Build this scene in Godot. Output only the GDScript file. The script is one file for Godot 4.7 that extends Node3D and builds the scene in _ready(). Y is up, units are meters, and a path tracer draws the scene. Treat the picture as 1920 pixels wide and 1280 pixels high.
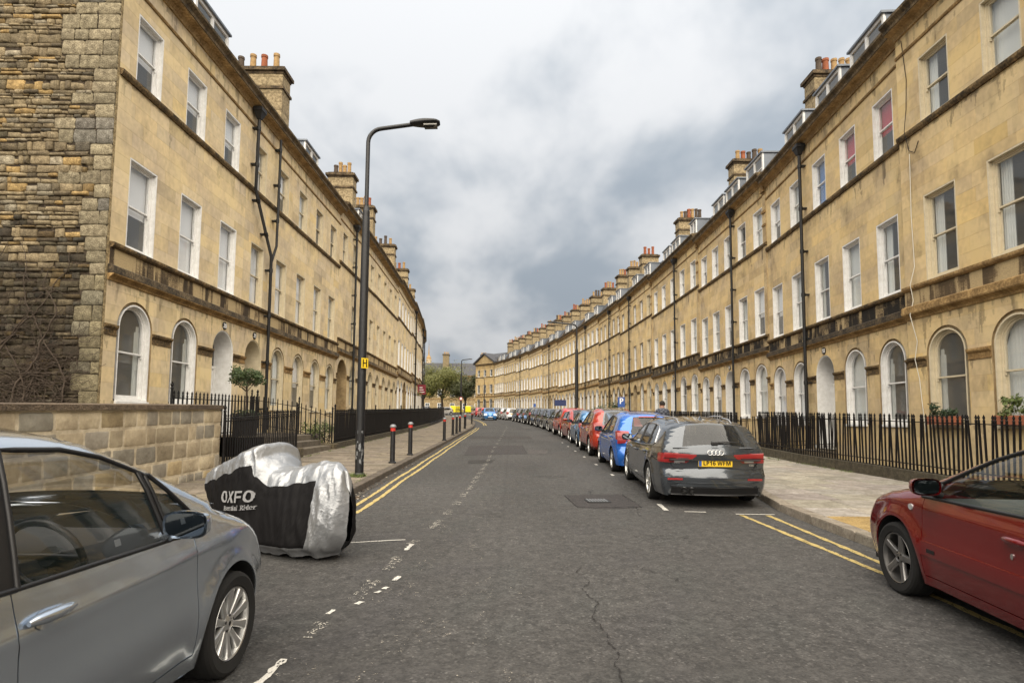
extends Node3D
# A long curving street of Georgian stone terraces under an overcast sky, with parked cars on both sides.
# World: x right, y up, the street runs away along -z; "d" below is the distance along the street (z = -d). The street climbs gently.

const SLOPE := 0.024
var rng := RandomNumberGenerator.new()
var names := {}
var M := {}
var cache := {}
var nz := FastNoiseLite.new()

func _ready() -> void:
	rng.seed = 77
	nz.seed = 5
	nz.frequency = 1.0
	nz.fractal_octaves = 3
	setup_camera()
	setup_light()
	make_materials()
	build_ground()
	build_road_marks()
	build_pavements()
	build_right_terrace()
	build_left_terrace()
	build_gable()
	build_far_end()
	build_left_front()
	build_railings()
	build_street_things()
	build_plants()
	build_cars()
	build_motorbike()
	build_person()

func setup_camera() -> void:
	var cam := Camera3D.new()
	cam.name = "camera"
	cam.projection = Camera3D.PROJECTION_FRUSTUM
	cam.near = 0.05
	cam.far = 2000.0
	cam.size = 0.05 * 1280.0 / 1108.0
	cam.frustum_offset = Vector2(0, 0.05 * 65.0 / 1108.0)
	add_child(cam)
	cam.transform = Transform3D(Basis(Vector3(1, 0, 0), atan(85.0 / 1108.0)) * Basis(Vector3(0, 0, 1), 0.008), Vector3(0, 1.62, 0))
	cam.current = true

func setup_light() -> void:
	var env := Environment.new()
	env.background_mode = Environment.BG_SKY
	env.tonemap_mode = Environment.TONE_MAPPER_LINEAR
	env.tonemap_exposure = 5.0
	env.sdfgi_enabled = true
	env.ssao_enabled = true
	env.ssil_enabled = true
	var sky := Sky.new()
	var sm := PanoramaSkyMaterial.new()
	sm.panorama = cloud_sky()
	sky.sky_material = sm
	env.sky = sky
	env.background_energy_multiplier = 0.198
	var we := WorldEnvironment.new()
	we.name = "world_environment"
	we.environment = env
	add_child(we)
	var sun := DirectionalLight3D.new()
	sun.name = "sun"
	sun.light_energy = 0.5
	sun.light_angular_distance = 100.0
	sun.light_color = Color(1.0, 0.95, 0.87)
	sun.shadow_enabled = true
	add_child(sun)
	# the brightest part of the overcast lies high behind the camera
	sun.look_at_from_position(Vector3(0.03, 1.0, 0.78), Vector3.ZERO)

func cloud_sky() -> ImageTexture:
	var w := 2048
	var h := 1024
	var data := PackedFloat32Array()
	data.resize(w * h * 3)
	var n := FastNoiseLite.new()
	n.seed = 21
	n.frequency = 1.5
	n.fractal_octaves = 7
	n.fractal_gain = 0.55
	var n2 := FastNoiseLite.new()
	n2.seed = 4
	n2.frequency = 0.9
	n2.fractal_octaves = 3
	var k := 0
	for j in h:
		var th := PI * (j + 0.5) / h
		var y := cos(th)
		var r := sin(th)
		for i in w:
			var cr := 0.16
			var cg := 0.15
			var cb := 0.13
			if y > -0.02:
				var a := TAU * (i + 0.5) / w
				var dx := sin(a) * r
				var dz := -cos(a) * r
				# clouds lie on a flattened dome so that they crowd together towards the horizon
				var qx := dx / (y + 0.36)
				var qz := dz / (y + 0.36)
				var warp := n2.get_noise_3d(qx * 1.5, 3.0, qz * 1.5)
				var v := n.get_noise_3d(qx * 1.5 + warp * 0.12, warp * 0.1, qz * 1.1)
				var big := n2.get_noise_3d(qx + 7.0, 1.0, qz)
				var up := clampf(y, 0.0, 1.0)
				var az := atan2(dx, -dz)
				var el := asin(up)
				# a darker bank over the end of the street and a second one up to the right
				var bank := exp(-(pow((az - 0.05) / 0.22, 2.0) + pow((el - 0.26) / 0.11, 2.0))) + 0.8 * exp(-(pow((az - 0.22) / 0.17, 2.0) + pow((el - 0.42) / 0.06, 2.0)))
				var t := 0.72 + v * 1.0 + big * 0.35 - bank * 0.46
				t = clampf(t, 0.0, 1.0)
				t = t * t * (3.0 - 2.0 * t)
				var bright := 0.56 + 0.84 * up * (1.0 - 0.2 * up)
				cr = lerpf(0.48, 0.955, t) * bright
				cg = lerpf(0.55, 0.975, t) * bright
				cb = lerpf(0.63, 1.0, t) * bright
			data[k] = cr
			data[k + 1] = cg
			data[k + 2] = cb
			k += 3
	return ImageTexture.create_from_image(Image.create_from_data(w, h, false, Image.FORMAT_RGBF, data.to_byte_array()))

# ---------------------------------------------------------------- street layout
func gy(d: float) -> float:
	return SLOPE * d

func kerb_right(d: float) -> float:
	if d < 9.0: return 4.25
	if d < 12.0: return lerpf(4.25, 4.62, smoothstep(9.0, 12.0, d))
	if d < 30.0: return 4.62
	return 4.62 - 0.0018 * (d - 30.0) * (d - 30.0)

func kerb_left(d: float) -> float:
	if d < 8.6: return -4.9
	if d < 10.0: return lerpf(-4.9, -2.87, smoothstep(8.6, 10.0, d))
	if d < 40.0: return -2.87
	return -2.87 - 0.0022 * (d - 40.0) * (d - 40.0)

func face_right(d: float) -> float:
	if d < 16.0: return 10.9
	if d < 30.0: return 11.6 - 0.0035 * (30.0 - d) * (30.0 - d)
	if d < 36.0: return 11.6
	return 11.6 - 0.00133 * (d - 36.0) * (d - 36.0)

func face_left(d: float) -> float:
	if d < 31.0: return -9.42
	return -9.42 - 0.0012 * (d - 31.0) * (d - 31.0)

func rail_right(d: float) -> float:
	if d < 12.0: return 8.55
	if d < 20.0: return lerpf(8.55, 8.0, (d - 12.0) / 8.0)
	return face_right(d) - lerpf(2.85, 3.5, clampf((d - 20.0) / 10.0, 0.0, 1.0))

func rail_left(d: float) -> float:
	if d < 16.0: return -6.32
	return face_left(d) + 3.15

# ---------------------------------------------------------------- mesh builder
class MB:
	var v := PackedVector3Array()
	var n := PackedVector3Array()
	var uv := PackedVector2Array()
	var c := PackedColorArray()
	var ix := PackedInt32Array()
	var col := Color(1, 1, 1)
	var tf := Transform3D()
	func vert(p: Vector3, nn: Vector3, u: Vector2) -> int:
		v.append(tf * p)
		n.append((tf.basis * nn).normalized())
		uv.append(u)
		c.append(col)
		return v.size() - 1
	# corners run counter-clockwise seen from outside
	func tri(a: Vector3, b: Vector3, d: Vector3) -> void:
		var nn := (b - a).cross(d - a).normalized()
		var i := vert(a, nn, Vector2(a.x + a.z, a.y))
		vert(b, nn, Vector2(b.x + b.z, b.y))
		vert(d, nn, Vector2(d.x + d.z, d.y))
		ix.append_array([i, i + 2, i + 1])
	func quad(a: Vector3, b: Vector3, d: Vector3, e: Vector3) -> void:
		var nn := (d - a).cross(e - b).normalized()
		var i := vert(a, nn, Vector2(a.x + a.z, a.y))
		vert(b, nn, Vector2(b.x + b.z, b.y))
		vert(d, nn, Vector2(d.x + d.z, d.y))
		vert(e, nn, Vector2(e.x + e.z, e.y))
		ix.append_array([i, i + 2, i + 1, i, i + 3, i + 2])
	func quaduv(p: Array, u: Array) -> void:
		var nn: Vector3 = (p[2] - p[0]).cross(p[3] - p[1]).normalized()
		var i := vert(p[0], nn, u[0])
		for k in [1, 2, 3]:
			vert(p[k], nn, u[k])
		ix.append_array([i, i + 2, i + 1, i, i + 3, i + 2])
	func box(lo: Vector3, hi: Vector3) -> void:
		quad(Vector3(lo.x, lo.y, hi.z), Vector3(hi.x, lo.y, hi.z), Vector3(hi.x, hi.y, hi.z), Vector3(lo.x, hi.y, hi.z))
		quad(Vector3(hi.x, lo.y, lo.z), Vector3(lo.x, lo.y, lo.z), Vector3(lo.x, hi.y, lo.z), Vector3(hi.x, hi.y, lo.z))
		quad(Vector3(hi.x, lo.y, hi.z), Vector3(hi.x, lo.y, lo.z), Vector3(hi.x, hi.y, lo.z), Vector3(hi.x, hi.y, hi.z))
		quad(Vector3(lo.x, lo.y, lo.z), Vector3(lo.x, lo.y, hi.z), Vector3(lo.x, hi.y, hi.z), Vector3(lo.x, hi.y, lo.z))
		quad(Vector3(lo.x, hi.y, hi.z), Vector3(hi.x, hi.y, hi.z), Vector3(hi.x, hi.y, lo.z), Vector3(lo.x, hi.y, lo.z))
		quad(Vector3(lo.x, lo.y, lo.z), Vector3(hi.x, lo.y, lo.z), Vector3(hi.x, lo.y, hi.z), Vector3(lo.x, lo.y, hi.z))
	# a box whose eight corners are given: bottom four then top four, each counter-clockwise seen from above
	func hexa(b: Array, t: Array) -> void:
		quad(t[0], t[1], t[2], t[3])
		quad(b[3], b[2], b[1], b[0])
		for k in 4:
			var m := (k + 1) % 4
			quad(b[k], b[m], t[m], t[k])
	# chamfered box
	func cbox(lo: Vector3, hi: Vector3, ch: float) -> void:
		var b0 := [Vector3(lo.x + ch, hi.y, hi.z - ch), Vector3(hi.x - ch, hi.y, hi.z - ch), Vector3(hi.x - ch, hi.y, lo.z + ch), Vector3(lo.x + ch, hi.y, lo.z + ch)]
		var b1 := [Vector3(lo.x, hi.y - ch, hi.z), Vector3(hi.x, hi.y - ch, hi.z), Vector3(hi.x, hi.y - ch, lo.z), Vector3(lo.x, hi.y - ch, lo.z)]
		var b2 := [Vector3(lo.x, lo.y, hi.z), Vector3(hi.x, lo.y, hi.z), Vector3(hi.x, lo.y, lo.z), Vector3(lo.x, lo.y, lo.z)]
		quad(b0[0], b0[1], b0[2], b0[3])
		for k in 4:
			var m := (k + 1) % 4
			quad(b1[k], b1[m], b0[m], b0[k])
			quad(b2[k], b2[m], b1[m], b1[k])
	# smooth surface on a grid: pts[row][col]; faces so that (row direction) x (col direction) points out
	func grid(pts: Array, close := false, flip := false, uvs := Vector2(1, 1)) -> void:
		var rows := pts.size()
		var cols: int = pts[0].size()
		var base := v.size()
		for i in rows:
			for j in cols:
				var du: Vector3 = pts[mini(i + 1, rows - 1)][j] - pts[maxi(i - 1, 0)][j]
				var jn := j + 1
				var jp := j - 1
				if close:
					if jn >= cols: jn = 1
					if jp < 0: jp = cols - 2
				var dv: Vector3 = pts[i][clampi(jn, 0, cols - 1)] - pts[i][clampi(jp, 0, cols - 1)]
				var nn := du.cross(dv)
				if nn.length_squared() < 1e-14: nn = Vector3(0, 1, 0)
				if flip: nn = -nn
				vert(pts[i][j], nn, Vector2(uvs.x * i / maxf(1.0, rows - 1), uvs.y * j / maxf(1.0, cols - 1)))
		for i in rows - 1:
			for j in cols - 1:
				var a := base + i * cols + j
				var b := a + cols
				if flip:
					ix.append_array([a, b, b + 1, a, b + 1, a + 1])
				else:
					ix.append_array([a, b + 1, b, a, a + 1, b + 1])
	# round tube along points
	func tube(path: Array, radii, sides := 8, caps := true) -> void:
		var rows := []
		var prev := Vector3(0.123, 0.9, 0.31)
		for i in path.size():
			var t: Vector3 = (path[mini(i + 1, path.size() - 1)] - path[maxi(i - 1, 0)]).normalized()
			var s := t.cross(prev)
			if s.length() < 0.05: s = t.cross(Vector3(0.9, 0.1, 0.2))
			s = s.normalized()
			var w := s.cross(t).normalized()
			prev = w
			var r: float = radii[i] if radii is Array else radii
			var row := []
			for k in sides + 1:
				var a := TAU * k / sides
				row.append(path[i] + (s * cos(a) + w * sin(a)) * r)
			rows.append(row)
		grid(rows, true, true)
		if caps:
			for e in [0, path.size() - 1]:
				for k in range(1, sides - 1):
					if e == 0: tri(rows[e][0], rows[e][k], rows[e][k + 1])
					else: tri(rows[e][0], rows[e][k + 1], rows[e][k])
	# turned shape round the y axis: profile of (radius, height), going up
	func lathe(prof: Array, sides := 16, at := Vector3.ZERO) -> void:
		var rows := []
		for p in prof:
			var row := []
			for k in sides + 1:
				var a := TAU * k / sides
				row.append(at + Vector3(cos(a) * p.x, p.y, -sin(a) * p.x))
			rows.append(row)
		# per-segment so that edges stay crisp
		for i in rows.size() - 1:
			grid([rows[i], rows[i + 1]], true, true)
	# flat polygon (x, y) at depth z facing +z
	func poly(p: PackedVector2Array, z: float, uvs := Vector2(1, 1)) -> void:
		var t := Geometry2D.triangulate_polygon(p)
		if t.is_empty(): return
		var base := v.size()
		for q in p:
			vert(Vector3(q.x, q.y, z), Vector3(0, 0, 1), Vector2(q.x * uvs.x, q.y * uvs.y))
		var k := 0
		while k < t.size():
			var a := t[k]
			var b := t[k + 1]
			var d := t[k + 2]
			if (p[b] - p[a]).cross(p[d] - p[a]) > 0.0:
				ix.append_array([base + a, base + d, base + b])
			else:
				ix.append_array([base + a, base + b, base + d])
			k += 3
	# walls round a polygon from z0 (front) to z1 (back); inward = seen from the inside of the hole
	func skirt(p: PackedVector2Array, z0: float, z1: float, inward := false, closed := true) -> void:
		var ccw := Geometry2D.is_polygon_clockwise(p) == false
		var m := p.size() if closed else p.size() - 1
		for k in m:
			var a := p[k]
			var b := p[(k + 1) % p.size()]
			if ccw == inward:
				quad(Vector3(b.x, b.y, z1), Vector3(a.x, a.y, z1), Vector3(a.x, a.y, z0), Vector3(b.x, b.y, z0))
			else:
				quad(Vector3(a.x, a.y, z1), Vector3(b.x, b.y, z1), Vector3(b.x, b.y, z0), Vector3(a.x, a.y, z0))
	func ring(outer: PackedVector2Array, inner: PackedVector2Array, z: float) -> void:
		var m := outer.size()
		for k in m:
			var q := (k + 1) % m
			quad(Vector3(outer[k].x, outer[k].y, z), Vector3(outer[q].x, outer[q].y, z), Vector3(inner[q].x, inner[q].y, z), Vector3(inner[k].x, inner[k].y, z))
	# profile of (z, y) running from bottom to top, extruded along x, with caps
	func moulding(prof: Array, x0: float, x1: float) -> void:
		for k in prof.size() - 1:
			var a: Vector2 = prof[k]
			var b: Vector2 = prof[k + 1]
			quaduv([Vector3(x0, a.y, a.x), Vector3(x1, a.y, a.x), Vector3(x1, b.y, b.x), Vector3(x0, b.y, b.x)], [Vector2(x0, a.y), Vector2(x1, a.y), Vector2(x1, b.y), Vector2(x0, b.y)])
		for e in [x0, x1]:
			var pts := PackedVector2Array()
			for q in prof: pts.append(q)
			var t := Geometry2D.triangulate_polygon(pts)
			var k := 0
			while k < t.size():
				var a2: Vector2 = pts[t[k]]
				var b2: Vector2 = pts[t[k + 1]]
				var d2: Vector2 = pts[t[k + 2]]
				var w := (b2 - a2).cross(d2 - a2) > 0.0
				if (e == x1) == w:
					tri(Vector3(e, a2.y, a2.x), Vector3(e, d2.y, d2.x), Vector3(e, b2.y, b2.x))
				else:
					tri(Vector3(e, a2.y, a2.x), Vector3(e, b2.y, b2.x), Vector3(e, d2.y, d2.x))
				k += 3
	func mesh() -> ArrayMesh:
		var a := []
		a.resize(Mesh.ARRAY_MAX)
		a[Mesh.ARRAY_VERTEX] = v
		a[Mesh.ARRAY_NORMAL] = n
		a[Mesh.ARRAY_TEX_UV] = uv
		a[Mesh.ARRAY_COLOR] = c
		a[Mesh.ARRAY_INDEX] = ix
		var m := ArrayMesh.new()
		if v.size() > 0:
			m.add_surface_from_arrays(Mesh.PRIMITIVE_TRIANGLES, a)
		return m

# ---------------------------------------------------------------- nodes
func numbered(called: String) -> String:
	if not names.has(called):
		names[called] = 0
		return called
	names[called] += 1
	return "%s_%03d" % [called, names[called]]

func tag(o: Node, label: String, category: String, group := "") -> void:
	o.set_meta("label", label)
	o.set_meta("category", category)
	if group != "": o.set_meta("group", group)

func thing(called: String, label: String, category: String, at := Vector3.ZERO, turn := 0.0, group := "") -> Node3D:
	var o := Node3D.new()
	o.name = numbered(called)
	add_child(o)
	o.position = at
	o.rotation.y = turn
	tag(o, label, category, group)
	return o

func node(called: String, parent: Node, at := Vector3.ZERO) -> Node3D:
	var o := Node3D.new()
	o.name = called
	parent.add_child(o, true)
	o.position = at
	return o

func part(called: String, b, m: Material, parent: Node, at := Vector3.ZERO) -> MeshInstance3D:
	var o := MeshInstance3D.new()
	o.name = called
	o.mesh = b.mesh() if b is MB else b
	o.material_override = m
	parent.add_child(o, true)
	o.position = at
	return o

func structure(called: String, b, m: Material) -> MeshInstance3D:
	var o := part(numbered(called), b, m, self)
	o.set_meta("kind", "structure")
	return o

func rr(a: float, b: float) -> float:
	return rng.randf_range(a, b)

# ---------------------------------------------------------------- materials
func lin(r: float, g: float, b: float, a := 1.0) -> Color:
	var c := Color(r, g, b).linear_to_srgb()
	c.a = a
	return c

func mat(called: String, c: Color, rough := 0.8, metal := 0.0) -> StandardMaterial3D:
	var m := StandardMaterial3D.new()
	m.resource_name = called
	m.albedo_color = c
	m.roughness = rough
	m.metallic = metal
	M[called] = m
	return m

func seamless(sz: int, freq: float, sd: int, oct := 4) -> Image:
	var n := FastNoiseLite.new()
	n.seed = sd
	n.frequency = freq
	n.fractal_octaves = oct
	n.noise_type = FastNoiseLite.TYPE_SIMPLEX_SMOOTH
	return n.get_seamless_image(sz, sz, false, false, 0.15, true)

# multiplies a colour by coarse and fine grain: lo/hi are sRGB end colours
func grain_tex(sz: int, parts: Array, lo: Color, hi: Color, power := 1.0) -> ImageTexture:
	var ims := []
	for p in parts: ims.append(seamless(sz, p[0], p[1], p[3]).get_data())
	var out := PackedByteArray()
	out.resize(sz * sz * 3)
	var tot := 0.0
	for p in parts: tot += p[2]
	for k in sz * sz:
		var t := 0.0
		for q in ims.size(): t += ims[q][k] / 255.0 * parts[q][2]
		t = clampf((t / tot - 0.5) * power + 0.5, 0.0, 1.0)
		out[k * 3] = int(255.0 * lerpf(lo.r, hi.r, t))
		out[k * 3 + 1] = int(255.0 * lerpf(lo.g, hi.g, t))
		out[k * 3 + 2] = int(255.0 * lerpf(lo.b, hi.b, t))
	return ImageTexture.create_from_image(Image.create_from_data(sz, sz, false, Image.FORMAT_RGB8, out))

func normal_tex(sz: int, freq: float, sd: int, strength: float, oct := 5) -> ImageTexture:
	var im := seamless(sz, freq, sd, oct)
	im.convert(Image.FORMAT_RGBA8)
	im.bump_map_to_normal_map(strength)
	return ImageTexture.create_from_image(im)

func tri_planar(m: StandardMaterial3D, metres: float) -> void:
	m.uv1_triplanar = true
	m.uv1_world_triplanar = true
	m.uv1_scale = Vector3.ONE / metres

func make_materials() -> void:
	var t_stone := grain_tex(512, [[0.006, 1, 1.0, 4], [0.03, 2, 0.7, 4], [0.12, 3, 0.35, 3]], Color(0.70, 0.68, 0.66), Color(1.0, 1.0, 1.0), 1.6)
	var n_stone := normal_tex(512, 0.05, 9, 3.0)
	var m := mat("stone", Color.WHITE, 0.92)
	m.vertex_color_use_as_albedo = true
	m.albedo_texture = t_stone
	m.normal_enabled = true
	m.normal_texture = n_stone
	m.normal_scale = 0.35
	tri_planar(m, 3.1)
	m = mat("stone_rough", Color.WHITE, 0.95)
	m.vertex_color_use_as_albedo = true
	m.albedo_texture = grain_tex(512, [[0.012, 11, 1.0, 4], [0.06, 12, 1.0, 4], [0.2, 13, 0.6, 3]], Color(0.45, 0.43, 0.40), Color(1.0, 1.0, 1.0), 1.9)
	m.normal_enabled = true
	m.normal_texture = normal_tex(512, 0.06, 19, 7.0)
	m.normal_scale = 0.9
	tri_planar(m, 1.3)
	for side in ["wall_right", "wall_left"]:
		m = mat(side, Color.WHITE, 0.92)
		m.vertex_color_use_as_albedo = true
		m.albedo_texture = grime_tex(3 if side == "wall_right" else 8, 0.58 if side == "wall_right" else 0.5)
		m.uv1_scale = Vector3(1.0 / 11.0, -1.0 / 14.5, 1)
		m.uv1_offset = Vector3(0, 11.0 / 14.5, 0)
		m.texture_repeat = true
	for lv in [["band_soot", 0.84, 31], ["band_light", 0.26, 37], ["band_mid", 0.46, 39]]:
		m = mat(lv[0], Color.WHITE, 0.95)
		m.vertex_color_use_as_albedo = true
		m.albedo_texture = soot_tex(lv[1], lv[2])
		m.uv1_scale = Vector3(1.0 / 9.0, -1.0, 1)
		m.texture_repeat = true
	m = mat("moulding", Color.WHITE, 0.95)
	m.vertex_color_use_as_albedo = true
	m.albedo_texture = grain_tex(512, [[0.008, 41, 1.0, 4], [0.05, 42, 1.2, 4], [0.15, 43, 0.6, 3]], Color(0.17, 0.155, 0.135), Color(0.82, 0.76, 0.66), 1.8)
	tri_planar(m, 2.3)
	m = mat("moulding_pale", Color.WHITE, 0.95)
	m.vertex_color_use_as_albedo = true
	m.albedo_texture = grain_tex(512, [[0.008, 44, 1.0, 4], [0.05, 45, 1.0, 4], [0.15, 46, 0.5, 3]], Color(0.52, 0.45, 0.35), Color(0.97, 0.9, 0.78), 2.0)
	tri_planar(m, 2.3)
	m = mat("slate", lin(0.075, 0.075, 0.085), 0.6)
	m.albedo_texture = grain_tex(256, [[0.02, 51, 1.0, 3], [0.15, 52, 1.0, 3]], Color(0.55, 0.54, 0.53), Color(1, 1, 1), 1.6)
	tri_planar(m, 1.7)
	m = mat("lead", lin(0.16, 0.18, 0.21), 0.5, 0.3)
	mat("paint_white", lin(0.82, 0.82, 0.815), 0.45).albedo_texture = grain_tex(256, [[0.02, 53, 1.0, 4], [0.1, 54, 0.6, 3]], Color(0.90, 0.895, 0.88), Color(1, 1, 1), 1.4)
	tri_planar(M.paint_white, 1.1)
	mat("paint_cream", lin(0.66, 0.58, 0.42), 0.5).albedo_texture = M.paint_white.albedo_texture
	tri_planar(M.paint_cream, 1.1)
	mat("paint_stone", lin(0.52, 0.42, 0.26), 0.8).albedo_texture = t_stone
	tri_planar(M.paint_stone, 2.0)
	m = mat("glass", lin(0.9, 0.95, 0.95, 0.06), 0.03)
	m.transparency = BaseMaterial3D.TRANSPARENCY_ALPHA
	mat("room", lin(0.30, 0.27, 0.23), 0.95)
	mat("far_pane", lin(0.06, 0.07, 0.08), 0.06)
	mat("blind", lin(0.62, 0.64, 0.66), 0.9)
	mat("curtain", lin(0.55, 0.58, 0.57), 0.95)
	mat("shutter", lin(0.40, 0.42, 0.40), 0.6)
	mat("curtain_red", lin(0.38, 0.012, 0.03), 0.9)
	mat("curtain_blue", lin(0.06, 0.16, 0.38), 0.9)
	m = mat("iron", lin(0.006, 0.0055, 0.006), 0.55)
	m.metallic_specular = 0.35
	m = mat("iron_dull", lin(0.010, 0.010, 0.011), 0.6)
	m.albedo_texture = grain_tex(256, [[0.03, 61, 1.0, 4], [0.2, 62, 0.6, 3]], Color(0.6, 0.58, 0.56), Color(1, 1, 1), 2.0)
	tri_planar(m, 0.7)
	m = mat("post_paint", lin(0.011, 0.012, 0.015), 0.45)
	m.albedo_texture = M.iron_dull.albedo_texture
	tri_planar(m, 0.9)
	mat("pot_red", lin(0.36, 0.11, 0.045), 0.85).albedo_texture = t_stone
	mat("pot_buff", lin(0.46, 0.30, 0.13), 0.85).albedo_texture = t_stone
	mat("pot_sooty", lin(0.10, 0.075, 0.055), 0.9).albedo_texture = t_stone
	for q in ["pot_red", "pot_buff", "pot_sooty"]: tri_planar(M[q], 0.8)
	# road and pavement
	m = mat("asphalt", Color.WHITE, 0.88)
	m.vertex_color_use_as_albedo = true
	m.albedo_texture = asphalt_tex(1024, 71)
	m.normal_enabled = true
	m.normal_texture = normal_tex(512, 0.16, 72, 4.0, 3)
	m.normal_scale = 0.5
	tri_planar(m, 2.6)
	m = mat("flag", Color.WHITE, 0.85)
	m.vertex_color_use_as_albedo = true
	m.albedo_texture = grain_tex(512, [[0.01, 81, 1.0, 4], [0.05, 82, 0.9, 4], [0.25, 83, 0.8, 2]], Color(0.62, 0.60, 0.57), Color(1, 1, 1), 1.6)
	m.normal_enabled = true
	m.normal_texture = normal_tex(512, 0.07, 84, 4.0)
	m.normal_scale = 0.4
	tri_planar(m, 1.6)
	m = mat("joint", lin(0.05, 0.043, 0.033), 0.98)
	m.albedo_texture = M.iron_dull.albedo_texture
	tri_planar(m, 0.8)
	for pm in [["mark_yellow", lin(0.52, 0.40, 0.15), 0.36], ["mark_white", lin(0.62, 0.60, 0.55), 0.33], ["mark_worn", lin(0.50, 0.47, 0.41), 0.62], ["mark_trace", lin(0.42, 0.38, 0.32), 0.74], ["oil", lin(0.055, 0.052, 0.049), 0.60]]:
		m = mat(pm[0], pm[1], 0.8)
		m.albedo_texture = worn_tex(pm[2], pm[0].hash() % 97)
		m.transparency = BaseMaterial3D.TRANSPARENCY_ALPHA_SCISSOR
		m.alpha_scissor_threshold = 0.5
		tri_planar(m, 0.9)
	m = mat("earth", lin(0.055, 0.042, 0.028), 1.0)
	m.albedo_texture = M.flag.albedo_texture
	tri_planar(m, 1.0)
	m = mat("grass", lin(0.06, 0.10, 0.025), 0.9)
	mat("bark", lin(0.085, 0.062, 0.045), 0.95).albedo_texture = M.flag.albedo_texture
	tri_planar(M.bark, 0.5)
	for lf in [["leaf_bay", 0.055, 0.085, 0.028], ["leaf_dark", 0.028, 0.05, 0.02], ["leaf_lime", 0.10, 0.135, 0.03], ["leaf_tree", 0.125, 0.13, 0.030], ["leaf_tree_dark", 0.055, 0.062, 0.02]]:
		m = mat(lf[0], Color.WHITE, 0.6)
		m.vertex_color_use_as_albedo = true
		m.albedo_color = lin(lf[1], lf[2], lf[3])
		m.backlight_enabled = true
		m.backlight = lin(lf[1] * 0.5, lf[2] * 0.5, lf[3] * 0.5)
	mat("flower_red", lin(0.45, 0.02, 0.02), 0.7)
	mat("flower_yellow", lin(0.62, 0.42, 0.03), 0.7)
	mat("terracotta", lin(0.30, 0.10, 0.05), 0.9)
	mat("black", lin(0.006, 0.006, 0.006), 0.9)
	mat("band_red", lin(0.50, 0.03, 0.02), 0.5)
	mat("dome_grey", lin(0.20, 0.21, 0.22), 0.4, 0.3)
	mat("sign_blue", lin(0.02, 0.075, 0.30), 0.4)
	mat("sign_navy", lin(0.012, 0.025, 0.10), 0.4)
	mat("sign_white", lin(0.8, 0.8, 0.8), 0.5)
	mat("sign_yellow", lin(0.75, 0.52, 0.02), 0.5)
	mat("sign_maroon", lin(0.20, 0.015, 0.03), 0.5)
	mat("cable_white", lin(0.6, 0.58, 0.5), 0.6)
	mat("lamp_glass", lin(0.30, 0.29, 0.26), 0.25)

func cells(sz: int, freq: float, sd: int, kind: int) -> PackedByteArray:
	var n := FastNoiseLite.new()
	n.seed = sd
	n.frequency = freq
	n.noise_type = FastNoiseLite.TYPE_CELLULAR
	n.cellular_return_type = kind
	n.fractal_type = FastNoiseLite.FRACTAL_NONE
	return n.get_seamless_image(sz, sz, false, false, 0.08, true).get_data()

# chippings of different greys in a dark binder
func asphalt_tex(sz: int, sd: int) -> ImageTexture:
	var a := seamless(sz, 0.012, sd, 4).get_data()
	var b := cells(sz, 0.17, sd + 1, FastNoiseLite.RETURN_CELL_VALUE)
	var e := cells(sz, 0.17, sd + 1, FastNoiseLite.RETURN_DISTANCE)
	var f := cells(sz, 0.075, sd + 2, FastNoiseLite.RETURN_CELL_VALUE)
	var out := PackedByteArray()
	out.resize(sz * sz * 3)
	for k in sz * sz:
		var t := 0.66 + (b[k] / 255.0 - 0.5) * 0.19 + (f[k] / 255.0 - 0.5) * 0.14 + (a[k] / 255.0 - 0.5) * 0.18 - maxf(0.0, e[k] / 255.0 - 0.62) * 0.5
		if b[k] > 247: t += 0.16
		t = clampf(t, 0.12, 1.0)
		out[k * 3] = int(255.0 * t)
		out[k * 3 + 1] = int(253.0 * t)
		out[k * 3 + 2] = int(251.0 * t)
	return ImageTexture.create_from_image(Image.create_from_data(sz, sz, false, Image.FORMAT_RGB8, out))

func worn_tex(cut: float, sd: int) -> ImageTexture:
	var sz := 512
	var a := seamless(sz, 0.02, sd, 3).get_data()
	var b := seamless(sz, 0.09, sd + 1, 4).get_data()
	var out := PackedByteArray()
	out.resize(sz * sz * 4)
	for k in sz * sz:
		var t := (a[k] * 0.45 + b[k] * 0.55) / 255.0
		var g := 205 + int(b[k] * 0.18)
		out[k * 4] = g
		out[k * 4 + 1] = g
		out[k * 4 + 2] = g
		out[k * 4 + 3] = int(clampf((t - cut) * 8.0 + 0.5, 0.0, 1.0) * 255.0)
	return ImageTexture.create_from_image(Image.create_from_data(sz, sz, false, Image.FORMAT_RGBA8, out))

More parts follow.
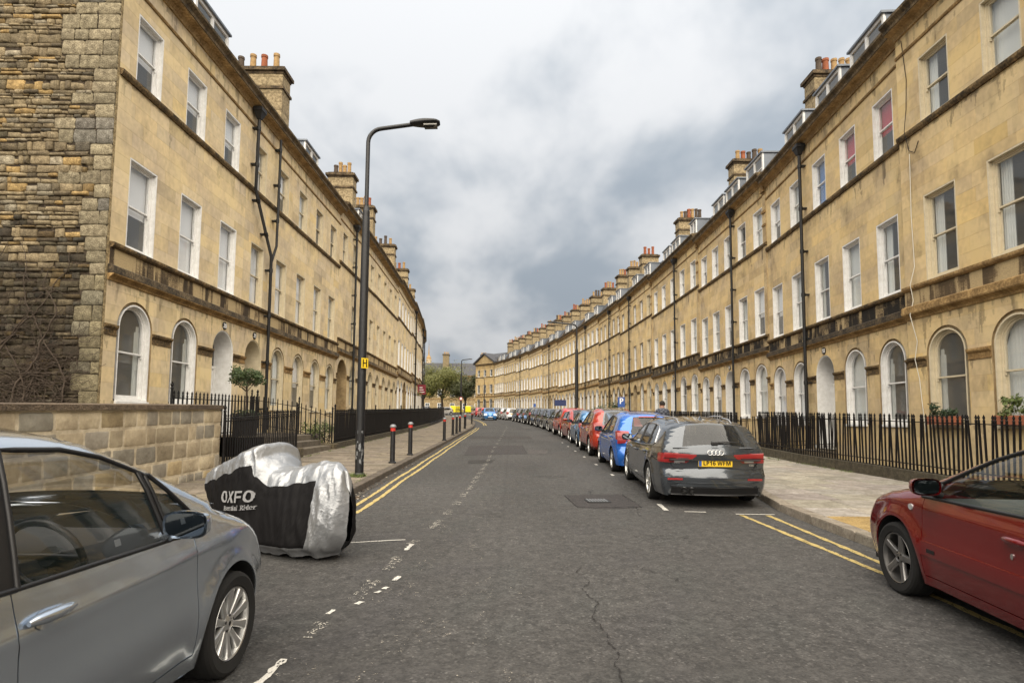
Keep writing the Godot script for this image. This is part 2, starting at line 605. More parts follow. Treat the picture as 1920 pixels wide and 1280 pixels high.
# weathering of a whole facade, 11 m wide by 14.5 m tall (from 3.5 m under the ground-floor sills): mottled stone and rain streaks of soot under the ledges
func grime_tex(sd: int, amount: float) -> ImageTexture:
	var w := 528
	var h := 696
	var n := FastNoiseLite.new()
	n.seed = sd
	n.fractal_octaves = 4
	n.frequency = 1.0
	var out := PackedByteArray()
	out.resize(w * h * 3)
	var ledges := [[10.7, 0.9], [7.78, 0.8], [3.55, 0.7], [2.83, 1.1], [1.58, 0.5], [0.0, 0.7]]
	var k := 0
	for j in h:
		var y := 11.0 - 14.5 * (j + 0.5) / h
		for i in w:
			var x := 11.0 * (i + 0.5) / w
			# the pattern closes on itself across the width
			var ca := cos(TAU * x / 11.0) * 1.75
			var sa := sin(TAU * x / 11.0) * 1.75
			var mott := n.get_noise_3d(ca * 0.8, sa * 0.8, y * 0.55)
			var fine := n.get_noise_3d(ca * 6.0, sa * 6.0, y * 5.0)
			var t := 0.96 + mott * 0.12 + fine * 0.07
			var strk := n.get_noise_3d(ca * 4.0 + 9.0, sa * 4.0, y * 0.35)
			var soot := 0.0
			for L in ledges:
				var below: float = L[0] - y
				if below > 0.0 and below < L[1] * 1.4:
					var reach: float = L[1] * (0.15 + 1.9 * maxf(0.0, n.get_noise_3d(ca * 2.6 + 3.0, sa * 2.6, L[0] * 3.7)))
					if below < reach and strk + fine * 0.9 > 0.02:
						soot = maxf(soot, 0.20 + strk * 0.7)
			var patch := n.get_noise_3d(ca * 1.3 + 20.0, sa * 1.3, y * 0.7)
			if patch > 0.22: soot = maxf(soot, (patch - 0.22) * 0.6 * (0.5 + clampf(fine * 3.0 + 0.5, 0.0, 1.0)))
			t *= 1.0 - clampf(soot * amount, 0.0, 0.7)
			t = clampf(t, 0.08, 1.0)
			out[k] = int(255.0 * t)
			out[k + 1] = int(253.0 * t)
			out[k + 2] = int(248.0 * clampf(t - mott * 0.05, 0.0, 1.0))
			k += 3
	return ImageTexture.create_from_image(Image.create_from_data(w, h, false, Image.FORMAT_RGB8, out))

# soot-blackened band course, 9 m long; v runs 0..1 from the bottom to the top of the band
func soot_tex(amount: float, sd: int) -> ImageTexture:
	var w := 1024
	var h := 128
	var n := FastNoiseLite.new()
	n.seed = sd
	n.fractal_octaves = 4
	n.frequency = 1.0
	var out := PackedByteArray()
	out.resize(w * h * 3)
	var k := 0
	for j in h:
		for i in w:
			var x := TAU * (i + 0.5) / w
			x += 0.22 * n.get_noise_3d(cos(x) * 4.0, sin(x) * 4.0, 11.0)
			var ca := cos(x) * 1.45
			var sa := sin(x) * 1.45
			var y := 0.9 * j / h
			var strk := n.get_noise_3d(ca * 5.0, sa * 5.0, y * 0.5)
			var big := n.get_noise_3d(ca * 1.2, sa * 1.2, 5.0)
			var fine := n.get_noise_3d(ca * 22.0, sa * 22.0, y * 14.0)
			var s := clampf((strk * 0.75 + big * 2.0 + fine * 0.6 + 0.5 * n.get_noise_3d(ca * 2.2, sa * 2.2, y * 0.8 + 30.0) + amount * 1.3 - 0.55) * 1.3, 0.0, 1.0)
			var t := (0.92 + fine * 0.12) * lerpf(1.0, lerpf(0.62, 0.13, clampf(amount * 1.15, 0.0, 1.0)) + 0.06 * fine, s)
			out[k] = int(255.0 * clampf(t, 0.05, 1.0))
			out[k + 1] = int(255.0 * clampf(t * lerpf(0.99, 0.93, s), 0.04, 1.0))
			out[k + 2] = int(255.0 * clampf(t * lerpf(0.97, 0.88, s), 0.04, 1.0))
			k += 3
	return ImageTexture.create_from_image(Image.create_from_data(w, h, false, Image.FORMAT_RGB8, out))

# ---------------------------------------------------------------- ground, road, pavements
func ribbon(b: MB, d0: float, d1: float, step: float, fl: Callable, fr: Callable, up: float, cols: int, tone: Callable) -> void:
	var n := int(ceil((d1 - d0) / step))
	var base := b.v.size()
	for i in n + 1:
		var d := lerpf(d0, d1, float(i) / n)
		var a: float = fl.call(d)
		var e: float = fr.call(d)
		for j in cols + 1:
			var x := lerpf(a, e, float(j) / cols)
			b.col = tone.call(x, d)
			b.vert(Vector3(x, gy(d) + up, -d), Vector3(0, 1, 0), Vector2(x, d))
	for i in n:
		for j in cols:
			var p := base + i * (cols + 1) + j
			var q := p + cols + 1
			b.ix.append_array([p, q, q + 1, p, q + 1, p + 1])

func build_ground() -> void:
	var b := MB.new()
	b.quad(Vector3(-900, gy(-30) - 4.0, 30), Vector3(900, gy(-30) - 4.0, 30), Vector3(900, gy(900) - 4.0, -900), Vector3(-900, gy(900) - 4.0, -900))
	structure("ground", b, M.earth)
	b = MB.new()
	var tone := func(x: float, d: float) -> Color:
		var a := nz.get_noise_2d(x * 0.35, d * 0.12)
		var e := nz.get_noise_2d(x * 1.3 + 40.0, d * 0.9)
		# paler worn wheel paths and darker oil along the middle of each lane
		var t := 0.113 * (1.0 + a * 0.30 + e * 0.10)
		return Color(t * 1.0, t * 0.972, t * 0.94)
	ribbon(b, -40.0, 150.0, 0.5, func(d): return kerb_left(d) - 0.02, func(d): return kerb_right(d) + 0.02, 0.0, 28, tone)
	structure("road", b, M.asphalt)
	b = MB.new()
	ribbon(b, 150.0, 300.0, 5.0, func(_d): return -140.0, func(_d): return 120.0, -0.02, 10, func(_x, _d): return Color(0.15, 0.145, 0.135))
	structure("far_road", b, M.asphalt)
	b = MB.new()
	ribbon(b, -8.0, 13.4, 1.0, func(_d): return -30.0, func(_d): return -6.55, 0.35, 4, func(_x, _d): return Color(1, 1, 1))
	structure("garden_ground", b, M.earth)

func sheet(b: MB, pts: Array, up := 0.004) -> void:
	var p := PackedVector2Array()
	for q in pts: p.append(Vector2(q[0], q[1]))
	var t := Geometry2D.triangulate_polygon(p)
	var base := b.v.size()
	for q in p: b.vert(Vector3(q.x, gy(q.y) + up, -q.y), Vector3(0, 1, 0), q)
	var k := 0
	while k < t.size():
		var w := (p[t[k + 1]] - p[t[k]]).cross(p[t[k + 2]] - p[t[k]]) > 0.0
		b.ix.append_array([base + t[k], base + t[k + 2], base + t[k + 1]] if w else [base + t[k], base + t[k + 1], base + t[k + 2]])
		k += 3

func mark(called: String, b: MB, m: Material) -> void:
	structure(called, b, m)

# ragged-edged stripe along a list of (x, d) points
func stripe(b: MB, pts: Array, w: float, up: float, rag := 0.012) -> void:
	var l := []
	var r := []
	for k in pts.size():
		var a: Vector2 = pts[k]
		var t: Vector2 = (pts[mini(k + 1, pts.size() - 1)] - pts[maxi(k - 1, 0)]).normalized()
		var s := Vector2(t.y, -t.x)
		l.append(a - s * (w * 0.5 + rr(-rag, rag)))
		r.append(a + s * (w * 0.5 + rr(-rag, rag)))
	for k in pts.size() - 1:
		var q := [l[k], r[k], r[k + 1], l[k + 1]]
		var p := []
		for z in q: p.append(Vector3(z.x, gy(z.y) + up, -z.y))
		b.quad(p[0], p[1], p[2], p[3])

func line_pts(a: Vector2, e: Vector2, step := 0.12) -> Array:
	var n := maxi(2, int(a.distance_to(e) / step))
	var o := []
	for k in n + 1: o.append(a.lerp(e, float(k) / n))
	return o

func build_road_marks() -> void:
	var b := MB.new()
	# double yellow lines, left
	for off in [0.26, 0.46]:
		var pts := []
		var d: float = 9.05 + (0.46 - off) * 1.2
		while d < 42.0:
			pts.append(Vector2(lerpf(-2.33, -2.44, clampf((d - 9.0) / 20.0, 0.0, 1.0)) + off - 0.46 + rr(-0.004, 0.004) + 0.012 * sin(d * 1.3), d))
			d += 0.16
		d = 42.0
		while d < 46.0:
			pts.append(Vector2(-2.44 + off - 0.46 - 0.02 * (d - 42.0), d))
			d += 0.3
		stripe(b, pts, 0.072, 0.005)
		pts = []
		d = 52.0
		while d < 80.0:
			pts.append(Vector2(kerb_left(d) + off + 0.5, d))
			d += 0.5
		stripe(b, pts, 0.09, 0.005)
	# double yellow lines, right, in front of the red car
	for off in [0.0, 0.30]:
		var a := Vector2(3.52 + off * 1.35, 9.15)
		var e := Vector2(3.70 + off * 0.75, 6.0)
		stripe(b, line_pts(a, e) + line_pts(e, Vector2(3.72 + off * 0.7, 1.0)), 0.072, 0.005)
	mark("yellow_road_line", b, M.mark_yellow)
	b = MB.new()
	stripe(b, line_pts(Vector2(3.46, 9.22), Vector2(4.05, 9.20)), 0.05, 0.009, 0.004)
	stripe(b, line_pts(Vector2(2.73, 9.42), Vector2(3.06, 9.40)), 0.05, 0.005, 0.006)
	stripe(b, line_pts(Vector2(2.51, 10.15), Vector2(2.47, 9.52)), 0.075, 0.005, 0.006)
	stripe(b, line_pts(Vector2(-1.95, 7.12), Vector2(-1.28, 7.31)), 0.035, 0.005, 0.006)
	for k in 6:
		stripe(b, line_pts(Vector2(2.45 - 0.02 * k, 14.3 + k * 2.6), Vector2(2.45 - 0.02 * k, 14.6 + k * 2.6)), 0.07, 0.005, 0.006)
	# solid fragments of the bay line on the left
	stripe(b, line_pts(Vector2(-1.47, 3.45), Vector2(-1.44, 3.9), 0.05), 0.05, 0.006, 0.012)
	for f in [[-1.18, 6.78, 0.30], [-1.08, 5.62, 0.14], [-1.12, 5.36, 0.06], [-1.16, 5.25, 0.06], [-1.25, 4.95, 0.07], [-1.42, 4.72, 0.10]]:
		stripe(b, line_pts(Vector2(f[0], f[1]), Vector2(f[0] + 0.02, f[1] + f[2]), 0.03), 0.045, 0.006, 0.012)
	mark("white_road_line", b, M.mark_white)
	# worn dashes of the bay line and the faded centre line further up
	b = MB.new()
	for f in [[-1.30, 5.1, 0.55], [-1.24, 5.95, 0.55], [-1.18, 6.95, 0.35], [-1.40, 4.25, 0.3], [-1.05, 8.0, 0.6], [-0.98, 9.0, 0.5], [-0.93, 9.9, 0.5], [-0.88, 10.8, 0.6], [-0.85, 11.7, 0.7], [-0.82, 12.7, 0.5], [-0.80, 13.5, 0.6], [-0.78, 14.4, 0.6], [-0.76, 15.3, 0.7], [-0.74, 16.4, 0.8], [-0.72, 17.8, 0.7]]:
		stripe(b, line_pts(Vector2(f[0], f[1]), Vector2(f[0] + 0.03, f[1] + f[2]), 0.06), 0.12, 0.005, 0.03)
	for k in 14:
		var d := 19.0 + k * 2.3
		stripe(b, line_pts(Vector2(-0.72 + 0.012 * (d - 19.0), d), Vector2(-0.71 + 0.012 * (d - 19.0), d + 1.0), 0.2), 0.11, 0.005, 0.02)
	mark("worn_road_line", b, M.mark_worn)
	b = MB.new()
	for k in 60:
		var d := rr(3.0, 11.0)
		var x := -1.15 + rr(-0.25, 1.2) + d * 0.02
		stripe(b, line_pts(Vector2(x, d), Vector2(x + rr(-0.1, 0.1), d + rr(0.1, 0.5)), 0.06), rr(0.08, 0.25), 0.004, 0.05)
	mark("faded_road_paint", b, M.mark_trace)
	# old oil drips and damp spots
	b = MB.new()
	for q in [[1.95, 7.6, 0.45, 0.07], [-0.3, 9.0, 0.25, 0.10], [0.9, 14.0, 0.4, 0.14], [-2.6, 5.35, 0.45, 0.09], [0.3, 28.0, 0.7, 0.2]]:
		var pts := []
		for k in 18:
			var a := TAU * k / 18.0
			var r := 1.0 + 0.5 * nz.get_noise_2d(q[0] * 9.0 + cos(a) * 1.5, q[1] * 9.0 + sin(a) * 1.5)
			pts.append([q[0] + cos(a) * q[2] * r, q[1] + sin(a) * q[3] * r * 2.2])
		sheet(b, pts, 0.0045)
	mark("oil_stain", b, M.oil)
	# tarmac patches of other ages
	var patches := [
		["road_patch", [[0.98, 11.05], [2.08, 11.22], [2.14, 9.78], [1.55, 9.62], [1.08, 9.74]], 0.066],
		["road_patch", [[-1.75, 24.7], [0.46, 25.3], [0.55, 20.7], [-1.59, 20.0]], 0.078],
		["road_patch", [[0.62, 23.1], [1.4, 22.9], [1.27, 20.8], [0.60, 20.7]], 0.14],
		["road_patch", [[-1.3, 18.1], [-0.5, 18.3], [-0.6, 17.2], [-1.25, 17.0]], 0.05],
		["road_patch", [[-2.2, 33.0], [1.0, 33.3], [1.1, 30.6], [-2.2, 30.4]], 0.085],
		["road_patch", [[0.2, 45.0], [1.4, 45.2], [1.4, 43.6], [0.3, 43.4]], 0.09]]
	for q in patches:
		b = MB.new()
		var t: float = q[2]
		b.col = Color(t * 1.02, t * 0.95, t * 0.92)
		sheet(b, q[1], 0.004)
		structure(q[0], b, M.asphalt)
	# cracks: thin broken bands of tar-black
	b = MB.new()
	b.col = Color(0.02, 0.018, 0.016)
	crack(b, Vector2(0.70, 6.15), Vector2(0.66, 3.2), 0.007, 70)
	crack(b, Vector2(1.60, 11.9), Vector2(1.46, 11.1), 0.012, 20)
	crack(b, Vector2(1.30, 6.2), Vector2(1.62, 5.6), 0.006, 20)
	crack(b, Vector2(2.05, 9.9), Vector2(1.9, 9.0), 0.008, 16)
	crack(b, Vector2(0.65, 22.3), Vector2(2.2, 23.2), 0.03, 24)
	crack(b, Vector2(1.9, 25.0), Vector2(2.1, 22.8), 0.02, 16)
	for e in [[[0.98, 11.05], [2.08, 11.22]], [[2.08, 11.22], [2.14, 9.78]], [[1.08, 9.74], [2.14, 9.78]], [[0.98, 11.05], [1.08, 9.74]], [[-1.59, 20.0], [0.55, 20.7]], [[0.46, 25.3], [0.55, 20.7]]]:
		crack(b, Vector2(e[0][0], e[0][1]), Vector2(e[1][0], e[1][1]), 0.014, 18, 0.012)
	structure("road_crack", b, M.asphalt)
	# rough stone gutter along the left kerb with drifts of dead leaves
	b = MB.new()
	ribbon(b, 10.3, 44.0, 0.4, func(d): return kerb_left(d) + 0.005, func(d): return kerb_left(d) + 0.15 + 0.03 * nz.get_noise_1d(d * 3.0), 0.006, 1, func(x, d): return Color(0.15, 0.132, 0.108) * (0.85 + 0.5 * nz.get_noise_2d(x * 6.0, d * 5.0)))
	structure("gutter", b, M.asphalt)
	b = MB.new()
	for k in 240:
		var d := 10.4 + 14.0 * pow(rng.randf(), 1.8)
		var p := Vector3(kerb_left(d) + 0.03 + 0.22 * pow(rng.randf(), 2.0), gy(d) + 0.012, -d)
		var a := Vector3(rr(-1, 1), rr(-0.15, 0.3), rr(-1, 1)).normalized() * rr(0.012, 0.034)
		var c := Vector3(-a.z, rr(0, 0.012), a.x) * 0.6
		var t := rr(0.5, 1.3)
		b.col = Color(0.16 * t, 0.095 * t, 0.045 * t) if rng.randf() < 0.85 else Color(0.45, 0.4, 0.33)
		b.quad(p - a, p + c, p + a, p - c)
	var lt := part("leaf_litter", b, M.flag, self)
	lt.set_meta("kind", "stuff")
	tag(lt, "dead leaves and scraps drifted along the left gutter", "litter")
	# iron drain cover in the patch
	var g := thing("drain_cover", "small square ribbed iron cover set in the dark road patch", "drain cover", Vector3(1.5, gy(10.4) + 0.002, -10.4), 0.06)
	b = MB.new()
	b.box(Vector3(-0.2, 0, -0.2), Vector3(0.2, 0.012, 0.2))
	part("frame", b, M.iron_dull, g)
	for k in 7:
		b = MB.new()
		b.box(Vector3(-0.17 + k * 0.05, 0.012, -0.17), Vector3(-0.145 + k * 0.05, 0.022, 0.17))
		part("rib", b, M.dome_grey, g)

func crack(b: MB, a: Vector2, e: Vector2, w: float, n: int, wob := 0.05) -> void:
	var pts := []
	for k in n + 1:
		var t := float(k) / n
		var s := (e - a).normalized()
		var side := Vector2(s.y, -s.x)
		pts.append(a.lerp(e, t) + side * (nz.get_noise_2d(a.x * 30.0 + t * 5.0, a.y) * wob * 2.2 + rr(-wob, wob) * 0.25))
	for k in n:
		if rng.randf() < 0.08: continue
		var ww := w * rr(0.4, 1.4)
		stripe(b, [pts[k], pts[k + 1]], ww, 0.009, ww * 0.3)

func slab(p: Array, top: float, ch: float, thick: float, col: Color, tilt: float) -> MB:
	# p: four (x, d) corners counter-clockwise from above; a worn stone slab with a chamfer
	var b := MB.new()
	b.col = col
	var c := Vector2.ZERO
	for q in p: c += q * 0.25
	var t0 := []
	var t1 := []
	var t2 := []
	for k in 4:
		var q: Vector2 = p[k]
		var inn := q + (c - q).normalized() * ch * 1.4
		var hgt := top + (tilt if k < 2 else -tilt)
		t0.append(Vector3(inn.x, gy(inn.y) + hgt, -inn.y))
		t1.append(Vector3(q.x, gy(q.y) + hgt - ch, -q.y))
		t2.append(Vector3(q.x, gy(q.y) + top - thick, -q.y))
	b.quad(t0[0], t0[1], t0[2], t0[3])
	for k in 4:
		var m := (k + 1) % 4
		b.quad(t1[k], t1[m], t0[m], t0[k])
		b.quad(t2[k], t2[m], t1[m], t1[k])
	return b

func join_into(dst: MB, src: MB) -> void:
	var base := dst.v.size()
	dst.v.append_array(src.v)
	dst.n.append_array(src.n)
	dst.uv.append_array(src.uv)
	dst.c.append_array(src.c)
	for k in src.ix: dst.ix.append(base + k)

func build_pavements() -> void:
	var one := func(_x, _d): return Color(1, 1, 1)
	# right
	var b := MB.new()
	ribbon(b, -8.0, 150.0, 1.0, func(d): return kerb_right(d) + 0.1, func(d): return rail_right(d) + 0.2, 0.105, 2, one)
	var pr := structure("pavement_right", b, M.joint)
	b = MB.new()
	ribbon(b, -8.0, 150.0, 1.0, func(d): return maxf(-9.0, kerb_left(d) - 0.1 - 20.0) if d < 10.0 else rail_left(d) - 0.2, func(d): return kerb_left(d) - 0.1, 0.105, 2, one)
	var pl := structure("pavement_left", b, M.joint)
	var far_r := MB.new()
	var far_l := MB.new()
	# right: big pale flags in rows across
	var d := 1.0
	var count := 0
	while d < 120.0:
		var dep := rr(0.55, 0.8)
		var x0 := kerb_right(d) + 0.2
		var x1 := rail_right(d) + 0.05
		var x := x0
		while x < x1 - 0.05:
			var wd := rr(0.65, 1.15)
			if x1 - x - wd < 0.35: wd = x1 - x
			if not (d < 8.4 and d > 5.2 and x < 5.4):
				var t := rr(0.78, 1.12)
				var col := Color(0.435 * t, 0.405 * t * rr(0.97, 1.02), 0.36 * t * rr(0.93, 1.03))
				var k0 := d + 0.004 + rr(0, 0.01)
				var k1 := d + dep - 0.022
				var sl := slab([Vector2(x + 0.012, k0), Vector2(x + wd - 0.012, k0), Vector2(x + wd - 0.012, k1), Vector2(x + 0.012, k1)], 0.12, 0.008, 0.03, col, rr(-0.002, 0.002))
				if d > 6.0 and count < 240 and d < 45.0:
					part("flagstone", sl, M.flag, pr)
					count += 1
				else:
					join_into(far_r, sl)
			x += wd
		d += dep
	part("distant_flagstones", far_r, M.flag, pr).set_meta("kind", "stuff")
	# left: small worn setts laid in rows across the pavement
	d = 1.0
	count = 0
	while d < 110.0:
		var dep := rr(0.26, 0.40) if d < 60.0 else 0.9
		var x1 := kerb_left(d) - 0.2
		var x0 := maxf(rail_left(d), x1 - 6.0)
		if d < 10.0: x0 = -6.3
		var x := x0
		while x < x1 - 0.03:
			var wd := rr(0.45, 1.0)
			if x1 - x - wd < 0.25: wd = x1 - x
			var t := rr(0.72, 1.15)
			var col := Color(0.26 * t, 0.222 * t, 0.172 * t * rr(0.93, 1.05))
			var sl := slab([Vector2(x + 0.006, d + 0.006), Vector2(x + wd - 0.006, d + 0.006), Vector2(x + wd - 0.006, d + dep - 0.008), Vector2(x + 0.006, d + dep - 0.008)], 0.12 + rr(-0.003, 0.003), 0.009, 0.03, col, rr(-0.004, 0.004))
			if d > 8.6 and d < 30.0 and count < 280 and x > -6.5:
				part("paving_stone", sl, M.flag, pl)
				count += 1
			else:
				join_into(far_l, sl)
			x += wd
		d += dep
	part("distant_paving", far_l, M.flag, pl).set_meta("kind", "stuff")
	# kerbs
	for side in [1, -1]:
		var k := MB.new()
		var ks := structure("kerb_right" if side > 0 else "kerb_left", MB.new(), M.flag)
		ks.mesh = null
		d = 0.0
		while d < 120.0:
			var ln := rr(0.75, 1.05)
			if side < 0 and d > 8.0 and d < 10.4: ln = 0.24
			var f0 := kerb_right(d) if side > 0 else kerb_left(d)
			var f1 := kerb_right(d + ln) if side > 0 else kerb_left(d + ln)
			var t := rr(0.8, 1.1)
			var col := Color(0.36 * t, 0.32 * t, 0.26 * t) if side > 0 else Color(0.15 * t, 0.125 * t, 0.098 * t)
			var wdt: float = 0.19 * side
			var sl: MB
			if side > 0:
				sl = slab([Vector2(f0, d + 0.004), Vector2(f0 + wdt, d + 0.004), Vector2(f1 + wdt, d + ln - 0.004), Vector2(f1, d + ln - 0.004)], 0.122, 0.018, 0.16, col, 0.0)
			else:
				sl = slab([Vector2(f0 + wdt, d + 0.004), Vector2(f0, d + 0.004), Vector2(f1, d + ln - 0.004), Vector2(f1 + wdt, d + ln - 0.004)], 0.122, 0.018, 0.16, col, 0.0)
			if d > 5.0 and d < 50.0: part("kerbstone", sl, M.flag, ks)
			else: join_into(k, sl)
			d += ln
		part("distant_kerb", k, M.flag, ks)
	# buff blister paving at the crossing point on the right
	var bl := MB.new()
	bl.lathe([Vector2(0.0, 0.0), Vector2(0.013, 0.0)], 6)
	var tile_mesh: ArrayMesh
	for i in 3:
		for j in 8:
			var tb := MB.new()
			var t := rr(0.85, 1.1)
			tb.col = Color(0.47 * t, 0.33 * t, 0.13 * t)
			var x := 4.45 + i * 0.402
			var dd := 5.25 + j * 0.402
			join_into(tb, slab([Vector2(x, dd), Vector2(x + 0.396, dd), Vector2(x + 0.396, dd + 0.396), Vector2(x, dd + 0.396)], 0.121, 0.004, 0.03, tb.col, 0.0))
			for p in 6:
				for q in 6:
					tb.lathe([Vector2(0.021, 0.0), Vector2(0.015, 0.005), Vector2(0.0, 0.006)], 6, Vector3(x + 0.033 + p * 0.066, gy(dd + 0.033 + q * 0.066) + 0.120, -(dd + 0.033 + q * 0.066)))
			part("blister_tile", tb, M.flag, pr)

# ---------------------------------------------------------------- windows and doors
func win_shape(w: float, y0: float, h: float, arch: bool, i: float, mid := -99.0) -> PackedVector2Array:
	var p := PackedVector2Array()
	var lo := y0 + i if mid < -90.0 else mid
	var x := w * 0.5 - i
	p.append(Vector2(-x, lo))
	p.append(Vector2(x, lo))
	if arch:
		var cy := h - w * 0.5
		for k in 17:
			var a := PI * k / 16.0
			p.append(Vector2(cos(a) * x, maxf(lo, cy + sin(a) * x)))
	else:
		p.append(Vector2(x, h - i))
		p.append(Vector2(-x, h - i))
	return p

func rect(x0: float, y0: float, x1: float, y1: float) -> PackedVector2Array:
	return PackedVector2Array([Vector2(x0, y0), Vector2(x1, y0), Vector2(x1, y1), Vector2(x0, y1)])

func window_meshes(w: float, h: float, arch: bool) -> Dictionary:
	var key := "win%.2f_%.2f_%s" % [w, h, arch]
	if cache.has(key): return cache[key]
	var o := {}
	var mid := h * 0.49
	var b := MB.new()
	var s0 := win_shape(w, 0.0, h, arch, 0.0)
	var s1 := win_shape(w, 0.0, h, arch, 0.04)
	b.ring(s0, s1, -0.004)
	b.skirt(s1, -0.004, -0.115, true)
	b.cbox(Vector3(-w * 0.5 - 0.02, -0.07, -0.115), Vector3(w * 0.5 + 0.02, 0.0, 0.045), 0.008)
	o.reveal = b.mesh()
	b = MB.new()
	var s2 := win_shape(w, 0.0, h, arch, 0.085)
	b.ring(s1, s2, -0.100)
	b.skirt(s2, -0.100, -0.225, true)
	o.frame = b.mesh()
	b = MB.new()
	var t0 := win_shape(w, 0.0, h, arch, 0.085, mid)
	var t1 := win_shape(w, 0.0, h, arch, 0.125, mid + 0.04)
	b.ring(t0, t1, -0.130)
	b.skirt(t1, -0.130, -0.165, true)
	b.skirt(t0, -0.130, -0.165)
	for s in [-1, 1]:
		b.box(Vector3(s * (w * 0.5 - 0.105) - 0.017, mid - 0.075, -0.165), Vector3(s * (w * 0.5 - 0.105) + 0.017, mid, -0.132))
	var l0 := rect(-w * 0.5 + 0.085, 0.085, w * 0.5 - 0.085, mid + 0.035)
	var l1 := rect(-w * 0.5 + 0.125, 0.15, w * 0.5 - 0.125, mid - 0.005)
	b.ring(l0, l1, -0.177)
	b.skirt(l1, -0.177, -0.210, true)
	o.sash = b.mesh()
	b = MB.new()
	b.poly(t1, -0.150)
	o.pane_top = b.mesh()
	b = MB.new()
	b.poly(l1, -0.195)
	o.pane_low = b.mesh()
	b = MB.new()
	var x := w * 0.5 + 0.40
	b.box(Vector3(-x, -0.115, -3.42), Vector3(x, h + 0.15, -3.40))
	b.quad(Vector3(-x, -0.115, -3.4), Vector3(-x, -0.115, -0.235), Vector3(-x, h + 0.15, -0.235), Vector3(-x, h + 0.15, -3.4))
	b.quad(Vector3(x, -0.115, -0.235), Vector3(x, -0.115, -3.4), Vector3(x, h + 0.15, -3.4), Vector3(x, h + 0.15, -0.235))
	b.quad(Vector3(-x, h + 0.15, -0.235), Vector3(x, h + 0.15, -0.235), Vector3(x, h + 0.15, -3.4), Vector3(-x, h + 0.15, -3.4))
	b.quad(Vector3(-x, -0.115, -3.4), Vector3(x, -0.115, -3.4), Vector3(x, -0.115, -0.235), Vector3(-x, -0.115, -0.235))
	o.room = b.mesh()
	b = MB.new()
	b.poly(win_shape(w, 0.0, h, arch, 0.07, h * 0.42), -0.245)
	o.blind_half = b.mesh()
	b = MB.new()
	b.poly(win_shape(w, 0.0, h, arch, 0.07, 0.05), -0.255)
	o.blind_full = b.mesh()
	for f in [["curtain", 0.3], ["net", 0.92]]:
		b = MB.new()
		for s in ([-1, 1] if f[0] == "curtain" else [1]):
			var rows := []
			for yy in 3:
				var row := []
				for k in 25:
					var t := k / 24.0
					var xx: float = s * (w * 0.5 - 0.06 - t * w * f[1]) if f[0] == "curtain" else -w * 0.46 + t * w * 0.92
					var top := h - 0.05
					if arch:
						var r := w * 0.5 - 0.05
						top = h - w * 0.5 + sqrt(maxf(0.0, r * r - xx * xx)) if absf(xx) < r else h - w * 0.5
					row.append(Vector3(xx, lerpf(0.06, top, yy * 0.5), -0.275 + 0.022 * sin(t * (34.0 if f[0] == "curtain" else 70.0) + s)))
				rows.append(row)
			b.grid(rows)
		o[f[0]] = b.mesh()
	# folded shutters at the sides
	b = MB.new()
	for s in [-1, 1]:
		var xa: float = s * (w * 0.5 - 0.07)
		var xb: float = s * (w * 0.5 - 0.27)
		b.box(Vector3(minf(xa, xb), 0.05, -0.260), Vector3(maxf(xa, xb), h - (w * 0.5 if arch else 0.05), -0.245))
		for yy in 3:
			b.box(Vector3(minf(xa, xb) + 0.04, 0.15 + yy * h * 0.27, -0.245), Vector3(maxf(xa, xb) - 0.04, 0.15 + yy * h * 0.27 + h * 0.2, -0.238))
	o.shutters = b.mesh()
	if arch:
		b = MB.new()
		var a0 := win_shape(w + 0.14, 0.0, h + 0.07, true, 0.0)
		var a1 := win_shape(w, 0.0, h, true, 0.0)
		a0[0].y = 0.0
		a0[1].y = 0.0
		b.col = Color(0.50, 0.38, 0.21)
		b.ring(a0, a1, -0.045)
		b.skirt(a0, 0.0, -0.045, true)
		o.surround = b.mesh()
	cache[key] = o
	return o

func add_window(parent: Node, x: float, y: float, w: float, h: float, arch: bool, paint: String, dressing: String, lod: int) -> void:
	var o := window_meshes(w, h, arch)
	var n := node("window", parent, Vector3(x, y, 0))
	if arch: part("arch_surround", o.surround, M.stone, n)
	part("reveal", o.reveal, M[paint], n)
	part("frame", o.frame, M[paint if paint != "paint_stone" else "paint_white"], n)
	part("sash", o.sash, M[paint if paint != "paint_stone" else "paint_white"], n)
	part("pane", o.pane_top, M.glass, n)
	part("pane", o.pane_low, M.glass, n)
	if lod < 2: part("room_wall", o.room, M.room, n)
	match dressing:
		"blind": part("blind", o.blind_half, M.blind, n)
		"full": part("blind", o.blind_full, M.blind, n)
		"curtain": part("curtain", o.curtain, M.curtain, n)
		"net": part("net_curtain", o.net, M.curtain, n)
		"shutters": part("shutter", o.shutters, M.shutter, n)
		"red": part("blind", o.blind_half, M.curtain_red, n)
		"blue": part("curtain", o.blind_full, M.curtain_blue, n)
		"dark": part("blind", o.blind_full, M.room, n)

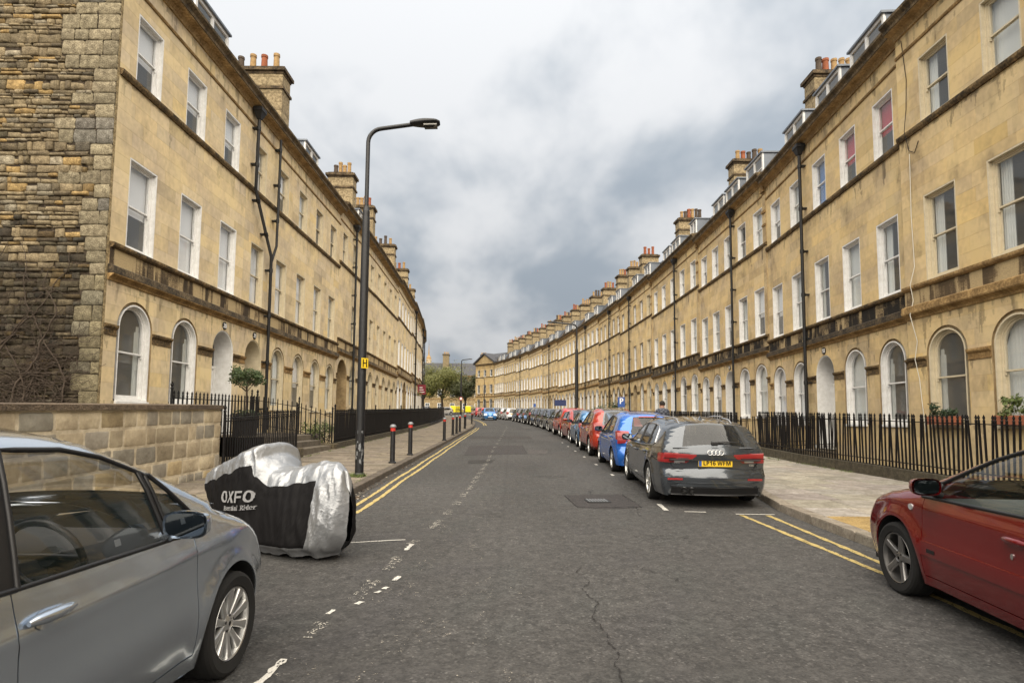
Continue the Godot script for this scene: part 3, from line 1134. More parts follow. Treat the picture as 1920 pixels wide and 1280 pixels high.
func add_door(parent: Node, x: float, y0: float, paint: String, deep: float, w: float, top: float, leaf: bool) -> void:
	# arched doorway with deep painted reveal; y0 is the threshold
	var n := node("doorway", parent, Vector3(x, 0, 0))
	var s0 := win_shape(w, y0, top, true, 0.0)
	var s1 := win_shape(w, y0, top, true, 0.035)
	s1[0].y = y0
	s1[1].y = y0
	var b := MB.new()
	b.col = Color(0.46, 0.34, 0.18)
	b.ring(s0, s1, -0.02)
	b.skirt(s1, -0.02, -deep, true)
	b.skirt(s0, 0.0, -0.02, true)
	part("reveal", b, M[paint], n)
	b = MB.new()
	b.box(Vector3(-w * 0.5, y0 - 0.12, -deep), Vector3(w * 0.5, y0, 0.12))
	b.col = Color(0.3, 0.26, 0.2)
	part("threshold", b, M.flag, n)
	b = MB.new()
	if not leaf:
		b.poly(s1, -deep)
		part("passage_end", b, M.room, n)
		return
	var tr := y0 + 2.15
	b.box(Vector3(-w * 0.5 + 0.035, tr, -deep), Vector3(w * 0.5 - 0.035, tr + 0.09, -deep + 0.07))
	b.box(Vector3(-w * 0.5 + 0.035, y0, -deep), Vector3(-w * 0.5 + 0.12, tr, -deep + 0.06))
	b.box(Vector3(w * 0.5 - 0.12, y0, -deep), Vector3(w * 0.5 - 0.035, tr, -deep + 0.06))
	part("frame", b, M[paint], n)
	b = MB.new()
	b.poly(win_shape(w, y0, top, true, 0.035, tr + 0.09), -deep + 0.005)
	part("fanlight", b, M.glass, n)
	b = MB.new()
	b.poly(win_shape(w, y0, top, true, 0.035, tr + 0.09), -deep - 0.3)
	part("hall", b, M.room, n)
	b = MB.new()
	b.box(Vector3(-w * 0.5 + 0.12, y0, -deep - 0.01), Vector3(w * 0.5 - 0.12, tr, -deep + 0.03))
	for s in [-1, 1]:
		for q in [[0.15, 0.55], [0.75, 1.25], [1.38, 2.0]]:
			b.box(Vector3(s * 0.22 - 0.15, y0 + q[0], -deep + 0.03), Vector3(s * 0.22 + 0.15, y0 + q[1], -deep + 0.045))
	var lf := part("door_leaf", b, M[paint], n)
	b = MB.new()
	b.lathe([Vector2(0.0, 0.0), Vector2(0.035, 0.02), Vector2(0.03, 0.05), Vector2(0.0, 0.06)], 10)
	part("door_knob", b, M.dome_grey, lf, Vector3(0.0, y0 + 1.0, -deep + 0.05))

# ---------------------------------------------------------------- a terraced house
# o: p0, p1 (Vector2 x,d; left and right end seen from the street), sill (height of the ground floor sills), bays, gf (string of bay kinds), lod, band, wall, paint ...
func house(o: Dictionary) -> Node3D:
	var p0: Vector2 = o.p0
	var p1: Vector2 = o.p1
	var W := p0.distance_to(p1)
	var ax := Vector3(p1.x - p0.x, 0, -(p1.y - p0.y)).normalized()
	var h := thing("terraced_house", o.label, "house", Vector3(p0.x, o.sill, -p0.y), 0.0, o.group)
	h.basis = Basis(ax, Vector3.UP, ax.cross(Vector3.UP))
	var lod: int = o.lod
	var bays: int = o.bays
	var st: Color = o.get("stone", Color(0.58, 0.43, 0.22))
	var m0: float = o.get("m0", 0.0)
	var pitch := (W - m0) / bays
	var gf: String = o.gf
	var holes := []
	var base := -3.6
	var doory: float = o.get("door_y", -0.75)
	for i in bays:
		var x := m0 + pitch * (i + 0.5)
		var g := gf[i]
		if g == "w": holes.append(shift(win_shape(1.24 + 0.14, 0.0, 2.40 + 0.07, true, 0.0), x, 0.0))
		elif g == "d": holes.append(shift(win_shape(1.36, doory, 2.46, true, 0.0), x, 0.0))
		elif g == "p": holes.append(shift(win_shape(2.0, doory - 0.5, 2.62, true, 0.0), x, 0.0))
		if not o.get("skip1", []).has(i): holes.append(rect(x - 0.56, 3.72, x + 0.56, 5.98))
		if not o.get("skip2", []).has(i): holes.append(rect(x - 0.53, 7.95, x + 0.53, 9.72))
	# wall of ashlar courses over a recessed backing
	var back := MB.new()
	var rest := MB.new()
	var walln := Node3D.new()
	var count := 0
	var y := base
	var cuts := []
	while y < 10.7:
		var ch := minf(0.365, 10.75 - y)
		var x := 0.0
		var row := [0.0]
		x = rr(0.35, 1.1)
		while x < W - 0.25:
			row.append(x)
			x += rr(0.75, 1.35) if lod < 2 else rr(1.5, 3.0)
		row.append(W)
		for k in row.size() - 1:
			cuts.append([row[k], y, row[k + 1], y + ch])
		y += ch
	var wall := part("wall", MB.new(), M[o.wall], h)
	for q in cuts:
		var polys := [rect(q[0], q[1], q[2], q[3])]
		for ho in holes:
			var box := Rect2(ho[0], Vector2.ZERO)
			for pt in ho: box = box.expand(pt)
			if not box.intersects(Rect2(q[0], q[1], q[2] - q[0], q[3] - q[1])): continue
			var nx := []
			for pl in polys: nx.append_array(Geometry2D.clip_polygons(pl, ho))
			polys = nx
		var t := rr(0.92, 1.07)
		var warm := rr(-0.05, 0.05)
		if rng.randf() < 0.06: t *= rr(0.80, 0.90)
		if rng.randf() < 0.05: warm += 0.08
		var col := Color(st.r * t * (1.0 + warm * 0.4), st.g * t, st.b * t * (1.0 - warm * 1.4))
		for pl in polys:
			back.col = Color(st.r * 0.95, st.g * 0.93, st.b * 0.9)
			back.poly(pl, -0.006)
			var inn := Geometry2D.offset_polygon(pl, -0.002)
			for ip in inn:
				var bm := MB.new() if lod == 0 and q[1] > -0.9 else rest
				bm.col = col
				bm.poly(ip, 0.0)
				bm.skirt(ip, 0.0, -0.006)
				if bm != rest:
					if count < 290 and ip.size() > 2:
						part("ashlar_block", bm, M[o.wall], wall)
						count += 1
					else:
						join_into(rest, bm)
	join_into(back, rest)
	wall.mesh = back.mesh()
	# reveals of the openings in the stone (thickness of the wall)
	# band between ground and first floor
	var bandm: Material = M[o.band]
	var b := MB.new()
	b.col = Color(0.50, 0.39, 0.22)
	var x0 := 0.0
	var x1 := W
	b.moulding([Vector2(-0.02, 2.80), Vector2(0.03, 2.80), Vector2(0.05, 2.86), Vector2(0.10, 2.90), Vector2(0.15, 2.93), Vector2(0.15, 2.955), Vector2(-0.02, 2.955)], x0, x1)
	part("lower_cornice", b, M[o.get("under", "moulding_pale")], h)
	b = MB.new()
	b.col = o.get("ledge_tone", Color(0.50, 0.39, 0.22))
	b.moulding([Vector2(-0.02, 2.955), Vector2(0.16, 2.956), Vector2(0.145, 3.12), Vector2(0.05, 3.17), Vector2(-0.02, 3.175)], x0, x1)
	part("band_ledge", b, M[o.ledge], h)
	b = MB.new()
	b.col = Color(0.50, 0.39, 0.22)
	b.quaduv([Vector3(x0, 3.175, 0.028), Vector3(x1, 3.175, 0.028), Vector3(x1, 3.57, 0.028), Vector3(x0, 3.57, 0.028)], [Vector2(x0 + p0.y, 0.02), Vector2(x1 + p0.y, 0.02), Vector2(x1 + p0.y, 0.98), Vector2(x0 + p0.y, 0.98)])
	for e in [[x0, -1], [x1, 1]]:
		b.box(Vector3(e[0] - 0.001, 3.175, -0.01), Vector3(e[0] + 0.001, 3.57, 0.027))
	part("band_course", b, bandm, h)
	b = MB.new()
	b.col = Color(0.46, 0.36, 0.21)
	b.moulding([Vector2(-0.02, 3.57), Vector2(0.07, 3.572), Vector2(0.11, 3.61), Vector2(0.12, 3.64), Vector2(0.12, 3.69), Vector2(-0.02, 3.71)], x0, x1)
	part("sill_course", b, M[o.ledge], h)
	b = MB.new()
	b.col = Color(0.46, 0.36, 0.21)
	b.moulding([Vector2(-0.02, 7.76), Vector2(0.05, 7.765), Vector2(0.085, 7.82), Vector2(0.095, 7.85), Vector2(0.095, 7.91), Vector2(-0.02, 7.94)], x0, x1)
	part("string_course", b, M.moulding, h)
	b = MB.new()
	b.col = Color(0.46, 0.36, 0.21)
	b.moulding([Vector2(-0.02, 10.17), Vector2(0.03, 10.175), Vector2(0.045, 10.21), Vector2(0.045, 10.245), Vector2(-0.02, 10.26)], x0, x1)
	part("frieze_moulding", b, M.moulding_pale, h)
	b = MB.new()
	b.col = Color(0.64, 0.54, 0.37)
	b.moulding([Vector2(-0.02, 10.72), Vector2(0.05, 10.72), Vector2(0.06, 10.78), Vector2(0.11, 10.84), Vector2(0.13, 10.86), Vector2(0.30, 10.88), Vector2(0.32, 10.90), Vector2(-0.02, 10.905)], x0, x1)
	part("cornice_bed", b, M.moulding_pale, h)
	b = MB.new()
	b.col = Color(0.46, 0.39, 0.28)
	b.moulding([Vector2(-0.3, 10.905), Vector2(0.34, 10.906), Vector2(0.35, 11.00), Vector2(0.40, 11.05), Vector2(0.45, 11.09), Vector2(0.46, 11.16), Vector2(0.02, 11.24), Vector2(-0.3, 11.26)], x0, x1)
	part("cornice", b, M.moulding, h)
	# imposts between the ground floor openings
	for i in bays + 1:
		var xa := 0.0
		var xb := W
		if i > 0: xa = m0 + pitch * (i - 0.5) + half_of(gf[i - 1])
		if i < bays: xb = m0 + pitch * (i + 0.5) - half_of(gf[i])
		if xb - xa < 0.12: continue
		b = MB.new()
		b.col = Color(0.52, 0.40, 0.23)
		b.moulding([Vector2(-0.02, 1.52), Vector2(0.02, 1.522), Vector2(0.022, 1.56), Vector2(0.006, 1.565), Vector2(0.008, 1.66), Vector2(0.05, 1.70), Vector2(0.065, 1.73), Vector2(0.065, 1.775), Vector2(-0.02, 1.79)], xa + 0.003, xb - 0.003)
		part("impost", b, M.moulding_pale if rng.randf() < 0.4 or lod > 1 else M.moulding, h)
	# windows and doors
	var dress: Array = o.get("dress", [])
	for i in bays:
		var x := m0 + pitch * (i + 0.5)
		var paint: String = o.paints[i] if o.has("paints") else o.paint
		var pick := func(fl: int) -> String:
			for dd in dress:
				if dd[0] == fl and dd[1] == i: return dd[2]
			return ["net", "blind", "curtain", "shutters", "net", "curtain", "net", "full", "none"][rng.randi() % 9]
		if gf[i] == "w": add_window(h, x, 0.0, 1.24, 2.40, true, paint, pick.call(0), lod)
		elif gf[i] == "d": add_door(h, x, doory, paint, 0.62, 1.36, 2.46, true)
		elif gf[i] == "p": add_door(h, x, doory - 0.5, "stone", 2.2, 2.0, 2.62, false)
		if not o.get("skip1", []).has(i): add_window(h, x, 3.72, 1.12, 2.26, false, paint, pick.call(1), lod)
		if not o.get("skip2", []).has(i): add_window(h, x, 7.95, 1.06, 1.77, false, paint, pick.call(2), lod)
	# roof: slated mansard slope, flat top behind
	b = MB.new()
	var sl := [Vector2(-0.3, 11.24), Vector2(-1.5, 12.9), Vector2(-4.6, 14.3), Vector2(-9.0, 12.2), Vector2(-9.0, -3.0)]
	for k in sl.size() - 1:
		b.quad(Vector3(x0, sl[k].y, sl[k].x), Vector3(x1, sl[k].y, sl[k].x), Vector3(x1, sl[k + 1].y, sl[k + 1].x), Vector3(x0, sl[k + 1].y, sl[k + 1].x))
	for e in [x0, x1]:
		var g := PackedVector2Array()
		for q in sl: g.append(q)
		g.append(Vector2(-0.3, -3.0))
		var tr := Geometry2D.triangulate_polygon(g)
		for k in range(0, tr.size(), 3):
			b.tri(Vector3(e, g[tr[k]].y, g[tr[k]].x), Vector3(e, g[tr[k + 1]].y, g[tr[k + 1]].x), Vector3(e, g[tr[k + 2]].y, g[tr[k + 2]].x))
	var roof := part("roof", b, M.slate, h)
	if o.get("parapet", true):
		# stone coping of the party wall rising over the slates
		b = MB.new()
		b.col = Color(0.40, 0.31, 0.19)
		for k in 2:
			var a: Vector2 = sl[k]
			var e2: Vector2 = sl[k + 1]
			b.hexa([Vector3(-0.15, a.y - 0.3, a.x), Vector3(0.15, a.y - 0.3, a.x), Vector3(0.15, e2.y - 0.3, e2.x), Vector3(-0.15, e2.y - 0.3, e2.x)], [Vector3(-0.15, a.y + 0.22, a.x), Vector3(0.15, a.y + 0.22, a.x), Vector3(0.15, e2.y + 0.22, e2.x), Vector3(-0.15, e2.y + 0.22, e2.x)])
		part("roof_coping", b, M.moulding, roof)
	for dm in o.get("dormers", []): add_dormer(roof, dm[0], dm[1], lod)
	for c in o.get("chimneys", []): add_chimney(h, c[0], c[1], c[2], c[3])
	for p in o.get("pipes", []): add_pipe(h, p)
	for nm in o.get("numbers", []): add_number(h, m0 + pitch * (nm[0] + 0.5), 2.62, nm[1])
	return h

func shift(p: PackedVector2Array, x: float, y: float) -> PackedVector2Array:
	var o := PackedVector2Array()
	for q in p: o.append(q + Vector2(x, y))
	return o

func half_of(k: String) -> float:
	if k == "w": return 0.69
	if k == "d": return 0.68
	if k == "p": return 1.0
	return 0.0

func add_dormer(roof: Node, x: float, w: float, _lod: int) -> void:
	var n := node("dormer", roof, Vector3(x, 11.26, -0.42))
	var hh := 1.42
	var b := MB.new()
	# lead cheeks and flat top
	for s in [-1, 1]:
		b.box(Vector3(s * w * 0.5 - 0.03, 0, -1.9), Vector3(s * w * 0.5 + 0.03, hh, -0.05))
	b.box(Vector3(-w * 0.5 - 0.1, hh, -2.1), Vector3(w * 0.5 + 0.1, hh + 0.07, 0.1))
	part("lead_cheek", b, M.lead, n)
	b = MB.new()
	b.box(Vector3(-w * 0.5 - 0.03, 0, -0.05), Vector3(w * 0.5 + 0.03, 0.12, 0.02))
	b.box(Vector3(-w * 0.5 - 0.03, hh - 0.1, -0.05), Vector3(w * 0.5 + 0.03, hh, 0.02))
	for xx in [-w * 0.5, 0.0, w * 0.5]:
		b.box(Vector3(xx - 0.055, 0.12, -0.05), Vector3(xx + 0.055, hh - 0.1, 0.02))
	for s in [-1, 1]:
		var cx: float = s * w * 0.25
		b.box(Vector3(cx - w * 0.25 + 0.055, 0.12, -0.045), Vector3(cx + w * 0.25 - 0.055, 0.17, -0.005))
		b.box(Vector3(cx - w * 0.25 + 0.055, 0.72, -0.045), Vector3(cx + w * 0.25 - 0.055, 0.76, -0.005))
	part("dormer_frame", b, M.paint_white, n)
	for s in [-1, 1]:
		b = MB.new()
		var cx: float = s * w * 0.25
		b.quad(Vector3(cx - w * 0.25 + 0.05, 0.12, -0.03), Vector3(cx + w * 0.25 - 0.05, 0.12, -0.03), Vector3(cx + w * 0.25 - 0.05, hh - 0.1, -0.03), Vector3(cx - w * 0.25 + 0.05, hh - 0.1, -0.03))
		part("dormer_pane", b, M.glass, n)
	b = MB.new()
	b.quad(Vector3(-w * 0.5, 0.05, -0.3), Vector3(w * 0.5, 0.05, -0.3), Vector3(w * 0.5, hh, -0.3), Vector3(-w * 0.5, hh, -0.3))
	part("dormer_blind", b, M.curtain if rng.randf() < 0.6 else M.room, n)

func add_chimney(h: Node, x: float, z0: float, z1: float, pots: Array) -> void:
	# stack across the house from z0 (nearer the street) back to z1; pots: list of kinds
	var n := node("chimney", h, Vector3(x, 0, 0))
	var top := 15.75
	var b := MB.new()
	# built of courses so that the joints show
	var y := 10.6
	while y < top - 0.01:
		var ch := 0.4
		var t := rr(0.85, 1.1)
		b.col = Color(0.60 * t, 0.48 * t, 0.29 * t)
		var e := rr(0.0, 0.006)
		b.box(Vector3(-0.46 - e, y, z1 - e), Vector3(0.46 + e, minf(top, y + ch - 0.012), z0 + e))
		b.col = Color(0.2, 0.16, 0.1)
		b.box(Vector3(-0.44, y + ch - 0.02, z1 + 0.02), Vector3(0.44, minf(top, y + ch + 0.01), z0 - 0.02))
		y += ch
	part("stack", b, M.stone_rough, n)
	b = MB.new()
	b.col = Color(0.34, 0.28, 0.2)
	b.box(Vector3(-0.53, top - 0.95, z1 - 0.07), Vector3(0.53, top - 0.83, z0 + 0.07))
	b.box(Vector3(-0.50, top - 0.22, z1 - 0.04), Vector3(0.50, top - 0.10, z0 + 0.04))
	b.box(Vector3(-0.60, top - 0.10, z1 - 0.13), Vector3(0.60, top + 0.06, z0 + 0.13))
	b.box(Vector3(-0.45, top + 0.06, z1 + 0.02), Vector3(0.45, top + 0.16, z0 - 0.02))
	part("cap", b, M.moulding, n)
	for k in pots.size():
		var kind: String = pots[k]
		var zz := lerpf(z0 - 0.25, z1 + 0.25, (k + 0.5) / pots.size())
		var hh := rr(0.62, 0.92)
		if kind == "s":
			kind = "pot_sooty"
		elif kind == "r":
			kind = "pot_red"
		else:
			kind = "pot_buff"
		b = MB.new()
		var r := rr(0.135, 0.16)
		b.lathe([Vector2(r, 0), Vector2(r * 0.86, hh * 0.84), Vector2(r * 1.02, hh * 0.86), Vector2(r * 1.0, hh), Vector2(r * 0.8, hh), Vector2(r * 0.78, hh - 0.15), Vector2(0, hh - 0.15)], 12)
		part("chimney_pot", b, M[kind], n, Vector3(rr(-0.05, 0.05), top + 0.14, zz))

func add_pipe(h: Node, p: Dictionary) -> void:
	# cast iron rainwater pipe; path of (x, y) points
	var path := []
	for q in p.path: path.append(Vector3(q[0], q[1], 0.205))
	var n := node("downpipe", h)
	var b := MB.new()
	b.tube(path, p.get("r", 0.058), 10)
	part("pipe", b, M.iron_dull, n)
	for k in path.size() - 1:
		var a: Vector3 = path[k]
		var e: Vector3 = path[k + 1]
		if a.distance_to(e) < 1.0: continue
		var m := int(a.distance_to(e) / 1.9) + 1
		for q in m:
			var c := a.lerp(e, (q + 0.3) / m)
			var t := (e - a).normalized()
			b = MB.new()
			b.tube([c - t * 0.07, c + t * 0.07], p.get("r", 0.058) * 1.3, 10)
			part("collar", b, M.iron_dull, n)
			b = MB.new()
			b.box(c + Vector3(-0.09, -0.025, -0.2), c + Vector3(0.09, 0.025, -0.05))
			part("bracket", b, M.iron_dull, n)
	if p.get("hopper", true):
		b = MB.new()
		var t: Vector3 = path[0]
		b.hexa([t + Vector3(-0.08, -0.05, 0.08), t + Vector3(0.08, -0.05, 0.08), t + Vector3(0.08, -0.05, -0.08), t + Vector3(-0.08, -0.05, -0.08)], [t + Vector3(-0.19, 0.2, 0.16), t + Vector3(0.19, 0.2, 0.16), t + Vector3(0.19, 0.2, -0.14), t + Vector3(-0.19, 0.2, -0.14)])
		b.box(t + Vector3(-0.21, 0.2, -0.16), t + Vector3(0.21, 0.34, 0.18))
		part("hopper", b, M.iron_dull, n)

func text_mesh(s: String, hgt: float, depth: float, serif := false) -> TextMesh:
	var t := TextMesh.new()
	t.text = s
	var f := SystemFont.new()
	f.font_names = PackedStringArray(["Droid Serif" if serif else "Droid Sans"])
	f.font_weight = 700
	t.font = f
	t.font_size = 64
	t.pixel_size = hgt / 46.0
	t.depth = depth
	t.curve_step = 2.0
	return t

func add_number(h: Node, x: float, y: float, s: String) -> void:
	var n := node("number_plate", h, Vector3(x, y, 0.0))
	var b := MB.new()
	var p := PackedVector2Array()
	for k in 24: p.append(Vector2(cos(TAU * k / 24.0), sin(TAU * k / 24.0)) * 0.13)
	b.poly(p, 0.025)
	b.skirt(p, 0.025, 0.0)
	part("plate", b, M.iron, n)
	part("numeral", text_mesh(s, 0.145, 0.006), M.sign_white, n, Vector3(0, 0, 0.029))

func ordinal(k: int) -> String:
	return ["first", "second", "third", "fourth", "fifth", "sixth", "seventh", "eighth", "ninth", "tenth", "eleventh", "twelfth", "thirteenth", "fourteenth"][k]

func some_pots(k: int) -> Array:
	var o := []
	for q in k: o.append(["r", "b", "b", "b", "s"][rng.randi() % 5])
	return o

func build_right_terrace() -> void:
	# party walls along the right-hand facade, from behind the camera to the far end: d, x, ground-floor sill above the camera, kinds of the bays from the far end
	var D := [-5.6, 5.2, 15.9, 26.3, 36.2, 47.7, 59.0, 68.6, 81.6, 93.0, 104.0, 115.0, 126.0, 136.5, 145.5]
	var up := [-0.26, 0.0, 0.0, 0.31, 0.66, 0.95, 1.16, 1.45, 1.74, 2.02, 2.30, 2.58, 2.86, 3.10]
	var pipes := {2: 4.1, 3: 6.0, 4: 6.9, 5: 4.3, 6: 5.6, 7: 6.6, 9: 5.5, 11: 4.5}
	var chim := [5, 5, 6, 5, 5, 6, 3, 4, 5, 4, 4, 5, 4, 5]
	for k in D.size() - 1:
		var near := Vector2(face_right(D[k]) - (0.16 if k == 1 else 0.0), D[k])
		var far := Vector2(face_right(D[k + 1]) - (0.16 if k == 1 else 0.0), D[k + 1])
		var W := near.distance_to(far)
		var bays := 6 if k == 7 else 5
		var lod := 0 if k == 1 or k == 2 else (1 if k < 7 else 2)
		var o := {"p0": far, "p1": near, "sill": 1.62 + up[k], "bays": bays, "gf": "wwdww" if bays == 5 else "wwdwww", "lod": lod,
			"wall": "wall_right", "band": "band_light" if k == 1 or k > 6 else ("band_soot" if k < 6 else "band_mid"), "ledge": "moulding_pale" if k == 1 or k > 6 else "moulding",
			"paint": "paint_white", "stone": Color(0.625, 0.485, 0.275), "group": "houses of the right-hand terrace"}
		if k > 1 and k < 6: o.ledge_tone = Color(0.20, 0.165, 0.115)
		if k == 1:
			o.paint = "paint_cream"
			o.m0 = 0.35
		if k in [6, 9, 12]: o.paint = "paint_stone"
		if k == 5: o.paints = ["paint_stone", "paint_stone", "paint_stone", "paint_stone", "paint_cream"]
		o.stone = o.stone * rr(0.94, 1.06)
		if k == 0: o.label = "stone terraced house on the right beside the camera, mostly out of the frame"
		elif k == 1: o.label = "nearest right-hand terraced house with cream window frames, standing slightly forward"
		elif k == 2: o.label = "right-hand terraced house with red and blue curtains in its top windows"
		else: o.label = "%s house along the right-hand terrace counting from the nearest" % ordinal(k - 1)
		# a plain bay rhythm seen from the street; chimney over the nearer party wall
		var zs := -2.2
		o.chimneys = [[W - 0.1, zs, zs - (2.3 if chim[k] > 4 else 1.7), some_pots(chim[k])]]
		if k < 2: o.chimneys = []
		if k > 5: o.chimneys.append([W * 0.48, zs, zs - 1.8, some_pots(4)])
		var dm := []
		if k == 2: dm = [[W - 2.5, 1.95], [W - 5.2, 1.8], [W - 8.2, 1.8]]
		elif k == 3: dm = [[W - 2.2, 1.9], [W - 5.2, 1.8], [W - 7.4, 1.7]]
		elif k == 4: dm = [[W - 2.2, 1.1], [W - 6.2, 1.8], [W - 8.6, 1.7]]
		elif k > 4: dm = [[W * 0.75, 1.6], [W * 0.38, 1.7]]
		o.dormers = dm
		if pipes.has(k):
			o.pipes = [{"path": [[pipes[k], 10.45], [pipes[k], -3.0]], "r": 0.06}]
		if k == 2:
			o.dress = [[2, 4, "red"], [2, 3, "red"], [2, 2, "blue"], [1, 4, "curtain"], [1, 3, "net"], [1, 2, "shutters"], [0, 4, "shutters"], [0, 3, "net"]]
			o.numbers = [[2, "18"]]
		elif k == 1:
			o.dress = [[2, 0, "curtain"], [1, 0, "curtain"], [0, 0, "shutters"], [2, 1, "net"], [1, 1, "curtain"]]
		elif k == 3: o.numbers = [[2, "17"]]
		elif k == 4: o.numbers = [[2, "16"]]
		var h := house(o)
		if k > 2:
			# pilaster strip where the facade steps at the party wall
			var b := MB.new()
			b.col = o.stone * 0.95
			b.box(Vector3(W - 0.32, 3.71, 0.0), Vector3(W - 0.02, 7.75, 0.04))
			b.box(Vector3(W - 0.32, 7.95, 0.0), Vector3(W - 0.02, 10.16, 0.04))
			part("pilaster", b, M.stone, h)
			b = MB.new()
			b.col = o.stone * 0.8
			b.cbox(Vector3(W - 0.35, 10.28, 0.04), Vector3(W - 0.01, 10.7, 0.14), 0.02)
			part("console", b, M.moulding_pale, h)
			for q in [[9.3, 9.42, 0.1], [8.7, 8.8, 0.08]]:
				b = MB.new()
				b.col = o.stone * 0.8
				b.box(Vector3(W - 0.36, q[0], 0.04), Vector3(W, q[1], q[2]))
				part("pilaster_moulding", b, M.moulding_pale, h)
		if k == 1:
			# stray telephone wire down the face at the party wall
			var b := MB.new()
			b.tube([Vector3(0.28, 10.6, 0.02), Vector3(0.42, 9.4, 0.02), Vector3(0.36, 8.6, 0.02), Vector3(0.38, 7.95, 0.11), Vector3(0.40, 7.4, 0.02), Vector3(0.62, 7.25, 0.02), Vector3(0.78, 7.5, 0.02)], 0.009, 6)
			part("black_wire", b, M.iron, h)
			b = MB.new()
			b.tube([Vector3(0.42, 7.3, 0.02), Vector3(0.38, 5.6, 0.02), Vector3(0.42, 4.2, 0.02), Vector3(0.38, 3.72, 0.13), Vector3(0.36, 3.3, 0.05), Vector3(0.38, 2.9, 0.17), Vector3(0.40, 2.2, 0.02), Vector3(0.36, 1.72, 0.075), Vector3(0.42, 1.2, 0.02), Vector3(0.56, -0.2, 0.02)], 0.011, 6)
			part("white_wire", b, M.cable_white, h)
	return

func build_left_terrace() -> void:
	var st := Color(0.69, 0.565, 0.365)
	var segs := [
		{"d0": 13.5, "d1": 20.25, "up": 0.42, "gf": "wwd", "paint": "paint_white", "lod": 0, "label": "left-hand end house with bare rubble gable and white windows", "band": "band_mid", "ledge": "moulding", "numbers": [[2, "20"]],
			"dress": [[2, 0, "blind"], [2, 1, "blind"], [2, 2, "blind"], [1, 0, "blind"], [1, 1, "full"], [1, 2, "full"], [0, 0, "shutters"], [0, 1, "shutters"]], "dormers": [[4.8, 2.0]]},
		{"d0": 20.25, "d1": 31.5, "up": 0.42, "gf": "dwwww", "paint": "paint_cream", "lod": 0, "label": "left-hand house with crooked black downpipe and cream windows, next to the end house", "band": "band_mid", "ledge": "moulding", "numbers": [[0, "21"]],
			"pipes": [{"path": [[0.35, 10.45], [0.30, 7.75], [1.86, 5.75], [1.88, -3.0]], "r": 0.058}, {"path": [[2.35, 10.6], [2.3, 6.3], [1.9, 5.6]], "r": 0.05, "hopper": false}],
			"dress": [[1, 0, "full"], [1, 1, "full"], [1, 2, "full"], [1, 3, "full"], [2, 0, "full"], [2, 1, "blind"]], "dormers": [[7.6, 1.8]], "chimneys": [[6.4, -1.3, -4.0, ["b", "r", "b", "s"]]]},
		{"d0": 31.5, "d1": 40.6, "up": 0.75, "gf": "pwww", "paint": "paint_cream", "lod": 1, "label": "left-hand house with deep stone archway beside the downpipe behind the lamp post", "band": "band_light", "ledge": "moulding",
			"pipes": [{"path": [[2.75, 10.4], [2.75, -3.0]], "r": 0.065}], "skip1": [0], "chimneys": [[7.6, -1.3, -3.0, ["b", "b", "b", "s"]]], "dormers": [[6.0, 1.2]]},
		{"d0": 40.6, "d1": 50.3, "up": 0.75, "gf": "wwww", "paint": "paint_cream", "lod": 1, "label": "fourth house along the left-hand terrace, seen past the lamp post", "band": "band_light", "ledge": "moulding_pale", "chimneys": [[4.6, -1.2, -3.2, ["r", "b", "b", "b", "b"]]]},
		{"d0": 50.3, "d1": 61.5, "up": 1.05, "gf": "wwpww", "paint": "paint_white", "lod": 1, "label": "fifth house along the left-hand terrace, with a tall dark archway", "band": "band_light", "ledge": "moulding_pale", "chimneys": [[6.0, -1.2, -3.6, ["b", "s", "s", "b"]]]},
		{"d0": 61.5, "d1": 73.0, "up": 1.32, "gf": "wwdww", "paint": "paint_white", "lod": 2, "label": "sixth house along the left-hand terrace, behind the maroon hanging sign", "band": "band_light", "ledge": "moulding_pale", "pipes": [{"path": [[3.0, 10.4], [3.0, -3.0]], "r": 0.08}], "chimneys": [[5.0, -1.0, -3.0, ["b", "r", "b"]]]},
		{"d0": 73.0, "d1": 84.5, "up": 1.6, "gf": "wwdww", "paint": "paint_white", "lod": 2, "label": "seventh house along the left-hand terrace, almost edge-on", "band": "band_light", "ledge": "moulding_pale", "pipes": [{"path": [[6.2, 10.4], [6.2, -3.0]], "r": 0.08}], "chimneys": [[5.0, -1.0, -3.0, ["b", "r"]]]},
		{"d0": 84.5, "d1": 96.0, "up": 1.85, "gf": "wwdww", "paint": "paint_white", "lod": 2, "label": "farthest house of the left-hand terrace, where the curve hides the rest", "band": "band_light", "ledge": "moulding_pale", "pipes": [{"path": [[4.0, 10.4], [4.0, -3.0]], "r": 0.08}]}]
	for o in segs:
		o.p0 = Vector2(face_left(o.d0), o.d0)
		o.p1 = Vector2(face_left(o.d1), o.d1)
		o.sill = 1.62 + o.up
		o.bays = o.gf.length()
		o.wall = "wall_left"
		o.ledge_tone = Color(0.33, 0.285, 0.21)
		o.door_y = -0.9
		o.stone = st * rr(0.95, 1.05)
		o.group = "houses of the left-hand terrace"
		house(o)

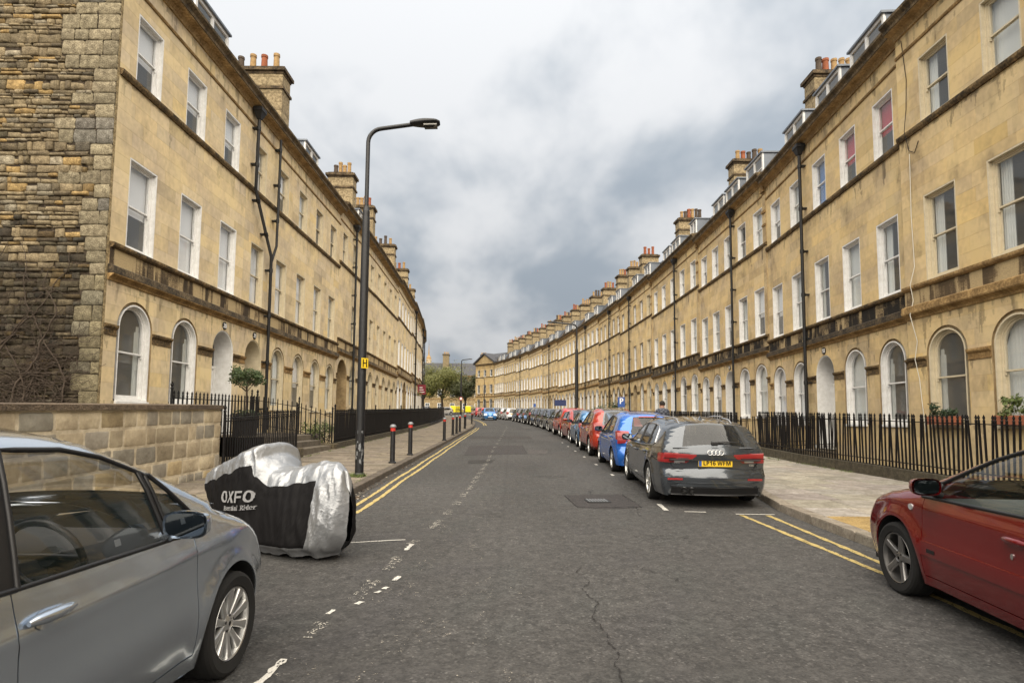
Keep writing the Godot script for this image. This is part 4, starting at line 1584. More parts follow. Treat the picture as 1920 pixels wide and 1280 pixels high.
# ---------------------------------------------------------------- rubble gable, boundary wall
func stone_face(b: MB, fn: Callable, u0: float, u1: float, v0: float, v1: float, bulge: float, rough: float, nu := 5, nv := 4, rim := -0.045) -> void:
	var rows := []
	var ju := (u1 - u0) * (0.07 if rim > -0.03 else 0.13)
	var jv := (v1 - v0) * (0.06 if rim > -0.03 else 0.22)
	for i in nu:
		var row := []
		for j in nv:
			var s := float(i) / (nu - 1)
			var t := float(j) / (nv - 1)
			var edge := i == 0 or j == 0 or i == nu - 1 or j == nv - 1
			var w := rim if edge else bulge * (0.75 + 0.25 * sin(PI * s) * sin(PI * t)) + rr(-rough, rough)
			# second ring sits close to the rim so that stones have shoulders
			var ss := s
			var tt := t
			if i == 1: ss = 0.05
			if i == nu - 2: ss = 0.95
			if j == 1: tt = 0.10
			if j == nv - 2: tt = 0.90
			var corner := (i == 0 or i == nu - 1) and (j == 0 or j == nv - 1)
			var du := rr(-ju, ju) * (0.5 if edge else 0.35)
			var dv := rr(-jv, jv) * (0.5 if edge else 0.35)
			if corner:
				du += (0.5 - s) * (u1 - u0) * 0.10
				dv += (0.5 - t) * (v1 - v0) * 0.16
			row.append(fn.call(lerpf(u0, u1, ss) + du, lerpf(v0, v1, tt) + dv, w))
		rows.append(row)
	b.grid(rows)

func build_gable() -> void:
	var h := get_node("terraced_house_014")
	for ch in get_children():
		if ch.has_meta("label") and str(ch.get_meta("label")).begins_with("left-hand end house"): h = ch
	var g := Node3D.new()
	g.name = "gable_wall"
	h.add_child(g)
	g.transform = Transform3D(Basis(Vector3(0, 0, 1), Vector3(0, 1, 0), Vector3(-1, 0, 0)), Vector3(-0.09, 0, 0))
	var b := MB.new()
	b.col = Color(0.11, 0.085, 0.055)
	var prof := PackedVector2Array([Vector2(-9.2, -3.0), Vector2(0.0, -3.0), Vector2(0.0, 11.0), Vector2(-1.5, 12.9), Vector2(-4.6, 14.4), Vector2(-9.2, 12.0)])
	b.poly(prof, -0.035)
	b.col = Color(0.50, 0.39, 0.21)
	b.skirt(prof, -0.005, -0.09)
	part("mortar_bed", b, M.stone_rough, g)
	var fn := func(u: float, v: float, w: float) -> Vector3: return Vector3(u, v, w)
	# quoins and squared blocks at the corner
	var quoins := []
	var y := -1.2
	while y < 10.9:
		var hh := rr(0.27, 0.40)
		var upper := y > 4.6
		var wq := rr(1.0, 1.5) if upper else rr(0.35, 0.75)
		if upper and rng.randf() < 0.25: wq = rr(0.3, 0.6)
		quoins.append([y, y + hh, wq])
		var x := -wq
		var x_end := 0.0
		while x < x_end - 0.02:
			var w := minf(rr(0.3, 0.62), x_end - x)
			if x_end - x - w < 0.18: w = x_end - x
			b = MB.new()
			var t := rr(0.75, 1.2)
			var cc := Color(0.40 * t, 0.345 * t, 0.23 * t)
			if rng.randf() < 0.14: cc = Color(0.28 * t, 0.26 * t, 0.22 * t)
			if y < 2.6: cc = cc.lerp(Color(0.24 * t, 0.21 * t, 0.115 * t), 0.5)
			b.col = cc
			stone_face(b, fn, x + 0.006, x + w - 0.006, y + 0.006, y + hh - 0.006, 0.006, 0.003, 5, 5, -0.02)
			part("quoin_stone", b, M.stone_rough, g)
			x += w
		y += hh
	var small := MB.new()
	var count := 0
	y = -1.2
	while y < 10.6:
		var hh := rr(0.06, 0.17)
		if rng.randf() < 0.2: hh = rr(0.17, 0.25)
		var wq := 0.5
		for q in quoins:
			if y + hh * 0.5 >= q[0] and y + hh * 0.5 < q[1]: wq = q[2]
		var x := -3.9
		while x < -wq - 0.05:
			var w := rr(0.10, 0.30) if rng.randf() < 0.6 else rr(0.28, 0.55)
			if -wq - x - w < 0.1: w = -wq - x
			var nn := nz.get_noise_2d(x * 1.2, y * 1.2)
			var t := rr(0.6, 1.25)
			var cc := Color(0.38 * t, 0.305 * t, 0.185 * t)
			if rng.randf() < 0.12: cc = Color(0.52 * t, 0.36 * t, 0.15 * t)
			if rng.randf() < 0.12: cc = Color(0.44 * t, 0.385 * t, 0.28 * t)
			# soot and old growth blacken the lower part in patches
			if y < 3.4 + nn * 1.6 and x < -0.5 - nn * 0.4: cc = cc * rr(0.16, 0.45)
			elif rng.randf() < 0.15: cc = cc * rr(0.4, 0.7)
			var v1 := y + hh - rr(0.0, 0.02)
			if hh > 0.12 and rng.randf() < 0.4: v1 = y + hh * rr(0.55, 0.9)
			if w * hh > 0.036 and count < 260 and x > -3.3:
				b = MB.new()
				b.col = cc
				stone_face(b, fn, x + 0.008, x + w - 0.008, y + rr(-0.012, 0.012), v1, rr(0.0, 0.035), 0.011)
				part("rubble_stone", b, M.stone_rough, g)
				count += 1
			else:
				small.col = cc
				stone_face(small, fn, x + 0.008, x + w - 0.008, y + rr(-0.012, 0.012), v1, rr(-0.01, 0.03), 0.011)
			x += w
		y += hh
	part("small_rubble", small, M.stone_rough, g).set_meta("kind", "stuff")
	# bare creeper stems over the foot of the gable
	var vine := thing("climbing_vine", "bare brown creeper stems clinging to the rubble gable", "vine", Vector3(-9.42, 2.04, -13.41))
	var thick := MB.new()
	var thin := MB.new()
	for s in 46:
		var x := rr(-3.4, -0.75)
		var yy := rr(-0.5, 0.0)
		var path := []
		var rad := []
		var len := rr(30, 58) if s < 16 else rr(14, 36)
		var r0 := rr(0.016, 0.032) if s < 12 else rr(0.007, 0.013)
		var dx := rr(-0.02, 0.02)
		for k in int(len):
			path.append(Vector3(x, yy, 0.06 + r0 + 0.015 * sin(k * 0.9 + s)))
			rad.append(r0 * (1.0 - 0.75 * k / len))
			dx = clampf(dx + rr(-0.025, 0.025), -0.06, 0.06)
			x = clampf(x + dx, -3.6, -0.45)
			yy += rr(0.045, 0.095)
		(thick if s < 12 else thin).tube(path, rad, 5, false)
		for q in 16:
			var k0 := rng.randi() % maxi(1, path.size() - 4)
			var p: Vector3 = path[k0]
			var sp := [p]
			var ddx := rr(-0.09, 0.09)
			for k in int(rr(4, 12)):
				p += Vector3(ddx + rr(-0.03, 0.03), rr(-0.035, 0.06), rr(-0.006, 0.012))
				p.z = clampf(p.z, 0.05, 0.14)
				sp.append(p)
			thin.tube(sp, rr(0.004, 0.008), 4, false)
	part("main_stem", thick, M.bark, vine)
	part("twigs", thin, M.bark, vine)

func build_left_front() -> void:
	# squared-stone boundary wall along the pavement
	var wl := thing("boundary_wall", "low squared-stone wall with flat coping in front of the rubble gable", "wall")
	var X := -6.35
	var fn := func(u: float, v: float, w: float) -> Vector3: return Vector3(X + w, gy(u) + 0.12 + v, -u)
	var d0 := 1.5
	var d1 := 12.95
	var b := MB.new()
	b.col = Color(0.72, 0.63, 0.46)
	b.hexa([fn.call(d0, -0.2, -0.006), fn.call(d1 - 0.02, -0.2, -0.006), fn.call(d1 - 0.02, -0.2, -0.36), fn.call(d0, -0.2, -0.36)], [fn.call(d0, 1.42, -0.006), fn.call(d1 - 0.02, 1.42, -0.006), fn.call(d1 - 0.02, 1.42, -0.36), fn.call(d0, 1.42, -0.36)])
	part("core", b, M.stone, wl)
	var v := -0.05
	for c in 5:
		var ch: float = [0.20, 0.30, 0.33, 0.32, 0.30][c]
		var u := d0
		while u < d1 - 0.03:
			var w := rr(0.26, 0.62)
			if d1 - u - w < 0.22: w = d1 - u
			var t := rr(0.62, 1.08)
			var cc := Color(0.58 * t, 0.49 * t, 0.335 * t)
			var kk := rng.randf()
			if kk < 0.3: cc = Color(0.42 * t, 0.385 * t, 0.31 * t)
			elif kk < 0.4: cc = Color(0.60 * t, 0.48 * t, 0.28 * t)
			b = MB.new()
			b.col = cc
			stone_face(b, fn, u + 0.017, u + w - 0.017, v + 0.016, v + ch - 0.016, rr(0.003, 0.012), 0.003, 6, 5, -0.012)
			part("wall_stone", b, M.stone, wl)
			if c == 4 and false: pass
			u += w
		# stones of the end face
		b = MB.new()
		b.col = Color(0.42, 0.35, 0.23) * rr(0.85, 1.1)
		var ef := func(p: float, q: float, w: float) -> Vector3: return Vector3(X - 0.36 + p, gy(d1) + 0.12 + q, -d1 - w)
		stone_face(b, func(p, q, w): return ef.call(0.36 - p, q, w), 0.0, 0.36, v + 0.01, v + ch - 0.01, 0.01, 0.004)
		part("wall_stone", b, M.stone_rough, wl)
		v += ch
	var u := d0
	while u < d1:
		var w := rr(0.55, 0.9)
		if d1 + 0.03 - u - w < 0.3: w = d1 + 0.03 - u
		b = MB.new()
		b.col = Color(0.17, 0.125, 0.085) * rr(0.8, 1.2)
		b.hexa([fn.call(u + 0.004, 1.41, 0.05), fn.call(u + w - 0.004, 1.41, 0.05), fn.call(u + w - 0.004, 1.41, -0.42), fn.call(u + 0.004, 1.41, -0.42)], [fn.call(u + 0.004, 1.49, 0.045), fn.call(u + w - 0.004, 1.49, 0.045), fn.call(u + w - 0.004, 1.51, -0.42), fn.call(u + 0.004, 1.51, -0.42)])
		part("coping_stone", b, M.stone_rough, wl)
		u += w
	# entrance steps and landing to the two front doors
	var st := thing("entrance_steps", "worn stone steps up to the white and cream front doors", "steps")
	for k in 3:
		b = MB.new()
		b.col = Color(0.17, 0.145, 0.11) * rr(0.9, 1.1)
		var y := gy(18.8) + 0.12
		b.cbox(Vector3(-9.4, y - 0.05, -20.6), Vector3(-6.25 - k * 0.36, y + 0.18 * (k + 1), -17.45), 0.012)
		part("step", b, M.flag, st)
	b = MB.new()
	b.col = Color(0.2, 0.17, 0.13)
	b.box(Vector3(-9.4, gy(18.8) - 0.3, -22.6), Vector3(-7.3, gy(18.8) + 0.12 + 0.545, -17.45))
	part("landing", b, M.flag, st)
	for e in [[17.12, 17.44], [20.62, 20.95]]:
		b = MB.new()
		b.col = Color(0.15, 0.125, 0.075)
		b.cbox(Vector3(-7.4, gy(18.8), -e[1]), Vector3(-6.1, gy(18.8) + 0.36, -e[0]), 0.03)
		part("step_kerb", b, M.stone_rough, st)

# ---------------------------------------------------------------- railings
func bar_mesh(hgt: float) -> ArrayMesh:
	var key := "bar%.2f" % hgt
	if not cache.has(key):
		var b := MB.new()
		b.box(Vector3(-0.014, 0, -0.014), Vector3(0.014, hgt - 0.13, 0.014))
		b.lathe([Vector2(0.012, hgt - 0.135), Vector2(0.026, hgt - 0.115), Vector2(0.012, hgt - 0.095), Vector2(0.024, hgt - 0.06), Vector2(0.0, hgt)], 6)
		cache[key] = b.mesh()
	return cache[key]

func railing(label: String, pts: Array, base: Array, hgt: float, space: float, parts: bool, lean: float, plinth: bool, group: String, posts := true) -> void:
	# pts: (x, d) corners; base: height of the foot at each corner
	var t := thing("iron_railing", label, "railing", Vector3.ZERO, 0.0, group)
	var many := MB.new()
	var src := MB.new()
	src.box(Vector3(-0.0125, 0, -0.0125), Vector3(0.0125, hgt - 0.05, 0.0125))
	src.tri(Vector3(-0.02, hgt - 0.07, 0), Vector3(0.02, hgt - 0.07, 0), Vector3(0, hgt, 0))
	src.tri(Vector3(0, hgt - 0.07, -0.02), Vector3(0, hgt - 0.07, 0.02), Vector3(0, hgt, 0))
	var count := 0
	for k in pts.size() - 1:
		var a := Vector3(pts[k].x, base[k], -pts[k].y)
		var e := Vector3(pts[k + 1].x, base[k + 1], -pts[k + 1].y)
		var ln := a.distance_to(e)
		var n := maxi(1, int(ln / space))
		for q in n:
			var p := a.lerp(e, (q + 0.5) / n)
			var lz := rr(-lean, lean)
			if parts and count < 285:
				var o := part("railing_bar", bar_mesh(hgt), M.iron, t, p)
				o.basis = Basis(Vector3(0, 1, 0), atan2(-(e.z - a.z), e.x - a.x)) * Basis(Vector3(0, 0, 1), lz) * Basis(Vector3(1, 0, 0), rr(-lean, lean) * 0.4)
				count += 1
			else:
				var base_i := many.v.size()
				for z in src.v.size():
					many.v.append(src.v[z] + p)
					many.n.append(src.n[z])
					many.uv.append(src.uv[z])
					many.c.append(Color.WHITE)
				for z in src.ix: many.ix.append(base_i + z)
		for yy in [0.12, hgt - 0.19]:
			var b := MB.new()
			var dirv := (e - a).normalized()
			var sd := dirv.cross(Vector3.UP).normalized() * 0.018
			var up := Vector3(0, 0.02, 0)
			var o1: Vector3 = a + Vector3(0, yy, 0)
			var o2: Vector3 = e + Vector3(0, yy, 0)
			b.hexa([o1 - sd, o1 + sd, o2 + sd, o2 - sd], [o1 - sd + up, o1 + sd + up, o2 + sd + up, o2 - sd + up])
			part("horizontal_rail", b, M.iron, t)
		if plinth:
			var b := MB.new()
			var sl := ln
			var m := maxi(1, int(sl / 1.3))
			for q in m:
				var p1 := a.lerp(e, float(q) / m + 0.002)
				var p2 := a.lerp(e, float(q + 1) / m - 0.002)
				var sd := (e - a).normalized().cross(Vector3.UP).normalized() * 0.15
				var tone := rr(0.8, 1.15)
				b = MB.new()
				b.col = Color(0.115 * tone, 0.098 * tone, 0.062 * tone)
				var lo := Vector3(0, -0.28, 0)
				b.hexa([p1 - sd + lo, p1 + sd + lo, p2 + sd + lo, p2 - sd + lo], [p1 - sd * 0.93, p1 + sd * 0.93, p2 + sd * 0.93, p2 - sd * 0.93])
				if parts: part("plinth_stone", b, M.stone_rough, t)
				else: join_into(many, b)
	if posts:
		for k in pts.size():
			var b := MB.new()
			var at := Vector3(pts[k].x, base[k], -pts[k].y)
			b.lathe([Vector2(0.028, 0), Vector2(0.028, hgt + 0.02), Vector2(0.04, hgt + 0.04), Vector2(0.02, hgt + 0.07), Vector2(0.04, hgt + 0.12), Vector2(0.0, hgt + 0.2)], 8)
			part("standard", b, M.iron, t, at)
	if many.v.size() > 0:
		part("distant_bars", many, M.iron, t).set_meta("kind", "stuff")

func rail_run(d0: float, d1: float, right: bool, plinth_up: float) -> Array:
	var p := []
	var base := []
	var n := maxi(1, int((d1 - d0) / 3.0))
	for k in n + 1:
		var d := lerpf(d0, d1, float(k) / n)
		p.append(Vector2(rail_right(d) if right else rail_left(d), d))
		base.append(gy(d) + 0.12 + plinth_up)
	return [p, base]

func build_railings() -> void:
	var q := rail_run(2.0, 9.7, true, 0.24)
	railing("black iron railing on the right nearest the camera, beyond the red car", q[0], q[1], 1.22, 0.13, true, 0.02, true, "railings along the right pavement")
	q = rail_run(9.95, 20.2, true, 0.24)
	railing("long black iron railing with leaning bars behind the red car's bonnet", q[0], q[1], 1.20, 0.108, true, 0.05, true, "railings along the right pavement", false)
	q = rail_run(22.0, 31.0, true, 0.22)
	railing("black iron railing on the right, behind the grey estate car's roof", q[0], q[1], 1.18, 0.108, true, 0.03, true, "railings along the right pavement", false)
	for far in [[32.6, 41.0, "behind the blue hatchback"], [43.0, 52.0, "beside the blue parking sign"], [54.0, 63.0, "behind the red cars"], [65.0, 110.0, "along the far bend of the pavement"]]:
		q = rail_run(far[0], far[1], true, 0.2)
		railing("black iron railing on the right " + far[2], q[0], q[1], 1.16, 0.13, false, 0.02, true, "railings along the right pavement", false)
	# returns beside the bridges to the right-hand front doors
	for dr in [[20.2, 21.05], [22.0, 21.25]]:
		var p0 := Vector2(rail_right(dr[0]), dr[0])
		var p1 := Vector2(face_right(dr[0]) - 0.1, dr[0] + 0.1)
		railing("short black railing across the basement area, %s side of door eighteen" % ("near" if dr[0] < 21 else "far"), [p0, p1], [gy(dr[0]) + 0.2, gy(dr[0]) + 0.35], 1.15, 0.125, true, 0.05, false, "", false)
	for dr in [10.5, 21.1, 31.2, 42.0, 53.3, 63.8]:
		var b := MB.new()
		b.col = Color(0.24, 0.205, 0.15)
		b.box(Vector3(rail_right(dr) - 0.1, gy(dr) - 0.15, -dr - 0.75), Vector3(face_right(dr) + 0.1, gy(dr) + 0.2, -dr + 0.75))
		var br := part(numbered("door_bridge"), b, M.flag, self)
		tag(br, "stone slab bridging the basement area to the right-hand door %s from the camera" % ordinal([10.5, 21.1, 31.2, 42.0, 53.3, 63.8].find(dr)), "bridge", "bridges to front doors")
	# left
	railing("black iron railing on the left between the stone wall and the steps", [Vector2(-6.30, 13.0), Vector2(-6.24, 17.2)], [gy(13.0) + 0.22, gy(17.2) + 0.3], 1.22, 0.115, true, 0.012, true, "railings along the left pavement")
	railing("taller black railing on the landing behind, by the potted bay tree", [Vector2(-7.55, 13.1), Vector2(-7.45, 17.3)], [gy(15.0) + 0.75, gy(17.0) + 0.75], 1.15, 0.17, true, 0.01, false, "")
	railing("black railing sloping beside the far edge of the steps", [Vector2(-9.2, 20.9), Vector2(-7.5, 20.85), Vector2(-6.3, 20.8)], [gy(20.8) + 0.85, gy(20.8) + 0.6, gy(20.8) + 0.25], 1.15, 0.16, true, 0.01, false, "")
	q = rail_run(21.0, 33.5, false, 0.2)
	railing("black iron railing on the left behind the lamp post", q[0], q[1], 1.18, 0.12, true, 0.01, true, "railings along the left pavement", true)
	q = rail_run(33.6, 47.0, false, 0.2)
	railing("black iron railing on the left behind the nearer bollards", q[0], q[1], 1.18, 0.13, true, 0.01, true, "railings along the left pavement", true)
	for far in [[47.1, 58.0, "below the tall dark archway"], [58.1, 72.0, "beneath the maroon hanging sign"], [72.1, 90.0, "farthest away at the bend"]]:
		q = rail_run(far[0], far[1], false, 0.2)
		railing("black iron railing on the left " + far[2], q[0], q[1], 1.2, 0.12, false, 0.01, true, "railings along the left pavement", false)
	# sunken areas behind the railings
	for side in [true, false]:
		var b := MB.new()
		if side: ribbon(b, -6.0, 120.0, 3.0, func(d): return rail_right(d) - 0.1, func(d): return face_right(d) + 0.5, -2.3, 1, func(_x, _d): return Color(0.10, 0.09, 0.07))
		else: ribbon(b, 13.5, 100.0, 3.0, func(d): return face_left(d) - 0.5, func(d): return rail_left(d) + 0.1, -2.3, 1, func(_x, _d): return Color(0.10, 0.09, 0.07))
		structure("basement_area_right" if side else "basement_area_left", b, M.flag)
		b = MB.new()
		var d := -6.0 if side else 13.5
		while d < 100.0:
			var xa := rail_right(d) + 0.14 if side else rail_left(d) - 0.14
			var xb := rail_right(d + 2.0) + 0.14 if side else rail_left(d + 2.0) - 0.14
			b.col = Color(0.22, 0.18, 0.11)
			b.quad(Vector3(xa, gy(d) - 2.35, -d), Vector3(xb, gy(d + 2.0) - 2.35, -d - 2.0), Vector3(xb, gy(d + 2.0) + 0.1, -d - 2.0), Vector3(xa, gy(d) + 0.1, -d))
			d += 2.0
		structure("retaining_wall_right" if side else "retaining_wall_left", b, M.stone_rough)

# ---------------------------------------------------------------- far end of the street
func build_far_end() -> void:
	# pedimented pavilion closing the right-hand terrace
	var p0 := Vector2(-9.3, 151.0)
	var p1 := Vector2(-4.4, 145.6)
	var W := p0.distance_to(p1)
	var h := house({"p0": p0, "p1": p1, "sill": 1.62 + 3.2, "bays": 3, "gf": "www", "lod": 1, "wall": "wall_right", "band": "band_light", "ledge": "moulding_pale", "paint": "paint_stone", "stone": Color(0.47, 0.35, 0.18), "group": "houses of the right-hand terrace", "label": "pavilion with a triangular pediment closing the right-hand terrace", "parapet": false, "dress": [[0, 0, "none"], [0, 1, "none"], [0, 2, "none"], [1, 0, "none"], [1, 1, "none"], [1, 2, "none"], [2, 0, "none"], [2, 1, "none"], [2, 2, "none"]]})
	var b := MB.new()
	b.col = Color(0.47, 0.35, 0.18)
	b.poly(PackedVector2Array([Vector2(-0.3, 11.25), Vector2(W + 0.3, 11.25), Vector2(W * 0.5, 13.5)]), 0.1)
	part("pediment", b, M.stone, h)
	b = MB.new()
	b.col = Color(0.46, 0.36, 0.22)
	for s in [[-0.6, 11.2, W * 0.5, 13.6], [W * 0.5, 13.6, W + 0.6, 11.2]]:
		b.hexa([Vector3(s[0], s[1], 0.5), Vector3(s[2], s[3], 0.5), Vector3(s[2], s[3], -4.0), Vector3(s[0], s[1], -4.0)], [Vector3(s[0], s[1] + 0.4, 0.5), Vector3(s[2], s[3] + 0.4, 0.5), Vector3(s[2], s[3] + 0.4, -4.0), Vector3(s[0], s[1] + 0.4, -4.0)])
	part("raking_cornice", b, M.slate, h)
	# long building beyond the trees
	var t := thing("distant_building", "long slate-roofed stone building beyond the trees at the street's end", "building", Vector3(-21.0, gy(196), -196.0), 0.05)
	b = MB.new()
	b.col = Color(0.40, 0.31, 0.17)
	b.box(Vector3(-30, -6, -12), Vector3(24, 12.0, 0))
	part("wall", b, M.stone, t)
	b = MB.new()
	b.quad(Vector3(-30.5, 12.0, 0.4), Vector3(24.5, 12.0, 0.4), Vector3(24.5, 16.6, -5.0), Vector3(-30.5, 16.6, -5.0))
	b.quad(Vector3(24.5, 12.0, -12), Vector3(-30.5, 12.0, -12), Vector3(-30.5, 16.6, -5.0), Vector3(24.5, 16.6, -5.0))
	b.tri(Vector3(24.5, 12, 0.4), Vector3(24.5, 12, -12), Vector3(24.5, 16.6, -5))
	b.tri(Vector3(-30.5, 12, -12), Vector3(-30.5, 12, 0.4), Vector3(-30.5, 16.6, -5))
	var rf := part("roof", b, M.slate, t)
	b = MB.new()
	b.col = Color(0.42, 0.33, 0.2)
	b.box(Vector3(-30.4, 11.6, -0.2), Vector3(24.4, 12.0, 0.5))
	b.box(Vector3(-30.1, 4.0, 0.0), Vector3(24.1, 4.3, 0.12))
	part("cornice", b, M.moulding_pale, t)
	for i in 13:
		var x := -27.5 + i * 4.1
		for yy in [[0.8, 2.0], [4.9, 2.4], [8.6, 2.0]]:
			var w := node("window", t, Vector3(x, yy[0], 0.0))
			b = MB.new()
			b.ring(rect(-0.75, 0, 0.75, yy[1]), rect(-0.6, 0.12, 0.6, yy[1] - 0.12), 0.04)
			b.box(Vector3(-0.6, yy[1] * 0.5 - 0.04, 0.0), Vector3(0.6, yy[1] * 0.5 + 0.04, 0.035))
			b.box(Vector3(-0.04, 0.12, 0.0), Vector3(0.04, yy[1] - 0.12, 0.034))
			part("frame", b, M.paint_white, w)
			b = MB.new()
			b.quad(Vector3(-0.62, 0.1, 0.02), Vector3(0.62, 0.1, 0.02), Vector3(0.62, yy[1] - 0.1, 0.02), Vector3(-0.62, yy[1] - 0.1, 0.02))
			part("pane", b, M.far_pane, w)
	for x in [-9.2, 3.0, 15.0]:
		var dm := node("dormer", rf, Vector3(x, 12.6, -0.2))
		b = MB.new()
		b.box(Vector3(-1.2, 0, -2.5), Vector3(1.2, 1.6, -0.4))
		part("dormer_cheek", b, M.lead, dm)
		b = MB.new()
		for s in [-0.6, 0.6]:
			b.ring(rect(s - 0.55, 0.1, s + 0.55, 1.5), rect(s - 0.42, 0.22, s + 0.42, 1.38), -0.38)
		part("dormer_frame", b, M.paint_white, dm)
	for x in [-30.0, -1.2, 11.5, 20.0]:
		var c := node("chimney", rf, Vector3(x, 14.4, -3.0))
		b = MB.new()
		b.col = Color(0.42, 0.34, 0.2)
		b.box(Vector3(-1.0, 0, -1.4), Vector3(1.0, 4.6, 1.4))
		b.col = Color(0.22, 0.18, 0.12)
		b.box(Vector3(-1.2, 4.6, -1.6), Vector3(1.2, 5.0, 1.6))
		part("stack", b, M.stone_rough, c)
		for s in 3:
			b = MB.new()
			b.lathe([Vector2(0.22, 0), Vector2(0.18, 0.8), Vector2(0.0, 0.8)], 8)
			part("chimney_pot", b, M.pot_buff, c, Vector3(-0.6 + s * 0.6, 5.0, 0))
	var sp := thing("church_spire", "small gilded cupola with a thin spire above the far roof", "spire", Vector3(-38.6, gy(270) - 0.5, -272.0))
	b = MB.new()
	b.lathe([Vector2(1.2, 0), Vector2(1.2, 23.4), Vector2(1.35, 23.6), Vector2(1.35, 24.0)], 12)
	part("drum", b, M.moulding_pale, sp)
	b = MB.new()
	b.lathe([Vector2(1.15, 24.0), Vector2(1.08, 24.7), Vector2(0.75, 25.4), Vector2(0.35, 25.9), Vector2(0.25, 27.3), Vector2(0.12, 29.5), Vector2(0.0, 33.5)], 12)
	part("gilded_dome", b, M.pot_buff, sp)

# ---------------------------------------------------------------- street furniture
func street_lamp(label: String, x: float, d: float, hgt: float, reach: float, dir: float, r: float) -> Node3D:
	var t := thing("street_lamp", label, "street lamp", Vector3(x, gy(d) + 0.12, -d), 0.0, "street lamps")
	var b := MB.new()
	b.lathe([Vector2(r * 1.25, 0), Vector2(r * 1.25, 0.05), Vector2(r, 0.08), Vector2(r, hgt * 0.2), Vector2(r * 0.97, hgt * 0.62), Vector2(r * 0.9, hgt * 0.72), Vector2(r * 0.8, hgt * 0.745)], 16)
	part("column", b, M.post_paint, t)
	b = MB.new()
	b.lathe([Vector2(r * 0.84, hgt * 0.725), Vector2(r * 0.84, hgt * 0.75), Vector2(r * 0.55, hgt * 0.765)], 16)
	part("collar", b, M.post_paint, t)
	b = MB.new()
	var path := [Vector3(0, hgt * 0.74, 0), Vector3(0, hgt * 0.95, 0)]
	for k in 7:
		var a := PI * 0.5 * k / 6.0 * 0.95
		path.append(Vector3(dir * 0.32 * (1.0 - cos(a)), hgt * 0.955 + 0.32 * sin(a), 0))
	path.append(Vector3(dir * reach, hgt * 0.955 + 0.42, 0))
	b.tube(path, r * 0.5, 12)
	part("arm", b, M.post_paint, t)
	var hd := node("lamp_head", t, Vector3(dir * reach, hgt * 0.955 + 0.42, 0))
	hd.rotation.z = dir * 0.03
	b = MB.new()
	var rows := []
	for s in 11:
		var u := s / 10.0
		var row := []
		var hw := 0.055 + 0.115 * sin(minf(1.0, u * 1.25 + 0.12) * PI * 0.5) * (1.0 if u < 0.8 else sqrt(maxf(0.02, 1.0 - pow((u - 0.8) / 0.205, 2.0))))
		var hh := 0.045 + 0.05 * sin(PI * clampf(u * 0.9 + 0.1, 0, 1))
		for k in 13:
			var a := TAU * k / 12.0
			row.append(Vector3(dir * (-0.05 + u * 0.66), 0.02 + sin(a) * hh * (1.0 if sin(a) > 0 else 0.75), cos(a) * hw))
		rows.append(row)
	b.grid(rows, true, dir < 0)
	part("housing", b, M.post_paint, hd)
	b = MB.new()
	b.cbox(Vector3(minf(dir * 0.26, dir * 0.55), -0.065, -0.11), Vector3(maxf(dir * 0.26, dir * 0.55), -0.03, 0.11), 0.01)
	part("lens", b, M.lamp_glass, hd)
	return t

func bollard(label: String, x: float, d: float, band: bool, hgt := 1.02) -> void:
	var t := thing("bollard", label, "bollard", Vector3(x, gy(d) + 0.12, -d), 0.0, "bollards along the left kerb")
	var b := MB.new()
	b.lathe([Vector2(0.105, 0), Vector2(0.105, 0.03), Vector2(0.068, 0.05), Vector2(0.063, hgt - 0.2), Vector2(0.063, hgt - 0.17)], 14)
	part("post", b, M.post_paint, t)
	b = MB.new()
	b.lathe([Vector2(0.065, hgt - 0.175), Vector2(0.0655, hgt - 0.085)], 14)
	part("reflective_band", b, M.band_red if band else M.post_paint, t)
	b = MB.new()
	b.lathe([Vector2(0.063, hgt - 0.09), Vector2(0.088, hgt - 0.075), Vector2(0.088, hgt - 0.05), Vector2(0.07, hgt - 0.02), Vector2(0.045, hgt), Vector2(0.0, hgt + 0.005)], 14)
	part("cap", b, M.dome_grey, t)

